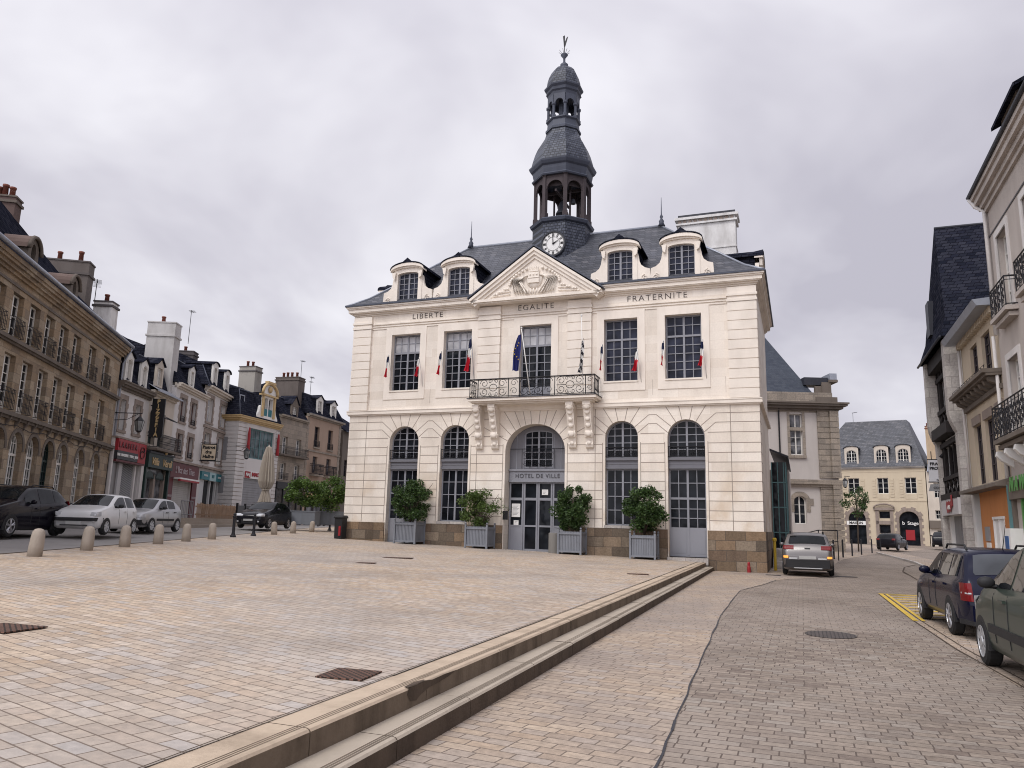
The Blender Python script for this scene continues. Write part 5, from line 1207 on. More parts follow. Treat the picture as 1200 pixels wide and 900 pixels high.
mansard(F, 0, 6.15, 7, 9.75, 12.0, .7, 12.9, slate_dark, hips=(True, False), over=.2)
m = MB(); xc = 3.85; y = -.12; zb = 9.78
wall_front(m, [(xc - 1.1, zb), (xc + 1.1, zb), (xc + 1.1, 12.2), (xc + .9, 12.6), (xc - .9, 12.6), (xc - 1.1, 12.2)], [hole(xc - .68, xc - .06, zb + .4, 11.7), hole(xc + .06, xc + .68, zb + .4, 11.7)], y, .3)
for s in (-1, 1):
    m.box(xc + s * .88 - .12, xc + s * .88 + .12, y - .12, y, zb + .3, 11.85, 1); m.prism_y([(xc + s * 1.1, zb), (xc + s * 1.65, zb), (xc + s * 1.6, zb + .35), (xc + s * 1.3, zb + .7), (xc + s * 1.2, zb + 1.1), (xc + s * 1.1, zb + 1.2)], y, y + .2, 0)
    m.quad((xc + s * 1.08, y + .1, zb), (xc + s * 1.08, y + 2, zb), (xc + s * 1.08, y + 2, 12.1), (xc + s * 1.08, y + .1, 12.1), 2)
m.box(xc - 1.2, xc + 1.2, y - .2, y + .2, 11.86, 12.0, 1)
m.tube([(xc + 1.2 * cos(k * pi / 10), y - .12, 12.0 + .95 * sin(k * pi / 10)) for k in range(11)], .13, 5, 1)
m.tess([[(xc + 1.12 * cos(k * pi / 10), 12.0 + .9 * sin(k * pi / 10)) for k in range(11)]], lambda u, v: (u, y - .02, v), 0)
m.ball((xc, y - .1, 12.45), .28, 8, 1, (1, .5, 1)); m.box(xc - .6, xc + .6, y - .25, y + .1, 12.95, 13.12, 1)
d = m.build('dormer', [white_paint, gold, slate_dark], F)
for a in (-.68, .06):
    me = window_meshes(.62, 1.52, 0, 1, 2, 0, white_wood, glass_curt, .06, False, 0, None); link('window', me[0], d, (xc + a + .31, y + .2, zb + .4)); link('window_pane', me[1], d, (xc + a + .31, y + .2, zb + .4))
m = MB(); m.box(xc - .68, xc + .68, y + .02, y + .05, zb + .4, zb + 1.0); m.build('guard_panel', teal, d)
chimney(F, 5.6, 6.7, 2.5, 4.1, 11, 15.0, plain('chimney_buff', (.33, .31, .28), .9, dirt=.5, scale=1.5), 2, cap=plain('chimney_dark2', (.12, .11, .11), .9), caph=.5)
window(F, .3, 1.0, 9.9, 11.5, 0, .3, 1, (1,), 0, lead_light, slate_dark, .08, False)
for z0, z1 in ((6.2, 8.0), (3.6, 4.9)): m = MB(); m.box(-.08, -.02, .8, 2.0, z0, z1); m.build('flank_window', shutter_grey, F)
for i, x in enumerate((1.25, 5.75)):
    m = MB()
    m.lathe([(.13, 0), (.15, .1), (.11, .7), (.12, 1.3), (.07, 1.75), (.03, 1.9)], 10, sm=True)
    tag(m.build('banner', red_paint, None, front_frame(F0, FA, x, -.22, 7.05), RAD(FA)), 'furled red banner on the gilded shop front, ' + ('left' if i == 0 else 'right') + ' of its wide window', 'banner')
G_ = house('stone_house', 'brown stone house with a small pedimented dormer and black shopfront, right of the gilded shop', F0, FA)
hs = []
for a in (6.75, 9.15): hs += [hole(a, a + .95, 7.35, 8.9), hole(a, a + .95, 5.1, 6.55)]
body(G_, 6.15, 11.0, 8, 0, 10.6, hs, grey_stone, .3)
for a in (6.75, 9.15):
    window(G_, a, a + .95, 7.35, 8.9, 0, .2, 1, (3,), 0, white_wood, glass_curt, .07); window(G_, a, a + .95, 5.1, 6.55, 0, .2, 1, (3,), 0, white_wood, glass_curt, .07)
    rail(G_, a - .2, a + 1.15, 5.1, .6, -.2, .2)
rail(G_, 6.4, 10.7, 7.3, .7, -.5, .5, 30); m = MB(); m.box(6.3, 10.8, -.55, .1, 7.15, 7.3); m.build('balcony_slab', brown_dark, G_)
cornice(G_, 6.15, 11.0, 10.5, [(.12, .14), (.14, .28)], grey_stone, ends=(0, 0))
mansard(G_, 6.15, 11.0, 8, 10.75, 12.5, 1.1, 13.0, slate_dark, hips=(False, False), over=.1)
dormer(G_, 8.55, 10.7, 1.2, 1.2, .0, 1.5, brown_dark, 'gable', roofh=.9)
m = MB(); m.box(6.2, 10.95, -.2, .05, 4.3, 4.9, 0); m.box(6.2, 10.95, .0, .2, 1.2, 4.3, 1)
for x in (6.2, 7.4, 8.6, 9.8, 10.8): m.box(x, x + .15, -.12, 0, 1.2, 4.3, 0)
m.build('shopfront', [black_paint, glass_curt], G_)
chimney(G_, 10.2, 11.4, .8, 3.2, 11, 14.9, plain('chimney_dark3', (.13, .11, .10), .9, dirt=.5), 4, along='y'); aerial(G_, 10.9, 1.0, 14.9, 1.7, 2, .2)
H_ = house('pink_house', 'pinkish rendered house with two white dormers in a slate mansard, nearest the town hall', F0, FA)
hs = []
for a in (12.5, 15.3): hs += [hole(a, a + .98, 8.55, 10.5), hole(a, a + .92, 6.1, 7.65)]
hs.append(hole(11.6, 16.8, 1.2, 4.7))
body(H_, 11.0, 18.0, 9, 0, 11.3, hs, pink_render, .3)
for a in (12.5, 15.3):
    window(H_, a, a + .98, 8.55, 10.5, 0, .2, 1, (3,), 0, old_wood, glass, .07); window(H_, a, a + .92, 6.1, 7.65, 0, .2, 1, (3,), 0, old_wood, glass_curt, .07)
    rail(H_, a - .05, a + 1.03, 8.55, .6, -.08, .08, 7); rail(H_, a - .45, a + 1.35, 5.95, .95, -.5, .5, 12, .02)
m = MB(); m.box(11, 18.05, -.1, .05, 8.05, 8.2)
for a in (12.5, 15.3): m.box(a - .5, a + 1.4, -.55, .05, 5.78, 5.92); m.box(a - .15, a + 1.1, -.12, .05, 8.4, 8.54)
quoins(m, 11.15, 5, 11.2, .14, .2); quoins(m, 17.8, 5, 11.2, .18, .24); m.box(11, 18, -.15, .05, 4.75, 5.0)
m.build('stone_trim', grey_stone, H_)
cornice(H_, 11.0, 18.0, 11.25, [(.14, .14), (.16, .32)], grey_stone, ends=(0, 1), depth=6)
mansard(H_, 11.0, 18.0, 9, 11.6, 13.5, .7, 14.6, slate_dark, hips=(False, True), over=.2)
dormer(H_, 13.05, 11.6, 1.15, 1.55, -.1, 1.6, white_wood, 'gable'); dormer(H_, 15.95, 11.6, 1.15, 1.5, -.1, 1.6, white_wood, 'gable')
aerial(H_, 16.6, 3.0, 14.2, 2.0, 4, .3)
m = MB(); m.box(11.6, 16.8, .2, .25, 1.2, 4.7, 0)
for x in (11.6, 13.3, 15.0, 16.6): m.box(x, x + .2, .05, .2, 1.2, 4.7, 1)
m.box(11.6, 16.8, -.2, .2, 3.6, 4.2, 2); m.build('shopfront', [glass_curt, old_wood, gold], H_)
I_ = house('dark_house', 'dark weathered gable house half hidden behind the left end of the town hall', F0, FA)
body(I_, 18.6, 26, 8, 0, 10.9, [hole(19.2, 20.1, 6.2, 7.9)], brown_dark, .3); window(I_, 19.2, 20.1, 6.2, 7.9, 0, .2, 1, (3,), 0, old_wood, glass, .07)
gable_roof(I_, 18.6, 26, 8, 10.9, 13.2, slate_dark)
# ------------------------------------------------------------------ right side of the street, seen from it; x runs towards the camera
RO = TH(8.2, 0, 0); RA = RAD(-110.78)
def rhouse(name, label): return thing(name, label, 'building', RO, RA)
Lh = rhouse('half_timbered_house', 'tall half-timbered house with two stone piers, dark windows and a high slate roof')
hs = [hole(-8.7, -5.5, 7.7, 9.1), hole(-8.7, -5.5, 4.45, 5.85), hole(-8.9, -5.4, .1, 2.6)]
body(Lh, -9.8, -3.3, 8, -.1, 10.2, hs, white_paint, .3)
for i, (x0, x1) in enumerate(((-9.8, -9.3), (-4.35, -3.75))):
    m = MB()
    pr = [(0, .0), (-.30, .0), (-.30, 6.1), (-.36, 6.2), (-.48, 6.5), (-.55, 6.75), (-.58, 7.0), (-.58, 10.2), (0, 10.2)]
    m.prism_x(pr, x0, x1); m.build('stone_pier', ashlar_light, Lh)
m = MB(); T = .0
def tb(x0, x1, z0, z1, p=.10): m.box(x0, x1, -p, .05, z0, z1)
for x in (-9.28, -8.85, -5.5, -5.2): tb(x, x + .16, 2.6, 10.0, .09)
for z0, z1, p in ((9.1, 9.32, .16), (9.6, 10.2, .45), (7.5, 7.72, .16), (6.25, 6.75, .5), (5.86, 6.08, .16), (4.28, 4.46, .14), (3.3, 3.62, .3)): tb(-9.28, -5.12, z0, z1, p)
for x in (-8.7, -7.64, -6.58, -5.6): tb(x - .06, x + .06, 7.7, 9.1, .06); tb(x - .06, x + .06, 4.45, 5.86, .06)
for k in range(6): tb(-9.3 + k * .75, -9.14 + k * .75, 9.3, 9.62, .12)
for z0, z1 in ((6.75, 7.5), (3.62, 4.28)):
    for k in range(4):
        xa = -9.25 + k * 1.03; xb2 = xa + .98
        for a_, c_ in ((xa, xb2), (xb2, xa)):
            m.tube([(a_, -.06, z0), (c_, -.06, z1)], .055, 4)
m.build('timber_frame', dark_timber, Lh)
for z0, z1 in ((7.7, 9.1), (4.45, 5.85)): window(Lh, -8.7, -5.5, z0, z1, 0, .1, 3, (2,), 0, dark_timber, glass, .06, True)
m = MB(); m.box(-9.2, -5.0, -.3, .05, 2.62, 3.34, 0)
fas = m.build('shop_fascia', plain('fascia_white', (.52, .50, .50), .6), Lh)
m = MB(); y = -.33   # red guitar-shaped emblem with lettering
gp = [(.0, .16), (.2, .3), (.5, .22), (.75, .3), (1.05, .22), (1.3, .3), (1.55, .1), (1.5, -.1), (1.3, -.02), (1.2, -.25), (.9, -.18), (.6, -.3), (.45, -.2), (.15, -.28), (.05, -.1)]
m.tess([[(-7.8 + a, 2.98 + b_) for a, b_ in gp]], lambda u, v: (u, y, v)); m.box(-6.4, -6.1, y - .02, y, 3.0, 3.5); m.build('emblem', red_paint, fas)
text('CAFE', .24, white_paint, fas, (-7.0, y - .02, 2.95), bold=.008)
m = MB(); m.box(-8.9, -7.3, .15, .2, 0, 2.6)
for k in range(26): m.box(-7.2, -5.4, .14 + .01 * (k % 2), .2, k * .1, k * .1 + .092)
m.build('roller_shutter', shutter_grey, Lh)
m = MB(); Ra = (-6.9, -.05, 16.5); Rb = (-6.9, 8, 16.5)
lo = [(-10.1, -.72, 10.25), (-3.4, -.72, 10.25), (-3.4, 8, 10.25), (-10.1, 8, 10.25)]; up = [(-9.6, -.42, 11.2), (-3.75, -.42, 11.2), (-3.75, 8, 11.2), (-9.6, 8, 11.2)]
m.add(lo + up + [Ra, Rb], [(0, 1, 5, 4), (1, 2, 6, 5), (3, 0, 4, 7), (4, 5, 8), (5, 6, 9, 8), (7, 4, 8, 9), (2, 3, 7, 9, 6)])
m.tube([Ra, Rb], .07, 5, 1); m.tube([(-10.1, -.76, 10.2), (-3.3, -.76, 10.2)], .06, 6, 1)
m.build('roof', [slate_dark, lead_dark], Lh)
m = MB(); m.box(-7.9, -7.1, -.55, .4, 11.2, 12.9); m.build('dormer', lead_dark, Lh)
Kh = rhouse('orange_shop_house', 'narrow cream house with a stone balustrade ledge above an orange ground floor wall')
hs = [hole(-1.6, -.3, 7.62, 9.2), hole(.5, 1.9, 7.62, 9.2), hole(-2.1, -.75, 3.7, 6.05), hole(-.1, 1.25, 3.7, 6.05), hole(1.85, 3.0, 3.7, 6.05), hole(-.1, 1.65, .1, 2.3)]
body(Kh, -3.3, 3.15, 8, 3.5, 9.8, hs[:5], k_render, .18)
body(Kh, -2.15, 3.15, 8, -.1, 3.5, hs[5:], orange_render, .12, name='ground_floor_wall')
m = MB(); m.box(-3.3, -2.16, .25, .3, -.1, 3.4); m.build('gap_panel', dark_timber, Kh)  # dark panel closing the gap beside the orange wall
for i, (a, c, z0, z1) in enumerate(((-1.6, -.3, 7.62, 9.2), (.5, 1.9, 7.62, 9.2), (-2.1, -.75, 3.7, 6.05), (-.1, 1.25, 3.7, 6.05), (1.85, 3.0, 3.7, 6.05))):
    window(Kh, a, c, z0, z1, 0, .12, 1, (4,), 0, old_wood, glass, .08, True, 0)
for a, c in ((-2.1, -.75), (-.1, 1.25), (1.85, 3.0)): m = MB(); m.box(a - .08, c + .08, -.05, .03, 6.06, 6.4); m.build('lintel', quoin_m, Kh)
m = MB(); m.box(-3.15, 3.15, -.12, .05, 6.75, 6.92); m.box(-3.25, 3.2, -.62, .05, 7.32, 7.46); m.box(-3.2, 3.18, -.5, .05, 7.22, 7.319)
for k in range(9): x = -2.9 + k * .72; m.prism_x([(0, 7.2), (-.42, 7.2), (-.36, 7.05), (-.1, 6.93), (0, 6.93)], x - .13, x + .13)
m.build('corbelled_ledge', brown_dark, Kh)
r = MB(); 
for k in range(13): x = -3.0 + k * .5; r.bar((x, -.5, 7.46), (x, -.5, 7.62), .012)
r.tube([(-3.1, -.5, 7.62), (3.1, -.5, 7.62)], .012, 4); r.build('ledge_rail', iron, Kh)
m = MB(); m.box(-3.35, 3.2, -.05, .1, 9.55, 9.8); m.hexa([(-3.4, -.6, 9.75), (3.2, -.6, 9.75), (3.2, .1, 9.75), (-3.4, .1, 9.75)], [(-3.4, -.72, 9.98), (3.2, -.72, 9.98), (3.2, .1, 10.05), (-3.4, .1, 10.05)], 1)
for k in range(22): m.box(-3.2 + k * .29, -3.06 + k * .29, -.2, .0, 9.52, 9.75)
m.build('eaves', [k_render, lead_light], Kh)
gable_roof(Kh, -3.3, 3.15, 8, 10.0, 13.0, slate_dark, over=.3)
m = MB(); m.hexa([(-3.4, -.5, 3.38), (3.2, -.5, 3.38), (3.2, .0, 3.38), (-3.4, .0, 3.38)], [(-3.4, -.5, 3.5), (3.2, -.5, 3.5), (3.2, .0, 3.68), (-3.4, .0, 3.68)]); m.build('shop_ledge', brown_dark, Kh)
m = MB(); m.box(-.1, 1.65, .04, .1, .1, 2.3)
for x0, x1 in ((-.1, -.02), (1.57, 1.65), (.74, .81)): m.box(x0, x1, -.02, .04, .1, 2.3)
m.box(-.16, 1.71, -.03, .03, 2.3, 2.4); m.build('door', white_paint, Kh)
m = MB(); m.box(-1.45, -.75, -.05, .0, 1.5, 2.05, 0); m.box(-1.45, -.75, -.03, .0, .6, 1.45, 1); m.build('letter_boxes', [shutter_grey, white_paint], Kh)
for p0, p1 in (((-3.25, -.1, 9.6), (-3.25, -.1, 3.5)), ((3.1, -.15, 8.6), (3.1, -.12, 3.4))): m = MB(); m.tube([p0, p1], .06, 6); m.build('downpipe', white_render, Kh)
Jh = rhouse('balcony_house', 'white four-storey house with black wrought iron balconies at the right edge')
hs = []
for k in range(4):
    x = 4.15 + k * 3.3; hs += [hole(x, x + 1.35, 9.1, 11.85), hole(x, x + 1.35, 5.0, 7.5)]
hs.append(hole(4.2, 9.0, .1, 2.9))
body(Jh, 3.15, 18, 9, -.1, 13.4, hs, grey_render, .26)
for k in range(4):
    x = 4.15 + k * 3.3
    window(Jh, x, x + 1.35, 9.1, 11.85, 0, .2, 1, (4,), 0, white_wood, glass_curt, .08); window(Jh, x, x + 1.35, 5.0, 7.5, 0, .2, 1, (4,), 0, white_wood, glass_curt, .08)
m = MB(); m.box(3.15, 18, -.02, .02, 12.2, 12.26); m.build('string_course', roof_tile_brown, Jh)
for k in range(4):
    x = 4.15 + k * 3.3
    for z0, z1 in ((9.1, 11.85), (5.0, 7.5)):
        m = MB(); m.box(x - .22, x, -.05, .03, z0, z1 + .22); m.box(x + 1.35, x + 1.57, -.05, .03, z0, z1 + .22); m.box(x, x + 1.35, -.05, .03, z1, z1 + .22); m.build('window_surround', white_render, Jh)
cornice(Jh, 3.15, 18, 13.15, [(.18, .10), (.2, .2), (.22, .34), (.2, .42)], grey_render, ends=(1, 0))
m = MB(); m.tube([(2.75, -.46, 13.98), (18, -.46, 13.98)], .08, 6, 1); m.tube([(2.8, -.45, 13.9), (3.0, -.3, 13.5), (3.28, -.1, 13.2), (3.28, -.1, 8.6)], .07, 6, 0); m.build('gutter', [white_render, lead_dark], Jh)
mansard(Jh, 3.15, 18, 9, 13.95, 16.8, 1.0, 18.0, slate_dark, hips=(True, False), over=.25)
m = MB(); m.box(6.3, 8.2, -.05, 2, 14.0, 15.4, 1); m.hexa([(5.85, -.25, 15.0), (8.7, -.25, 15.0), (8.7, 2.5, 16.4), (5.85, 2.5, 16.4)], [(5.85, -.25, 15.12), (8.7, -.25, 15.12), (8.7, 2.5, 16.55), (5.85, 2.5, 16.55)]); m.build('dormer', [slate_dark, brown_dark], Jh)
for z0, h, x0, x1, p in ((8.95, .98, 3.95, 6.0, .38), (8.95, .98, 7.2, 9.4, .38), (4.85, 1.1, 3.6, 13.0, .55)):
    m = MB(); m.box(x0, x1, -p, .05, z0 - .14, z0); m.box(x0 + .1, x1 - .1, -p + .12, .05, z0 - .32, z0 - .181); slab = m.build('balcony_slab', brown_dark if z0 < 5 else grey_render, Jh)
    r = MB(); y = -p + .05
    for zz, rr in ((z0 + h, .03), (z0 + .06, .02), (z0 + h - .12, .014)): r.tube([(x0 + .05, 0, zz), (x0 + .05, y, zz), (x1 - .05, y, zz), (x1 - .05, 0, zz)], rr, 4)
    n_ = int((x1 - x0) / .42)
    for k in range(n_ + 1): x = x0 + .05 + (x1 - x0 - .1) * k / n_; r.bar((x, y, z0), (x, y, z0 + h), .018)
    for k in range(n_):
        xa = x0 + .05 + (x1 - x0 - .1) * k / n_; xc2 = xa + .2
        for q in range(3):
            scroll(r, xc2 - .07, z0 + .22 + q * .26, .10, y, 0, 1.2, 1, .013); scroll(r, xc2 + .07, z0 + .34 + q * .24, .09, y, pi, 1.2, -1, .013)
    for q in range(3):
        yy = y + .22 * (q + 1); r.bar((x0 + .05, yy, z0), (x0 + .05, yy, z0 + h), .015)
        r.tube([(x0 + .05, yy - .11 + .08 * cos(t * pi / 3), z0 + .5 + .3 * sin(t * pi / 3)) for t in range(6)], .012, 4, closed=True)
    r.build('balcony_railing', iron, Jh)
for k in range(6): x = 3.5 + k * 1.2; m = MB(); m.prism_x([(0, 4.5), (-.45, 4.5), (-.48, 4.35), (-.36, 4.2), (-.2, 4.1), (0, 3.95)], x - .12, x + .12); m.build('corbel', white_paint, Jh)
m = MB(); m.box(3.2, 12, -.18, .05, 2.9, 3.5); m.box(3.2, 3.5, -.12, .1, .1, 2.9); fas = m.build('shop_fascia', brown_dark, Jh)
text('N A W A K', .6, green_b, fas, (5.3, -.25, 3.35), bold=.03, shear=.3)
m = MB(); m.box(3.16, 3.3, -.2, -.02, 0, 3.4); m.build('shop_post', teal_d, Jh)
m = MB(); m.box(4.2, 9.0, .2, .25, .1, 2.9); m.box(4.2, 4.35, -.05, .2, .1, 2.9, 1); m.build('shopfront', [glass_curt, green_b], Jh)
cb = thing('cabinet', 'white wall cabinet with a blue sign beside the orange wall', 'cabinet', TH(8.2 - .25, -3.6, .1), RA)
m = MB(); m.box(-.45, .45, -.15, .25, 0, 1.85); m.build('box', white_paint, cb); m = MB(); m.box(-.22, .22, -.17, -.15, .75, 1.6); m.build('panel', plain('blue_sign', (.03, .09, .25), .5), cb)
# hanging hairdresser's sign with lamp
fs = thing('hanging_sign', 'square white sign hung from an iron bracket with a shaped plate below', 'sign', TH(8.15, 9.5, 4.25), TH_A)
m = MB(); m.box(-.66, .25, -.04, .04, .05, 1.12, 0); m.box(-.7, .29, -.045, .045, -.0, .05, 1); m.box(-.7, .29, -.045, .045, 1.12, 1.16, 1)
m.hexa([(-.72, -.03, -.42), (.38, -.03, -.42), (.38, .03, -.42), (-.72, .03, -.42)], [(-.62, -.03, -.08), (.30, -.03, -.08), (.3, .03, -.08), (-.62, .03, -.08)], 2)
m.bar((-.1, 0, 1.55), (1.0, 0, 1.55), .03, 1); m.bar((-.5, 0, 1.15), (-.5, 0, 1.55), .02, 1); m.bar((.2, 0, 1.15), (.2, 0, 1.55), .02, 1); m.bar((.3, 0, -.25), (.9, 0, -.2), .03, 1)
m.lathe([(.05, 1.5), (.22, 1.28), (.2, 1.26), (.14, 1.18)], 10, (0, -.1), mat=1)
m.build('panel', [plain('sign_face', (.55, .55, .58), .5), iron, shutter_grey], fs)
text('FRANCK', .19, black_paint, fs, (-.2, -.05, .92), bold=.008, spacing=1.1); text('PROVOST', .19, black_paint, fs, (-.2, -.05, .70), bold=.008); text('PARIS', .12, black_paint, fs, (-.2, -.05, .12)); text('COIFFURE', .15, black_paint, fs, (-.17, -.04, -.26))
# ------------------------------------------------------------------ P: rendered hall with stone quoins behind the town hall
P = thing('hall_annex', 'grey rendered hall with stone corner piers and steep slate roof behind the town hall', 'building', (24.98, 58, 0), 0)
hs = [hole(-3.55, -2.6, 7.5, 10.65), hole(-3.48, -2.55, 2.3, 4.4, .40)]
body(P, -14, 0, 12, 0, 10.9, hs, plain('hall_render', (.50, .46, .43), .85, dirt=.3, scale=.5), .3)
window(P, -3.55, -2.6, 7.5, 10.65, 0, .2, 1, (3, 1), 2.0, white_wood, glass_curt, .07); window(P, -3.48, -2.55, 2.3, 4.4, .40, .2, 1, (3,), 0, white_wood, glass, .07)
m = MB(); z = .2; k = 0
while z < 10.7:
    if not 5.2 < z < 5.6:
        m.box(-1.45, .02, -.12, .05, z, z + .40); m.box(-.55 - .0, .12, -.30, -.121, z, z + .40)
        m.box(-.1, .12, .05, 2.0, z, z + .40)
    z += .43
m.box(-14, .16, -.34, .05, 5.28, 5.62); m.box(-14, .05, -.2, .05, 5.1, 5.279); m.box(-14, -1.5, -.08, .05, 8.95 + 1.85, 11.1)
for a, c, z0, z1 in ((-3.48, -2.55, 2.3, 4.4),):
    lp = [hole(a - .3, c + .3, z0 + .9, z1 + .32, .7, 12), hole(a, c, z0 + .9, z1, .40, 12)]; m.tess(lp, lambda u, v: (u, -.05, v)); m.box(a - .55, a - .3, -.05, .02, z1 - .7, z1 - .2); m.box(c + .3, c + .55, -.05, .02, z1 - .7, z1 - .2)
m.box(-3.75, -2.4, -.15, .05, 7.25, 7.45); m.box(-3.6, -2.55, -.06, .05, 9.35, 9.6); m.box(-3.75, -3.56, -.05, .03, 7.45, 10.8); m.box(-2.59, -2.4, -.05, .03, 7.45, 10.8)
m.build('stone_trim', grey_stone, P)
cornice(P, -14, 0, 10.9, [(.15, .2), (.2, .45), (.15, .7), (.12, .8)], brown_dark, ends=(0, 1), depth=4)
m = MB(); m.box(-14, -.2, -.1, .3, 11.52, 12.35); m.build('parapet', grey_stone, P)
m = MB(); m.box(-1.5, .15, -.2, 1.6, 11.53, 12.0); m.box(-.9, -.2, .0, 1.4, 12.0, 13.2); m.box(-1.4, -.75, .1, .4, 12.0, 12.9); m.box(-.35, .3, -.1, 1.6, 13.2, 13.4); m.box(-.3, .25, -.05, 1.5, 13.4, 13.9, 1); m.box(-2.2, -.35, .2, 1.4, 13.0, 13.6, 2)
m.build('corner_block', [brown_dark, lead_light, lead_dark], P)
m = MB(); m.add([(-14, .1, 12.3), (-1.6, .1, 12.3), (-1.6, 10, 12.3), (-14, 10, 12.3), (-14, 3.4, 18.6), (-4.35, 3.4, 17.9), (-4.35, 6, 17.9), (-14, 6, 18.6)], [(0, 1, 5, 4), (1, 2, 6, 5), (2, 3, 7, 6), (3, 0, 4, 7), (4, 5, 6, 7)]); m.tube([(-14, 3.4, 18.6), (-4.35, 3.4, 17.9)], .09, 5, 1)
m.build('roof', [bricky('slate_hall', [(.045, .055, .075), (.06, .07, .09), (.04, .048, .068)], (.03, .035, .05), .3, .16, .006, rough=.6, bump=.4, dirt=.25), lead], P)
m = MB(); m.tube([(-4.4, -.2, 11.2), (-4.4, -.08, 10.6), (-4.42, -.08, .5)], .06, 6); m.build('downpipe', iron, P)
# ------------------------------------------------------------------ M: ochre house closing the street, N beside it
s_ = 1.184; M0 = (48.46, 90.0)
def sc(z): return (z - 1.63) * s_ + 1.63
Mh = thing('ochre_house', 'ochre rendered house with three dormers and two arched shop openings closing the street', 'building', (M0[0], M0[1], 0), RAD(-35))
wx = [(-6.8, -5.7), (-4.0, -2.97), (-1.47, -.42)]
hs = [hole(a * s_, b_ * s_, sc(5.78), sc(7.38)) for a, b_ in wx]
hs += [hole(-6.95 * s_, -5.28 * s_, .3, sc(4.02), .95), hole(-2.22 * s_, -.42 * s_, .3, sc(4.02), 1.0), hole(-4.0 * s_, -3.0 * s_, sc(3.3), sc(4.0)), hole(-4.05 * s_, -3.02 * s_, sc(1.8), sc(2.65))]
body(Mh, -11 * s_, .4 * s_, 9, -.2, sc(8.35), hs, yellow_render, .35)
for a, b_ in wx: window(Mh, a * s_, b_ * s_, sc(5.78), sc(7.38), 0, .2, 1, (3,), 0, white_wood, glass, .07)
window(Mh, -6.95 * s_, -5.28 * s_, .3, sc(4.02), .95, .3, 1, (2,), 0, black_paint, glass, .08); window(Mh, -2.22 * s_, -.42 * s_, .3, sc(4.02), 1.0, .3, 1, (1,), 0, black_paint, glass, .06, False)
window(Mh, -4.0 * s_, -3.0 * s_, sc(3.3), sc(4.0), 0, .2, 1, (1,), 0, old_wood, glass, .06, False); window(Mh, -4.05 * s_, -3.02 * s_, sc(1.8), sc(2.65), 0, .2, 1, (1,), 0, old_wood, glass, .06, False)
m = MB()
for a, b_ in wx: 
    for xx in (a * s_ - .38, b_ * s_ + .38):
        z = sc(5.4)
        while z < sc(7.3): m.box(xx - .2, xx + .2, -.05, .03, z, z + .25); z += .33
    m.box(a * s_, b_ * s_, -.04, .03, sc(5.25), sc(5.76))
m.box(-11 * s_, .4 * s_, -.06, .03, sc(5.0), sc(5.15)); m.box(-11 * s_, .4 * s_, -.03, .03, sc(7.95), sc(8.05))
m.build('render_trim', yellow_render, Mh)
m = MB()
for a, b_ in ((-6.95, -5.28), (-2.22, -.42)):
    A_, B_ = a * s_, b_ * s_; cx_ = (A_ + B_) / 2; hw_ = (B_ - A_) / 2; zc = sc(4.02) - .95
    for k in range(9):
        t0, t1 = pi * k / 9, pi * (k + .94) / 9; ro = .55 if k % 2 else .36
        m.prism_y([(cx_ + hw_ * cos(t0), zc + .97 * sin(t0)), (cx_ + (hw_ + ro) * cos(t0), zc + (.97 + ro) * sin(t0)), (cx_ + (hw_ + ro) * cos(t1), zc + (.97 + ro) * sin(t1)), (cx_ + hw_ * cos(t1), zc + .97 * sin(t1))], -.05, .02)
    z = .4; k = 0
    while z < zc - .1:
        q = .25 if k % 2 else .45; m.box(A_ - q, A_, -.05, .02, z, z + .34); m.box(B_, B_ + q, -.05, .02, z, z + .34); z += .36; k += 1
m.tube([(-3.52 * s_ + .85 * s_ * 1.1 * cos(k * pi / 8), -.25, sc(4.35) + .45 * sin(k * pi / 8)) for k in range(9)], .1, 5); m.box(-4.5 * s_, -2.55 * s_, -.2, .03, sc(4.12), sc(4.36))
m.box(-4.35 * s_, -4.05 * s_, -.08, .02, .4, sc(4.1)); m.box(-3.0 * s_, -2.7 * s_, -.08, .02, .4, sc(4.1)); m.box(-4.3 * s_, -2.8 * s_, -.08, .03, sc(2.7), sc(3.05))
m.build('stone_trim', quoin_m, Mh)
cornice(Mh, -11 * s_, .4 * s_, sc(8.3), [(.12, .12), (.14, .28)], ashlar_light, ends=(0, 0))
m = MB(); xa, xb3 = -11 * s_, .45 * s_; xr0, xr1 = -7.2 * s_, -1.25 * s_
m.add([(xa, -.35, sc(8.5)), (xb3, -.35, sc(8.5)), (xb3, 9.3, sc(8.5)), (xa, 9.3, sc(8.5)), (xr0, 2.9, 15.8), (xr1, 2.9, 15.75), (xr1, 6, 15.75), (xr0, 6, 15.8)], [(0, 1, 5, 4), (1, 2, 6, 5), (2, 3, 7, 6), (3, 0, 4, 7), (4, 5, 6, 7)])
m.build('roof', slate, Mh)
for xc in (-6.3, -3.45, -1.43): dormer(Mh, xc * s_, sc(8.7), 1.6, 2.05, -.1, 2.2, cream_render2, 'arch', roofm=lead_dark)
chimney(Mh, .6 * s_, 1.85 * s_, 1.0, 2.2, 8.5, sc(12.6), plain('ochre_chimney', (.47, .36, .25), .9, dirt=.4), 5, along='x', cap=terracotta)
aerial(Mh, -6.4 * s_, 2.9, 15.8, 1.2, 2, -.6)
sg = MB(); sg.box(-7.1 * s_, -5.3 * s_, -.12, .0, sc(2.6), sc(3.0)); sg = sg.build('shop_fascia', white_paint, Mh); text('MAISON', .42, black_paint, sg, (-6.2 * s_, -.14, sc(2.8)), bold=.01)
text('b', .55, white_paint, Mh, (-1.85 * s_, .22, sc(2.85)), bold=.01); text('Stage', .55, white_paint, Mh, (-1.0 * s_, .22, sc(2.85)), bold=.006)
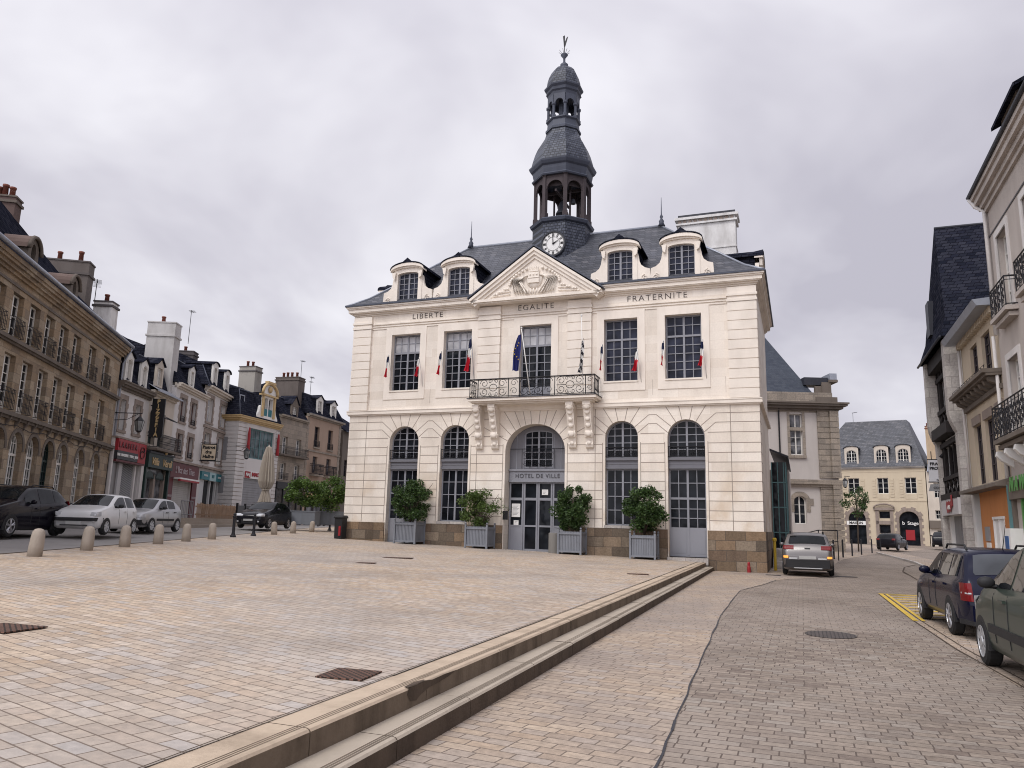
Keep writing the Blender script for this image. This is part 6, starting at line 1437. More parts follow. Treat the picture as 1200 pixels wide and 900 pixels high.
m = MB(); m.box(-1.7 * s_, -.9 * s_, .24, .27, sc(1.2), sc(2.2)); m.build('window_display', red_paint, Mh)
Nh = thing('cream_house', 'pale cream house with a low dark shopfront, immediately right of the ochre house', 'building', (M0[0], M0[1], 0), RAD(-35))
hs = [hole(1.05 * s_, 2.15 * s_, sc(5.35), sc(6.8)), hole(1.05 * s_, 2.1 * s_, sc(3.3), sc(4.15)), hole(1.1 * s_, 2.2 * s_, .3, sc(2.2))]
body(Nh, .48 * s_, 4.5 * s_, 8, -.2, sc(8.0), hs, cream_render2, .3)
window(Nh, 1.05 * s_, 2.15 * s_, sc(5.35), sc(6.8), 0, .2, 2, (3,), 0, white_wood, glass, .07); window(Nh, 1.05 * s_, 2.1 * s_, sc(3.3), sc(4.15), 0, .2, 2, (2,), 0, white_wood, glass, .06); window(Nh, 1.1 * s_, 2.2 * s_, .3, sc(2.2), 0, .2, 1, (1,), 0, black_paint, glass, .06)
m = MB(); m.box(.5 * s_, 3 * s_, -.3, .05, sc(2.4), sc(3.15)); m.build('shop_fascia', brown_dark, Nh)
gable_roof(Nh, .6 * s_, 4.5 * s_, 7, sc(8.0), sc(10.3), lead_light, over=.2)
# ------------------------------------------------------------------ cars
def crv(pts):
    """monotone-ish smooth curve through control points"""
    def f(x):
        if x <= pts[0][0]: return pts[0][1]
        if x >= pts[-1][0]: return pts[-1][1]
        for i in range(len(pts) - 1):
            if x <= pts[i + 1][0]:
                x0, y0 = pts[i]; x1, y1 = pts[i + 1]; t = (x - x0) / (x1 - x0)
                m0 = (pts[i + 1][1] - pts[i - 1][1]) / (pts[i + 1][0] - pts[i - 1][0]) if i > 0 else (y1 - y0) / (x1 - x0)
                m1 = (pts[i + 2][1] - pts[i][1]) / (pts[i + 2][0] - pts[i][0]) if i < len(pts) - 2 else (y1 - y0) / (x1 - x0)
                s = (y1 - y0) / (x1 - x0)
                m0 = max(-3 * abs(s), min(3 * abs(s), m0)) if s * m0 > 0 else 0; m1 = max(-3 * abs(s), min(3 * abs(s), m1)) if s * m1 > 0 else 0
                h = x1 - x0; return (2 * t ** 3 - 3 * t * t + 1) * y0 + (t ** 3 - 2 * t * t + t) * h * m0 + (-2 * t ** 3 + 3 * t * t) * y1 + (t ** 3 - t * t) * h * m1
    return f
tyre_m = plain('tyre_rubber', (.02, .02, .021), .85, dirt=.2); rim_m = plain('alloy', (.42, .42, .44), .3, metal=.7, dirt=.15); cap_m = plain('wheel_cap', (.45, .46, .48), .4, metal=.4, dirt=.15)
car_glass = glassy('car_glass', (.010, .012, .014), .03, .22); car_glass_clear = glassy('car_glass_pale', (.06, .065, .075), .05, .3, .4)
trim_m = plain('black_trim', (.022, .022, .024), .6, dirt=.2); lamp_m = plain('headlamp', (.55, .56, .58), .12, metal=.3, dirt=.1); tail_m = plain('tail_lamp', (.16, .008, .010), .15, dirt=.1); plate_m = plain('number_plate', (.42, .42, .41), .5, dirt=.2)
amber = bpy.data.materials.new('lit_indicator'); amber.use_nodes = True; _b = amber.node_tree.nodes['Principled BSDF']; _b.inputs['Base Color'].default_value = (.8, .25, .03, 1); _b.inputs['Emission Color'].default_value = (1, .42, .08, 1); _b.inputs['Emission Strength'].default_value = 1.1
def paint(name, c, metal=.0, rough=.28): 
    if name in MATS: return MATS[name]
    m = plain(name, c, rough, metal=metal, dirt=.12, coat=.22 if max(c) < .08 else .4, spec=.12 if max(c) < .08 else .3); return m
def car(label, cat, pos, heading, mat, L, W, top, belt, win, ws, rw, wheels, R=.30, group=None, glass_m=None, rim='spoke', bottom=.2, bumper=None, extras=(), tumble=.30, wz=.62, rimmat=None, hood_cut=None):
    """body lofted from the side profile; x runs from the nose (0) to the tail (L)"""
    root = thing('parked_car', label, cat, pos, heading + pi, group)
    T, B = crv(top), crv(belt); hw = W / 2; ox = -L / 2
    plan = crv([(0, .74), (.10, .86), (.30, .955), (.7, 1.0), (L - .75, 1.0), (L - .30, .965), (L - .08, .90), (L, .83)])
    bot = crv([(0, bottom + .10), (.25, bottom), (L - .3, bottom), (L, bottom + .12)])
    def section(x):
        t = T(x); w = hw * plan(x); zb = bot(x); b = min(B(x), t - .03); h = t - b
        gw = w * .965 - .02; wt = max(gw - tumble * max(0, h - .05) - .02, gw * .45)
        if h < .09: wt = gw * .93
        mid = zb + (b - zb) * .62
        return [(0, zb), (w * .82, zb), (w * .955, zb + .05), (w * .985, zb + .16), (w, zb + (b - zb) * .45), (w, mid), (w * .99, b - .07), (gw, b), (gw - (gw - wt) * .33, b + (t - b) * .30), (gw - (gw - wt) * .66, b + (t - b) * .62), (wt + .012, t - min(.07, h * .3)), (wt - .05, t - min(.022, h * .12)), (wt * .66, t + .006), (wt * .33, t + .018), (0, t + .022)]
    xs = [0] + [L * (k / 70) for k in range(1, 70)] + [L]
    m = MB(); vs = []; fs = []; n = 15
    for x in xs:
        s = section(x); ring = s + [(-y, z) for y, z in s[-2:0:-1]]
        vs += [(ox + x, y, z) for y, z in ring]
    K = 28
    for i in range(len(xs) - 1):
        for k in range(K): fs.append((i * K + k, i * K + (k + 1) % K, (i + 1) * K + (k + 1) % K, (i + 1) * K + k))
    fs.append(tuple(range(K))[::-1]); fs.append(tuple((len(xs) - 1) * K + k for k in range(K)))
    m.add(vs, fs, 0, True); body_ = m.build('body', mat, root)
    def side_y(x, z):
        s = section(x)
        for (y0, z0), (y1, z1) in zip(s[3:], s[4:]):
            if z0 <= z <= z1 + 1e-6: return y0 + (y1 - y0) * (z - z0) / max(1e-6, z1 - z0)
        return s[10][0]
    def top_z(x, y):
        s = section(x)[::-1]; y = abs(y)
        for (y0, z0), (y1, z1) in zip(s, s[1:]):
            if y <= y1 and y1 > y0: return z0 + (z1 - z0) * (y - y0) / max(1e-6, y1 - y0)
        return s[-1][1]
    gm = glass_m or car_glass
    for side in (-1, 1):     # side windows; each one a patch lying on the body side
        for (xa, xb_) in win:
            g = MB(); nx_, nz = 12, 4; pv = []
            for i in range(nx_ + 1):
                x = xa + (xb_ - xa) * i / nx_; z0 = B(x) + .03; z1 = max(z0 + .002, T(x) - .085)
                for j in range(nz + 1): z = z0 + (z1 - z0) * j / nz; pv.append((ox + x, side * (side_y(x, z) + .006), z))
            pf = [(i * (nz + 1) + j, i * (nz + 1) + j + 1, (i + 1) * (nz + 1) + j + 1, (i + 1) * (nz + 1) + j) for i in range(nx_) for j in range(nz)]
            g.add(pv, pf, 0, True); g.build('side_window', gm, root)
    for nm, (xa, xb_), yr in (('windscreen', ws, .93), ('rear_window', rw, .90)):
        g = MB(); nx_, ny = 8, 12; pv = []; sgn = -1 if nm == 'windscreen' else 1
        for i in range(nx_ + 1):
            x = xa + (xb_ - xa) * i / nx_; wtx = section(x)[11][0] * yr
            for j in range(ny + 1): y = wtx * (-1 + 2 * j / ny); pv.append((ox + x + sgn * .006, y, top_z(x, y) + .007))
        g.add(pv, [(i * (ny + 1) + j, i * (ny + 1) + j + 1, (i + 1) * (ny + 1) + j + 1, (i + 1) * (ny + 1) + j) for i in range(nx_) for j in range(ny)], 0, True); g.build(nm, (car_glass_clear if (nm == 'rear_window' and glass_m) else gm), root)
    for x in wheels:
        for side in (-1, 1):
            y = side * (hw - .005); a = MB()   # dark wheel arch
            pts = [(ox + x + (R + .03) * cos(k * pi / 14), R + (R + .03) * sin(k * pi / 14)) for k in range(15)] + [(ox + x - (R + .03), bottom + .02), (ox + x + (R + .03), bottom + .02)]
            a.prism_y(pts, y - side * .16, y + side * .006); a.build('wheel_arch', trim_m, root)
            w = MB(); w.lathe([(R * .62, -.07), (R * .90, -.075), (R, -.05), (R, .075), (R * .90, .105), (R * .68, .11), (R * .66, .08), (R * .1, .07)], 28, sm=False)
            wo = w.build('wheel', tyre_m, root, (ox + x, side * (hw - .10), R)); wo.rotation_euler = (-side * pi / 2, 0, 0)
            r = MB(); rr = R * .67
            r.lathe([(rr, .088), (rr, .112), (rr * .93, .112), (rr * .90, .09)], 28)
            if rim == 'spoke':
                for k in range(5):
                    aa = k * 2 * pi / 5 + .3
                    for d in (-.16, .16):
                        c0, c1 = Vector((cos(aa) * rr * .12, sin(aa) * rr * .12, .105)), Vector((cos(aa + d) * rr * .95, sin(aa + d) * rr * .95, .10)); r.tube([c0, c1], rr * .075, 4)
                r.lathe([(rr * .25, .09), (rr * .22, .118), (.01, .12)], 12)
            else:
                for k in range(7 if rim == 'cap' else 6):
                    aa = k * 2 * pi / (7 if rim == 'cap' else 6); u = Vector((cos(aa), sin(aa), 0)); v = Vector((-sin(aa), cos(aa), 0))
                    P_ = [u * rr * .1 - v * rr * .1, u * rr * .93 - v * rr * .27, u * rr * .93 + v * rr * .27, u * rr * .1 + v * rr * .1]
                    r.hexa([(p.x, p.y, .085) for p in P_], [(p.x, p.y, .105) for p in P_])
                r.lathe([(rr * .35, .085), (rr * .3, .115), (.01, .118)], 12)
            r.build('rim', rimmat or (rim_m if rim == 'spoke' else cap_m), wo)
    def front_x(y, z):   # nose surface
        for k in range(60):
            x = k * .01
            if hw * plan(x) >= abs(y) + .004 and T(x) > z: return ox + x
        return ox + .3
    def tail_x(y, z):
        for k in range(120):
            x = L - k * .01
            if hw * plan(x) >= abs(y) + .004 and T(x) > z: return ox + x
        return ox + L - .1
    def wrap(name, mt, ya, yb, za, zb, front=True, out=.02, n=8, curvez=0, inset=.05):
        g = MB(); pv = []; fx = front_x if front else tail_x; sg = -1 if front else 1
        for i in range(n + 1):
            y = ya + (yb - ya) * i / n
            for j in range(4):
                z = za + (zb - za) * j / 3 + curvez * (i / n) ** 2; bul = out * (1 - .0 * abs(j - 1.5))
                pv.append((fx(y, z) + sg * bul, y * 1.004, z))
        k = len(pv); pv += [(x - sg * inset, y, z) for x, y, z in pv]
        f = [(i * 4 + j, i * 4 + j + 1, i * 4 + j + 5, i * 4 + j + 4) for i in range(n) for j in range(3)]
        f += [tuple(q + k for q in ff) for ff in f]
        f += [(j, j + 1, k + j + 1, k + j) for j in range(3)] + [(n * 4 + j, n * 4 + j + 1, k + n * 4 + j + 1, k + n * 4 + j) for j in range(3)]
        f += [(i * 4, i * 4 + 4, k + i * 4 + 4, k + i * 4) for i in range(n)] + [(i * 4 + 3, i * 4 + 7, k + i * 4 + 7, k + i * 4 + 3) for i in range(n)]
        g.add(pv, f); return g.build(name, mt, root)
    ctx = dict(root=root, hw=hw, ox=ox, L=L, T=T, B=B, side_y=side_y, wrap=wrap, front_x=front_x, tail_x=tail_x, section=section, top_z=top_z, bot=bot, plan=plan)
    # under-floor, sill shadow gap, door lines, handles, mirrors
    for side in (-1, 1):
        for xx in [w_[1] + .035 for w_ in win] + [win[0][0] + .30]:
            if xx > L - .55 or abs(xx - wheels[1]) < .38: continue
            zs = [bottom + .16 + k * .06 for k in range(int((B(xx) - bottom - .16) / .06) + 1)]
            seams = MB(); seams.tube([(ox + xx, side * (side_y(xx, z) + .001), z) for z in zs], .006, 4); seams.build('door_gap', trim_m, root)
    for side in (-1, 1):
        for k, w_ in enumerate(win[:2] if len(win) > 1 else win[:1]):
            xx = w_[1] - .14; z = B(xx) - .12; h = MB(); h.box(ox + xx - .10, ox + xx + .10, min(side * side_y(xx, z), side * (side_y(xx, z) + .035)), max(side * side_y(xx, z), side * (side_y(xx, z) + .035)), z - .018, z + .018); h.build('door_handle', trim_m if 'blackhandle' in extras else mat, root)
        xx = win[0][0] + .28; z = B(xx) + .09; mr = MB(); mr.ball((ox + xx, side * (side_y(xx, z) + .13), z), .10, 10, 0, (.55, 1.05, .75)); mr.bar((ox + xx, side * side_y(xx, z), z - .05), (ox + xx, side * (side_y(xx, z) + .10), z - .04), .03); mr.build('mirror', trim_m if 'blackmirror' in extras else mat, root)
        if 'moulding' in extras:
            q = MB(); xa, xb_ = wheels[0] + R + .12, wheels[1] - R - .12; z0 = .52
            for k in range(10):
                x0, x1 = xa + (xb_ - xa) * k / 10, xa + (xb_ - xa) * (k + 1) / 10; y0, y1 = side_y(x0, z0), side_y(x1, z0)
                q.hexa([(ox + x0, side * (y0 - .02), z0 - .05), (ox + x1, side * (y1 - .02), z0 - .05), (ox + x1, side * (y1 + .018), z0 - .05), (ox + x0, side * (y0 + .018), z0 - .05)], [(ox + x0, side * (y0 - .02), z0 + .05), (ox + x1, side * (y1 - .02), z0 + .05), (ox + x1, side * (y1 + .018), z0 + .05), (ox + x0, side * (y0 + .018), z0 + .05)])
            q.build('side_moulding', trim_m, root)
        if 'rails' in extras:
            q = MB(); xa, xb_ = ws[1] + .25, rw[0] - .25; yy = section((xa + xb_) / 2)[11][0] - .02
            q.tube([(ox + xa, side * yy, T(xa)), (ox + xa + .12, side * yy, T(xa) + .07), (ox + xb_ - .12, side * yy, T(xb_) + .075), (ox + xb_, side * yy, T(xb_))], .02, 6); q.build('roof_rail', trim_m, root)
    if 'antenna' in extras: q = MB(); xa = rw[0] - .35; q.tube([(ox + xa, 0, T(xa)), (ox + xa + .28, 0, T(xa) + .42)], .008, 5, r1=.004); q.build('aerial', trim_m, root)
    if 'frontant' in extras: q = MB(); xa = ws[1] + .1; q.tube([(ox + xa, 0, T(xa)), (ox + xa + .2, 0, T(xa) + .35)], .008, 5, r1=.004); q.build('aerial', trim_m, root)
    return ctx
def front_set(c, zl, lw=.36, lh=.17, trimz=None, plate=.42, grille=None, fog=False, cz=.0):
    w = c['wrap']; hw = c['hw']
    for s in (-1, 1): w('headlight', lamp_m, s * (hw * .93), s * (hw * .93 - lw), zl, zl + lh, True, .012, curvez=-cz)
    if trimz: w('bumper', trim_m, -hw * .97, hw * .97, trimz[0], trimz[1], True, .03, 16)
    if grille: w('grille', trim_m, -grille[0], grille[0], grille[1], grille[2], True, .015, 8)
    w('number_plate', plate_m, -.26, .26, plate, plate + .11, True, .045, 2)
    if fog:
        for s in (-1, 1): w('fog_light', lamp_m, s * hw * .72, s * hw * .62, .34, .42, True, .03, 2)
white_p = paint('white_car_paint', (.60, .60, .60)); black_p = paint('black_car_paint', (.008, .007, .012), rough=.2); silver_p = paint('silver_car_paint', (.36, .36, .37), .55, .32); dark_p = paint('anthracite_car_paint', (.012, .012, .016), rough=.2)
suv_p = paint('grey_silver_paint', (.17, .16, .158), .5, .36); blue_p = paint('midnight_blue_paint', (.004, .005, .020), .05, .25); green_p = paint('grey_green_paint', (.05, .068, .056), .35, .34)
def place(x, y, z, along, L, xw):   # centre of a car whose front wheel stands at (x, y)
    return Vector((x - cos(along) * (L / 2 - xw), y - sin(along) * (L / 2 - xw), z))
def side_off(p, along, d): return Vector((p.x + cos(along + pi / 2) * d, p.y + sin(along + pi / 2) * d, p.z))
# left street: all four face the camera; visible flank is on +X
h = RAD(-89); p = side_off(place(-15.53, 24.2, .90, h, 4.36, .88), h, -.92)
c = car('black high-roofed car with spoked wheels, nose cut off by the left edge', 'car', p, h, black_p, 4.36, 1.84, [(0, .62), (.12, .82), (.5, .98), (1.15, 1.12), (1.35, 1.17), (2.0, 1.53), (2.5, 1.64), (3.3, 1.62), (3.75, 1.52), (4.12, 1.20), (4.26, 1.0), (4.36, .70)], [(0, .70), (.6, .86), (1.3, 1.0), (2.4, 1.03), (3.4, 1.09), (4.36, 1.1)], [(1.62, 2.35), (2.45, 3.2), (3.28, 3.66)], (1.36, 2.0), (3.82, 4.16), (.88, 3.50), .345, extras=('rails',), tumble=.36)
front_set(c, .72, .42, .2, None, .45, (.55, .35, .55))
for s in (-1, 1): c['wrap']('tail_light', tail_m, s * c['hw'] * .93, s * (c['hw'] * .93 - .22), .98, 1.2, False, .012)
h = RAD(-85.5); p = side_off(place(-14.0, 27.0, .97, h, 3.43, .62), h, -.80)
c = car('small white hatchback with black bumper strip, second parked car from the left', 'car', p, h, white_p, 3.43, 1.63, [(0, .56), (.08, .74), (.3, .84), (.85, .96), (1.0, 1.0), (1.75, 1.37), (2.1, 1.42), (2.9, 1.40), (3.15, 1.28), (3.36, .85), (3.43, .60)], [(0, .62), (.6, .80), (1.2, .90), (3.43, .95)], [(1.28, 2.25), (2.34, 3.0)], (1.0, 1.74), (3.0, 3.32), (.62, 2.96), .28, rim='cap', extras=('blackmirror',), tumble=.38, glass_m=None)
front_set(c, .64, .27, .13, (.46, .58), .34, None)
c['wrap']('grille', trim_m, -.45, .45, .30, .34, True, .02)
h = RAD(-90.5); p = side_off(place(-14.9, 32.4, .99, h, 3.83, .78), h, -.83)
c = car('silver hatchback with black side mouldings, parked behind the small white one', 'car', p, h, silver_p, 3.83, 1.66, [(0, .55), (.1, .70), (.5, .84), (1.05, .95), (1.15, .98), (1.85, 1.36), (2.2, 1.43), (3.0, 1.40), (3.4, 1.24), (3.7, .95), (3.83, .62)], [(0, .62), (.7, .82), (1.4, .92), (3.83, .99)], [(1.45, 2.25), (2.34, 3.0)], (1.15, 1.86), (3.2, 3.66), (.78, 3.22), .29, rim='cap', extras=('moulding', 'blackmirror', 'frontant', 'blackhandle'), tumble=.36)
front_set(c, .60, .36, .13, (.28, .50), .38)
h = RAD(-97.5); p = side_off(place(-13.28, 43.0, 1.14, h, 4.03, .80), h, -.86)
c = car('dark five-door hatchback standing alone beyond the bollards in front of the plant boxes', 'car', p, h, dark_p, 4.03, 1.75, [(0, .60), (.1, .76), (.5, .90), (1.1, 1.03), (1.22, 1.06), (1.95, 1.43), (2.3, 1.49), (3.1, 1.46), (3.5, 1.32), (3.85, 1.0), (4.03, .62)], [(0, .66), (.7, .86), (1.4, .96), (4.03, 1.05)], [(1.5, 2.3), (2.4, 3.15)], (1.22, 1.95), (3.3, 3.82), (.80, 3.34), .31, rim='spoke', extras=(), tumble=.36)
front_set(c, .66, .46, .15, None, .40, (.4, .26, .50), True)
# silver SUV seen from behind, pulled up beside the town hall
h = TH_A + pi / 2; p = TH(1.62, .6, .03)
c = car('silver-grey sport utility car with lit amber indicators, seen from behind beside the town hall', 'car', p, h, suv_p, 4.44, 1.86, [(0, .70), (.1, .90), (.6, 1.02), (1.2, 1.12), (1.3, 1.15), (2.0, 1.52), (2.5, 1.62), (3.5, 1.60), (3.9, 1.50), (4.2, 1.20), (4.33, 1.05), (4.44, .78)], [(0, .75), (.7, .95), (1.5, 1.03), (4.44, 1.12)], [(1.6, 2.4), (2.5, 3.3), (3.4, 3.8)], (1.3, 2.0), (3.92, 4.22), (.85, 3.49), .35, extras=('rails',), tumble=.36)
hw = c['hw']
for s in (-1, 1):
    c['wrap']('tail_light', tail_m, s * hw * .93, s * (hw * .93 - .38), .98, 1.13, False, .015); c['wrap']('indicator', amber, s * hw * .93, s * (hw * .93 - .17), .66, .74, False, .04, 3); c['wrap']('reflector', lamp_m, s * (hw * .93 - .2), s * (hw * .93 - .5), .62, .68, False, .04, 3)
c['wrap']('bumper', trim_m, -hw * .96, hw * .96, .30, .60, False, .03, 14); c['wrap']('number_plate', plate_m, -.3, .3, .63, .74, False, .05, 2)
c['wrap']('emblem', trim_m, -.10, .10, 1.0, 1.05, False, .02, 2); c['wrap']('bumper_lip', lamp_m, -.5, .5, .28, .31, False, .05, 4)
# far black hatchback in front of the ochre house, and one more beyond
h = RAD(48); 
c = car('small black hatchback far down the street in front of the ochre house', 'car', (34.2, 69.0, .36), h, dark_p, 4.0, 1.72, [(0, .58), (.1, .74), (.6, .88), (1.1, .98), (1.2, 1.0), (1.9, 1.38), (2.3, 1.45), (3.2, 1.42), (3.6, 1.28), (3.9, .95), (4.0, .65)], [(0, .62), (.7, .84), (1.4, .94), (4.0, 1.02)], [(1.5, 2.3), (2.4, 3.2)], (1.2, 1.9), (3.4, 3.86), (.8, 3.3), .31, tumble=.36)
for s in (-1, 1): c['wrap']('tail_light', tail_m, s * .78, s * .5, .85, 1.0, False, .012, 3)
c = car('dark car parked farthest off, mostly hidden beyond the blue estate car', 'car', (42.6, 76.0, .62), RAD(60), dark_p, 4.2, 1.76, [(0, .6), (.1, .76), (.6, .9), (1.1, 1.0), (1.2, 1.02), (1.9, 1.4), (2.3, 1.47), (3.2, 1.44), (3.7, 1.2), (4.1, .95), (4.2, .65)], [(0, .66), (.7, .86), (1.4, .96), (4.2, 1.0)], [(1.5, 2.3), (2.4, 3.2)], (1.2, 1.9), (3.4, 3.86), (.8, 3.4), .31, tumble=.36)
# midnight blue estate, seen from behind
h = TH_A + pi / 2 + RAD(3); p = TH(3.72 + .80, -16.95, .004)
c = car('midnight blue estate car with roof rails and red tail lamps, parked on the right', 'car', p, h, blue_p, 4.22, 1.65, [(0, .56), (.1, .72), (.5, .86), (1.05, .96), (1.2, 1.0), (1.85, 1.37), (2.2, 1.43), (3.5, 1.42), (3.78, 1.36), (4.02, 1.02), (4.12, .90), (4.22, .56)], [(0, .62), (.7, .82), (1.3, .90), (4.22, .97)], [(1.42, 2.22), (2.30, 3.08), (3.16, 3.70)], (1.2, 1.85), (3.80, 4.02), (.80, 3.26), .31, rim='spoke', extras=('rails', 'antenna'), tumble=.30, glass_m=car_glass, bottom=.22)
hw = c['hw']
for s in (-1, 1): c['wrap']('tail_light', tail_m, s * hw * .955, s * (hw * .955 - .13), .62, .90, False, .012); c['wrap']('reversing_light', lamp_m, s * hw * .95, s * (hw * .955 - .11), .73, .755, False, .018, 3)
c['wrap']('bumper', blue_p, -hw * .98, hw * .98, .32, .56, False, .06, 14); c['wrap']('bumper_trim', trim_m, -hw * .97, hw * .97, .25, .33, False, .05, 14)
c['wrap']('number_plate_recess', trim_m, -.32, .32, .68, .80, False, .02, 3); c['wrap']('sticker', plate_m, hw * .80, hw * .62, .985, 1.005, False, .03, 2)
q = MB(); xx = c['ox'] + 3.3
for s in (-.38, .38): q.ball((xx, s, 1.02), .17, 8, 0, (.6, 1, 1))
q.box(xx - .3, xx + .1, -.6, .6, .6, .9); q.build('rear_seat', trim_m, c['root'])
# grey-green hatchback in the right foreground
h = TH_A + pi / 2 + RAD(1.5); p = TH(3.66 + .84, -21.45 - 1.34, .004)
c = car('grey-green family hatchback cut off by the right edge of the picture', 'car', p, h, green_p, 4.16, 1.72, [(0, .60), (.08, .76), (.4, .92), (.9, 1.04), (1.0, 1.08), (1.75, 1.50), (2.2, 1.61), (3.0, 1.60), (3.5, 1.45), (3.9, 1.05), (4.16, .66)], [(0, .66), (.6, .86), (1.2, .98), (4.16, 1.03)], [(1.15, 2.05), (2.14, 3.0), (3.1, 3.5)], (1.0, 1.76), (3.4, 3.95), (.76, 3.30), .30, rim='cap', extras=('moulding', 'blackmirror'), tumble=.34)
front_set(c, .66, .40, .18, None, .4)
# ------------------------------------------------------------------ plants
leaf_dark = leafy('shrub_leaf', (.020, .048, .012), (.075, .135, .035)); leaf_mid = leafy('pale_shrub_leaf', (.05, .09, .018), (.13, .19, .05)); leaf_fresh = leafy('fresh_leaf', (.045, .09, .014), (.13, .21, .045)); bark = plain('bark', (.09, .07, .055), .9, dirt=.3, scale=4)
def foliage(seed, rx, ry, rz, n, leaf=.06, clumps=26, spread=.30, sparse=0, cz=0):
    """many leaf blades gathered into clumps over an uneven crown"""
    R = random.Random(seed); m = MB(); cl = []
    for k in range(clumps):
        while True:
            v = Vector((R.uniform(-1, 1), R.uniform(-1, 1), R.uniform(-1, 1)))
            if .35 < v.length < 1: break
        q = v.length ** .35 / v.length * R.uniform(.75, 1.10); cl.append((Vector((v.x * q * rx, v.y * q * ry, v.z * q * rz + cz)), R.uniform(.7, 1.3)))
    cl.append((Vector((0, 0, cz)), 1.6))
    for k in range(n):
        c_, s = R.choice(cl); v = Vector((R.gauss(0, 1), R.gauss(0, 1), R.gauss(0, .8))); v = v.normalized() * (R.random() ** .4) * spread * s
        p = c_ + Vector((v.x * rx ** .5, v.y * ry ** .5, v.z * rz ** .5))
        u = Vector((R.gauss(0, 1), R.gauss(0, 1), R.gauss(0, .6))).normalized(); w = u.cross(Vector((R.gauss(0, 1), R.gauss(0, 1), R.gauss(0, 1)))).normalized()
        a = leaf * R.uniform(.7, 1.3); b_ = a * .5
        nn = u.cross(w) * a * .18
        m.add([p - u * a, p + w * b_ + nn, p + u * a, p - w * b_ + nn], [(0, 1, 2, 3)])
    return m
def limbs(m, h0, rx, rz, cz, n, seed, r=.03):
    R = random.Random(seed)
    for k in range(n):
        a = R.uniform(0, 2 * pi); q = R.uniform(.4, .85); e = Vector((cos(a) * rx * q, sin(a) * rx * q, cz + R.uniform(-.4, .8) * rz))
        m.tube([(R.uniform(-.03, .03), R.uniform(-.03, .03), h0), (e.x * .35, e.y * .35, h0 + (e.z - h0) * .5), e], r, 5, r1=r * .3)
planter_m = plain('planter_paint', (.21, .222, .25), .55, dirt=.3, scale=3)
def planter(x, y, z, size, h, label, rz):
    t = thing('planter_box', label, 'planter', TH(x, y, z), TH_A + rz, 'grey planter boxes in front of the town hall'); s = size / 2
    m = MB()
    for a in (-1, 1):
        for i in range(13):
            u = -s + .09 + (size - .18) * i / 12; m.box(u - .026, u + .026, a * (s - .03) - .012, a * (s - .03) + .012, .12, h - .05); m.box(a * (s - .03) - .012, a * (s - .03) + .012, u - .026, u + .026, .12, h - .05)
        m.box(-s + .04, s - .04, a * (s - .05) - .01, a * (s - .05) + .01, .12, h - .05, 0); m.box(a * (s - .05) - .01, a * (s - .05) + .01, -s + .061, s - .061, .12, h - .05, 0)
    m.build('side_boards', planter_m, t)
    m = MB()
    for a in (-1, 1):
        for z0 in (.09, h - .17): m.box(-s, s, a * s - .022, a * s + .022, z0, z0 + .075); m.box(a * s - .022, a * s + .022, -s + .023, s - .023, z0 + .001, z0 + .074)
    m.build('frame_rails', planter_m, t)
    for a in (-1, 1):
        for b_ in (-1, 1):
            m = MB(); m.box(a * s - .04, a * s + .04, b_ * s - .04, b_ * s + .04, 0, h + .03); m.ball((a * s, b_ * s, h + .085), .05, 8); m.build('corner_post', planter_m, t)
    m = MB(); m.box(-s + .06, s - .06, -s + .06, s - .06, h - .16, h - .12); m.build('soil', brown_dark, t)
    return t
sides = ['leftmost', 'second from the left', 'second from the right', 'rightmost']
cfg = [(-15.98, -.62, 1.06, 1.05), (-12.35, -.62, 1.03, 1.02), (-7.95, -.70, 1.00, 1.02), (-4.78, -.75, 1.02, 1.03)]
shr = [(1.22, 1.0, 1.10, 6600, 1.12, leaf_dark, 11, 'dense dark round shrub'), (1.12, .8, .85, 3400, .92, leaf_mid, 12, 'paler sparse straggly shrub'), (.88, .85, 1.12, 6600, 1.10, leaf_dark, 13, 'narrow dense dark shrub'), (1.08, .95, 1.10, 6300, 1.15, leaf_dark, 14, 'broad dark shrub')]
for i, (x, y, s, h) in enumerate(cfg):
    z = pz(x)
    planter(x, y, z, s, h, 'square grey slatted planter box with corner posts, ' + sides[i] + ' of the four', RAD(2))
    rx, ry, rzz, n, cz, lm, sd, nm = shr[i]
    t = thing('shrub', nm + ' growing in the ' + sides[i] + ' planter box', 'shrub', TH(x, y, z + h - .14), TH_A)
    m = MB(); m.tube([(0, 0, 0), (.02, .01, .5), (0, 0, .9)], .045, 6, r1=.03); limbs(m, .12, rx, rzz, cz, 10, sd); m.build('stem', bark, t)
    f = foliage(sd, rx * .86, ry * .86, rzz * .82, n, .062, 40 if i != 1 else 26, .29, cz=cz)
    if i == 1:
        R = random.Random(3)
        for a, l in ((.15, 1.35), (-2.6, 1.0), (.9, 1.2), (2.2, 1.1), (-.3, 1.15)):
            for k in range(60):
                q = .4 + .75 * k / 60 * l; p = Vector((cos(a) * q, sin(a) * q * .5, cz + .15 * sin(a * 3) + (q - .4) * (.5 if a > .5 else -.05))) + Vector((R.gauss(0, .06), R.gauss(0, .06), R.gauss(0, .06)))
                u = Vector((R.gauss(0, 1), R.gauss(0, 1), R.gauss(0, 1))).normalized() * .06; w = u.cross(Vector((0, 0, 1))) * .6; f.add([p - u, p + w, p + u, p - w], [(0, 1, 2, 3)])
    f.build('foliage', lm, t)
m = MB(); m.lathe([(.27, 0), (.27, .86), (.23, .88), (.22, .80)], 20, sm=False); m = m.build('ash_bin', plain('concrete_grey', (.21, .20, .185), .85, dirt=.3, bump=.2), None, TH(-8.72, -.80, pz(-8.72)), TH_A)
tag(m, 'round grey concrete bin between the entrance and the planter box to its right', 'bin')
t = thing('litter_bin', 'black litter bin with a red stripe standing at the left corner of the town hall', 'bin', TH(-19.95, -.42, pz(-19.95)), TH_A)
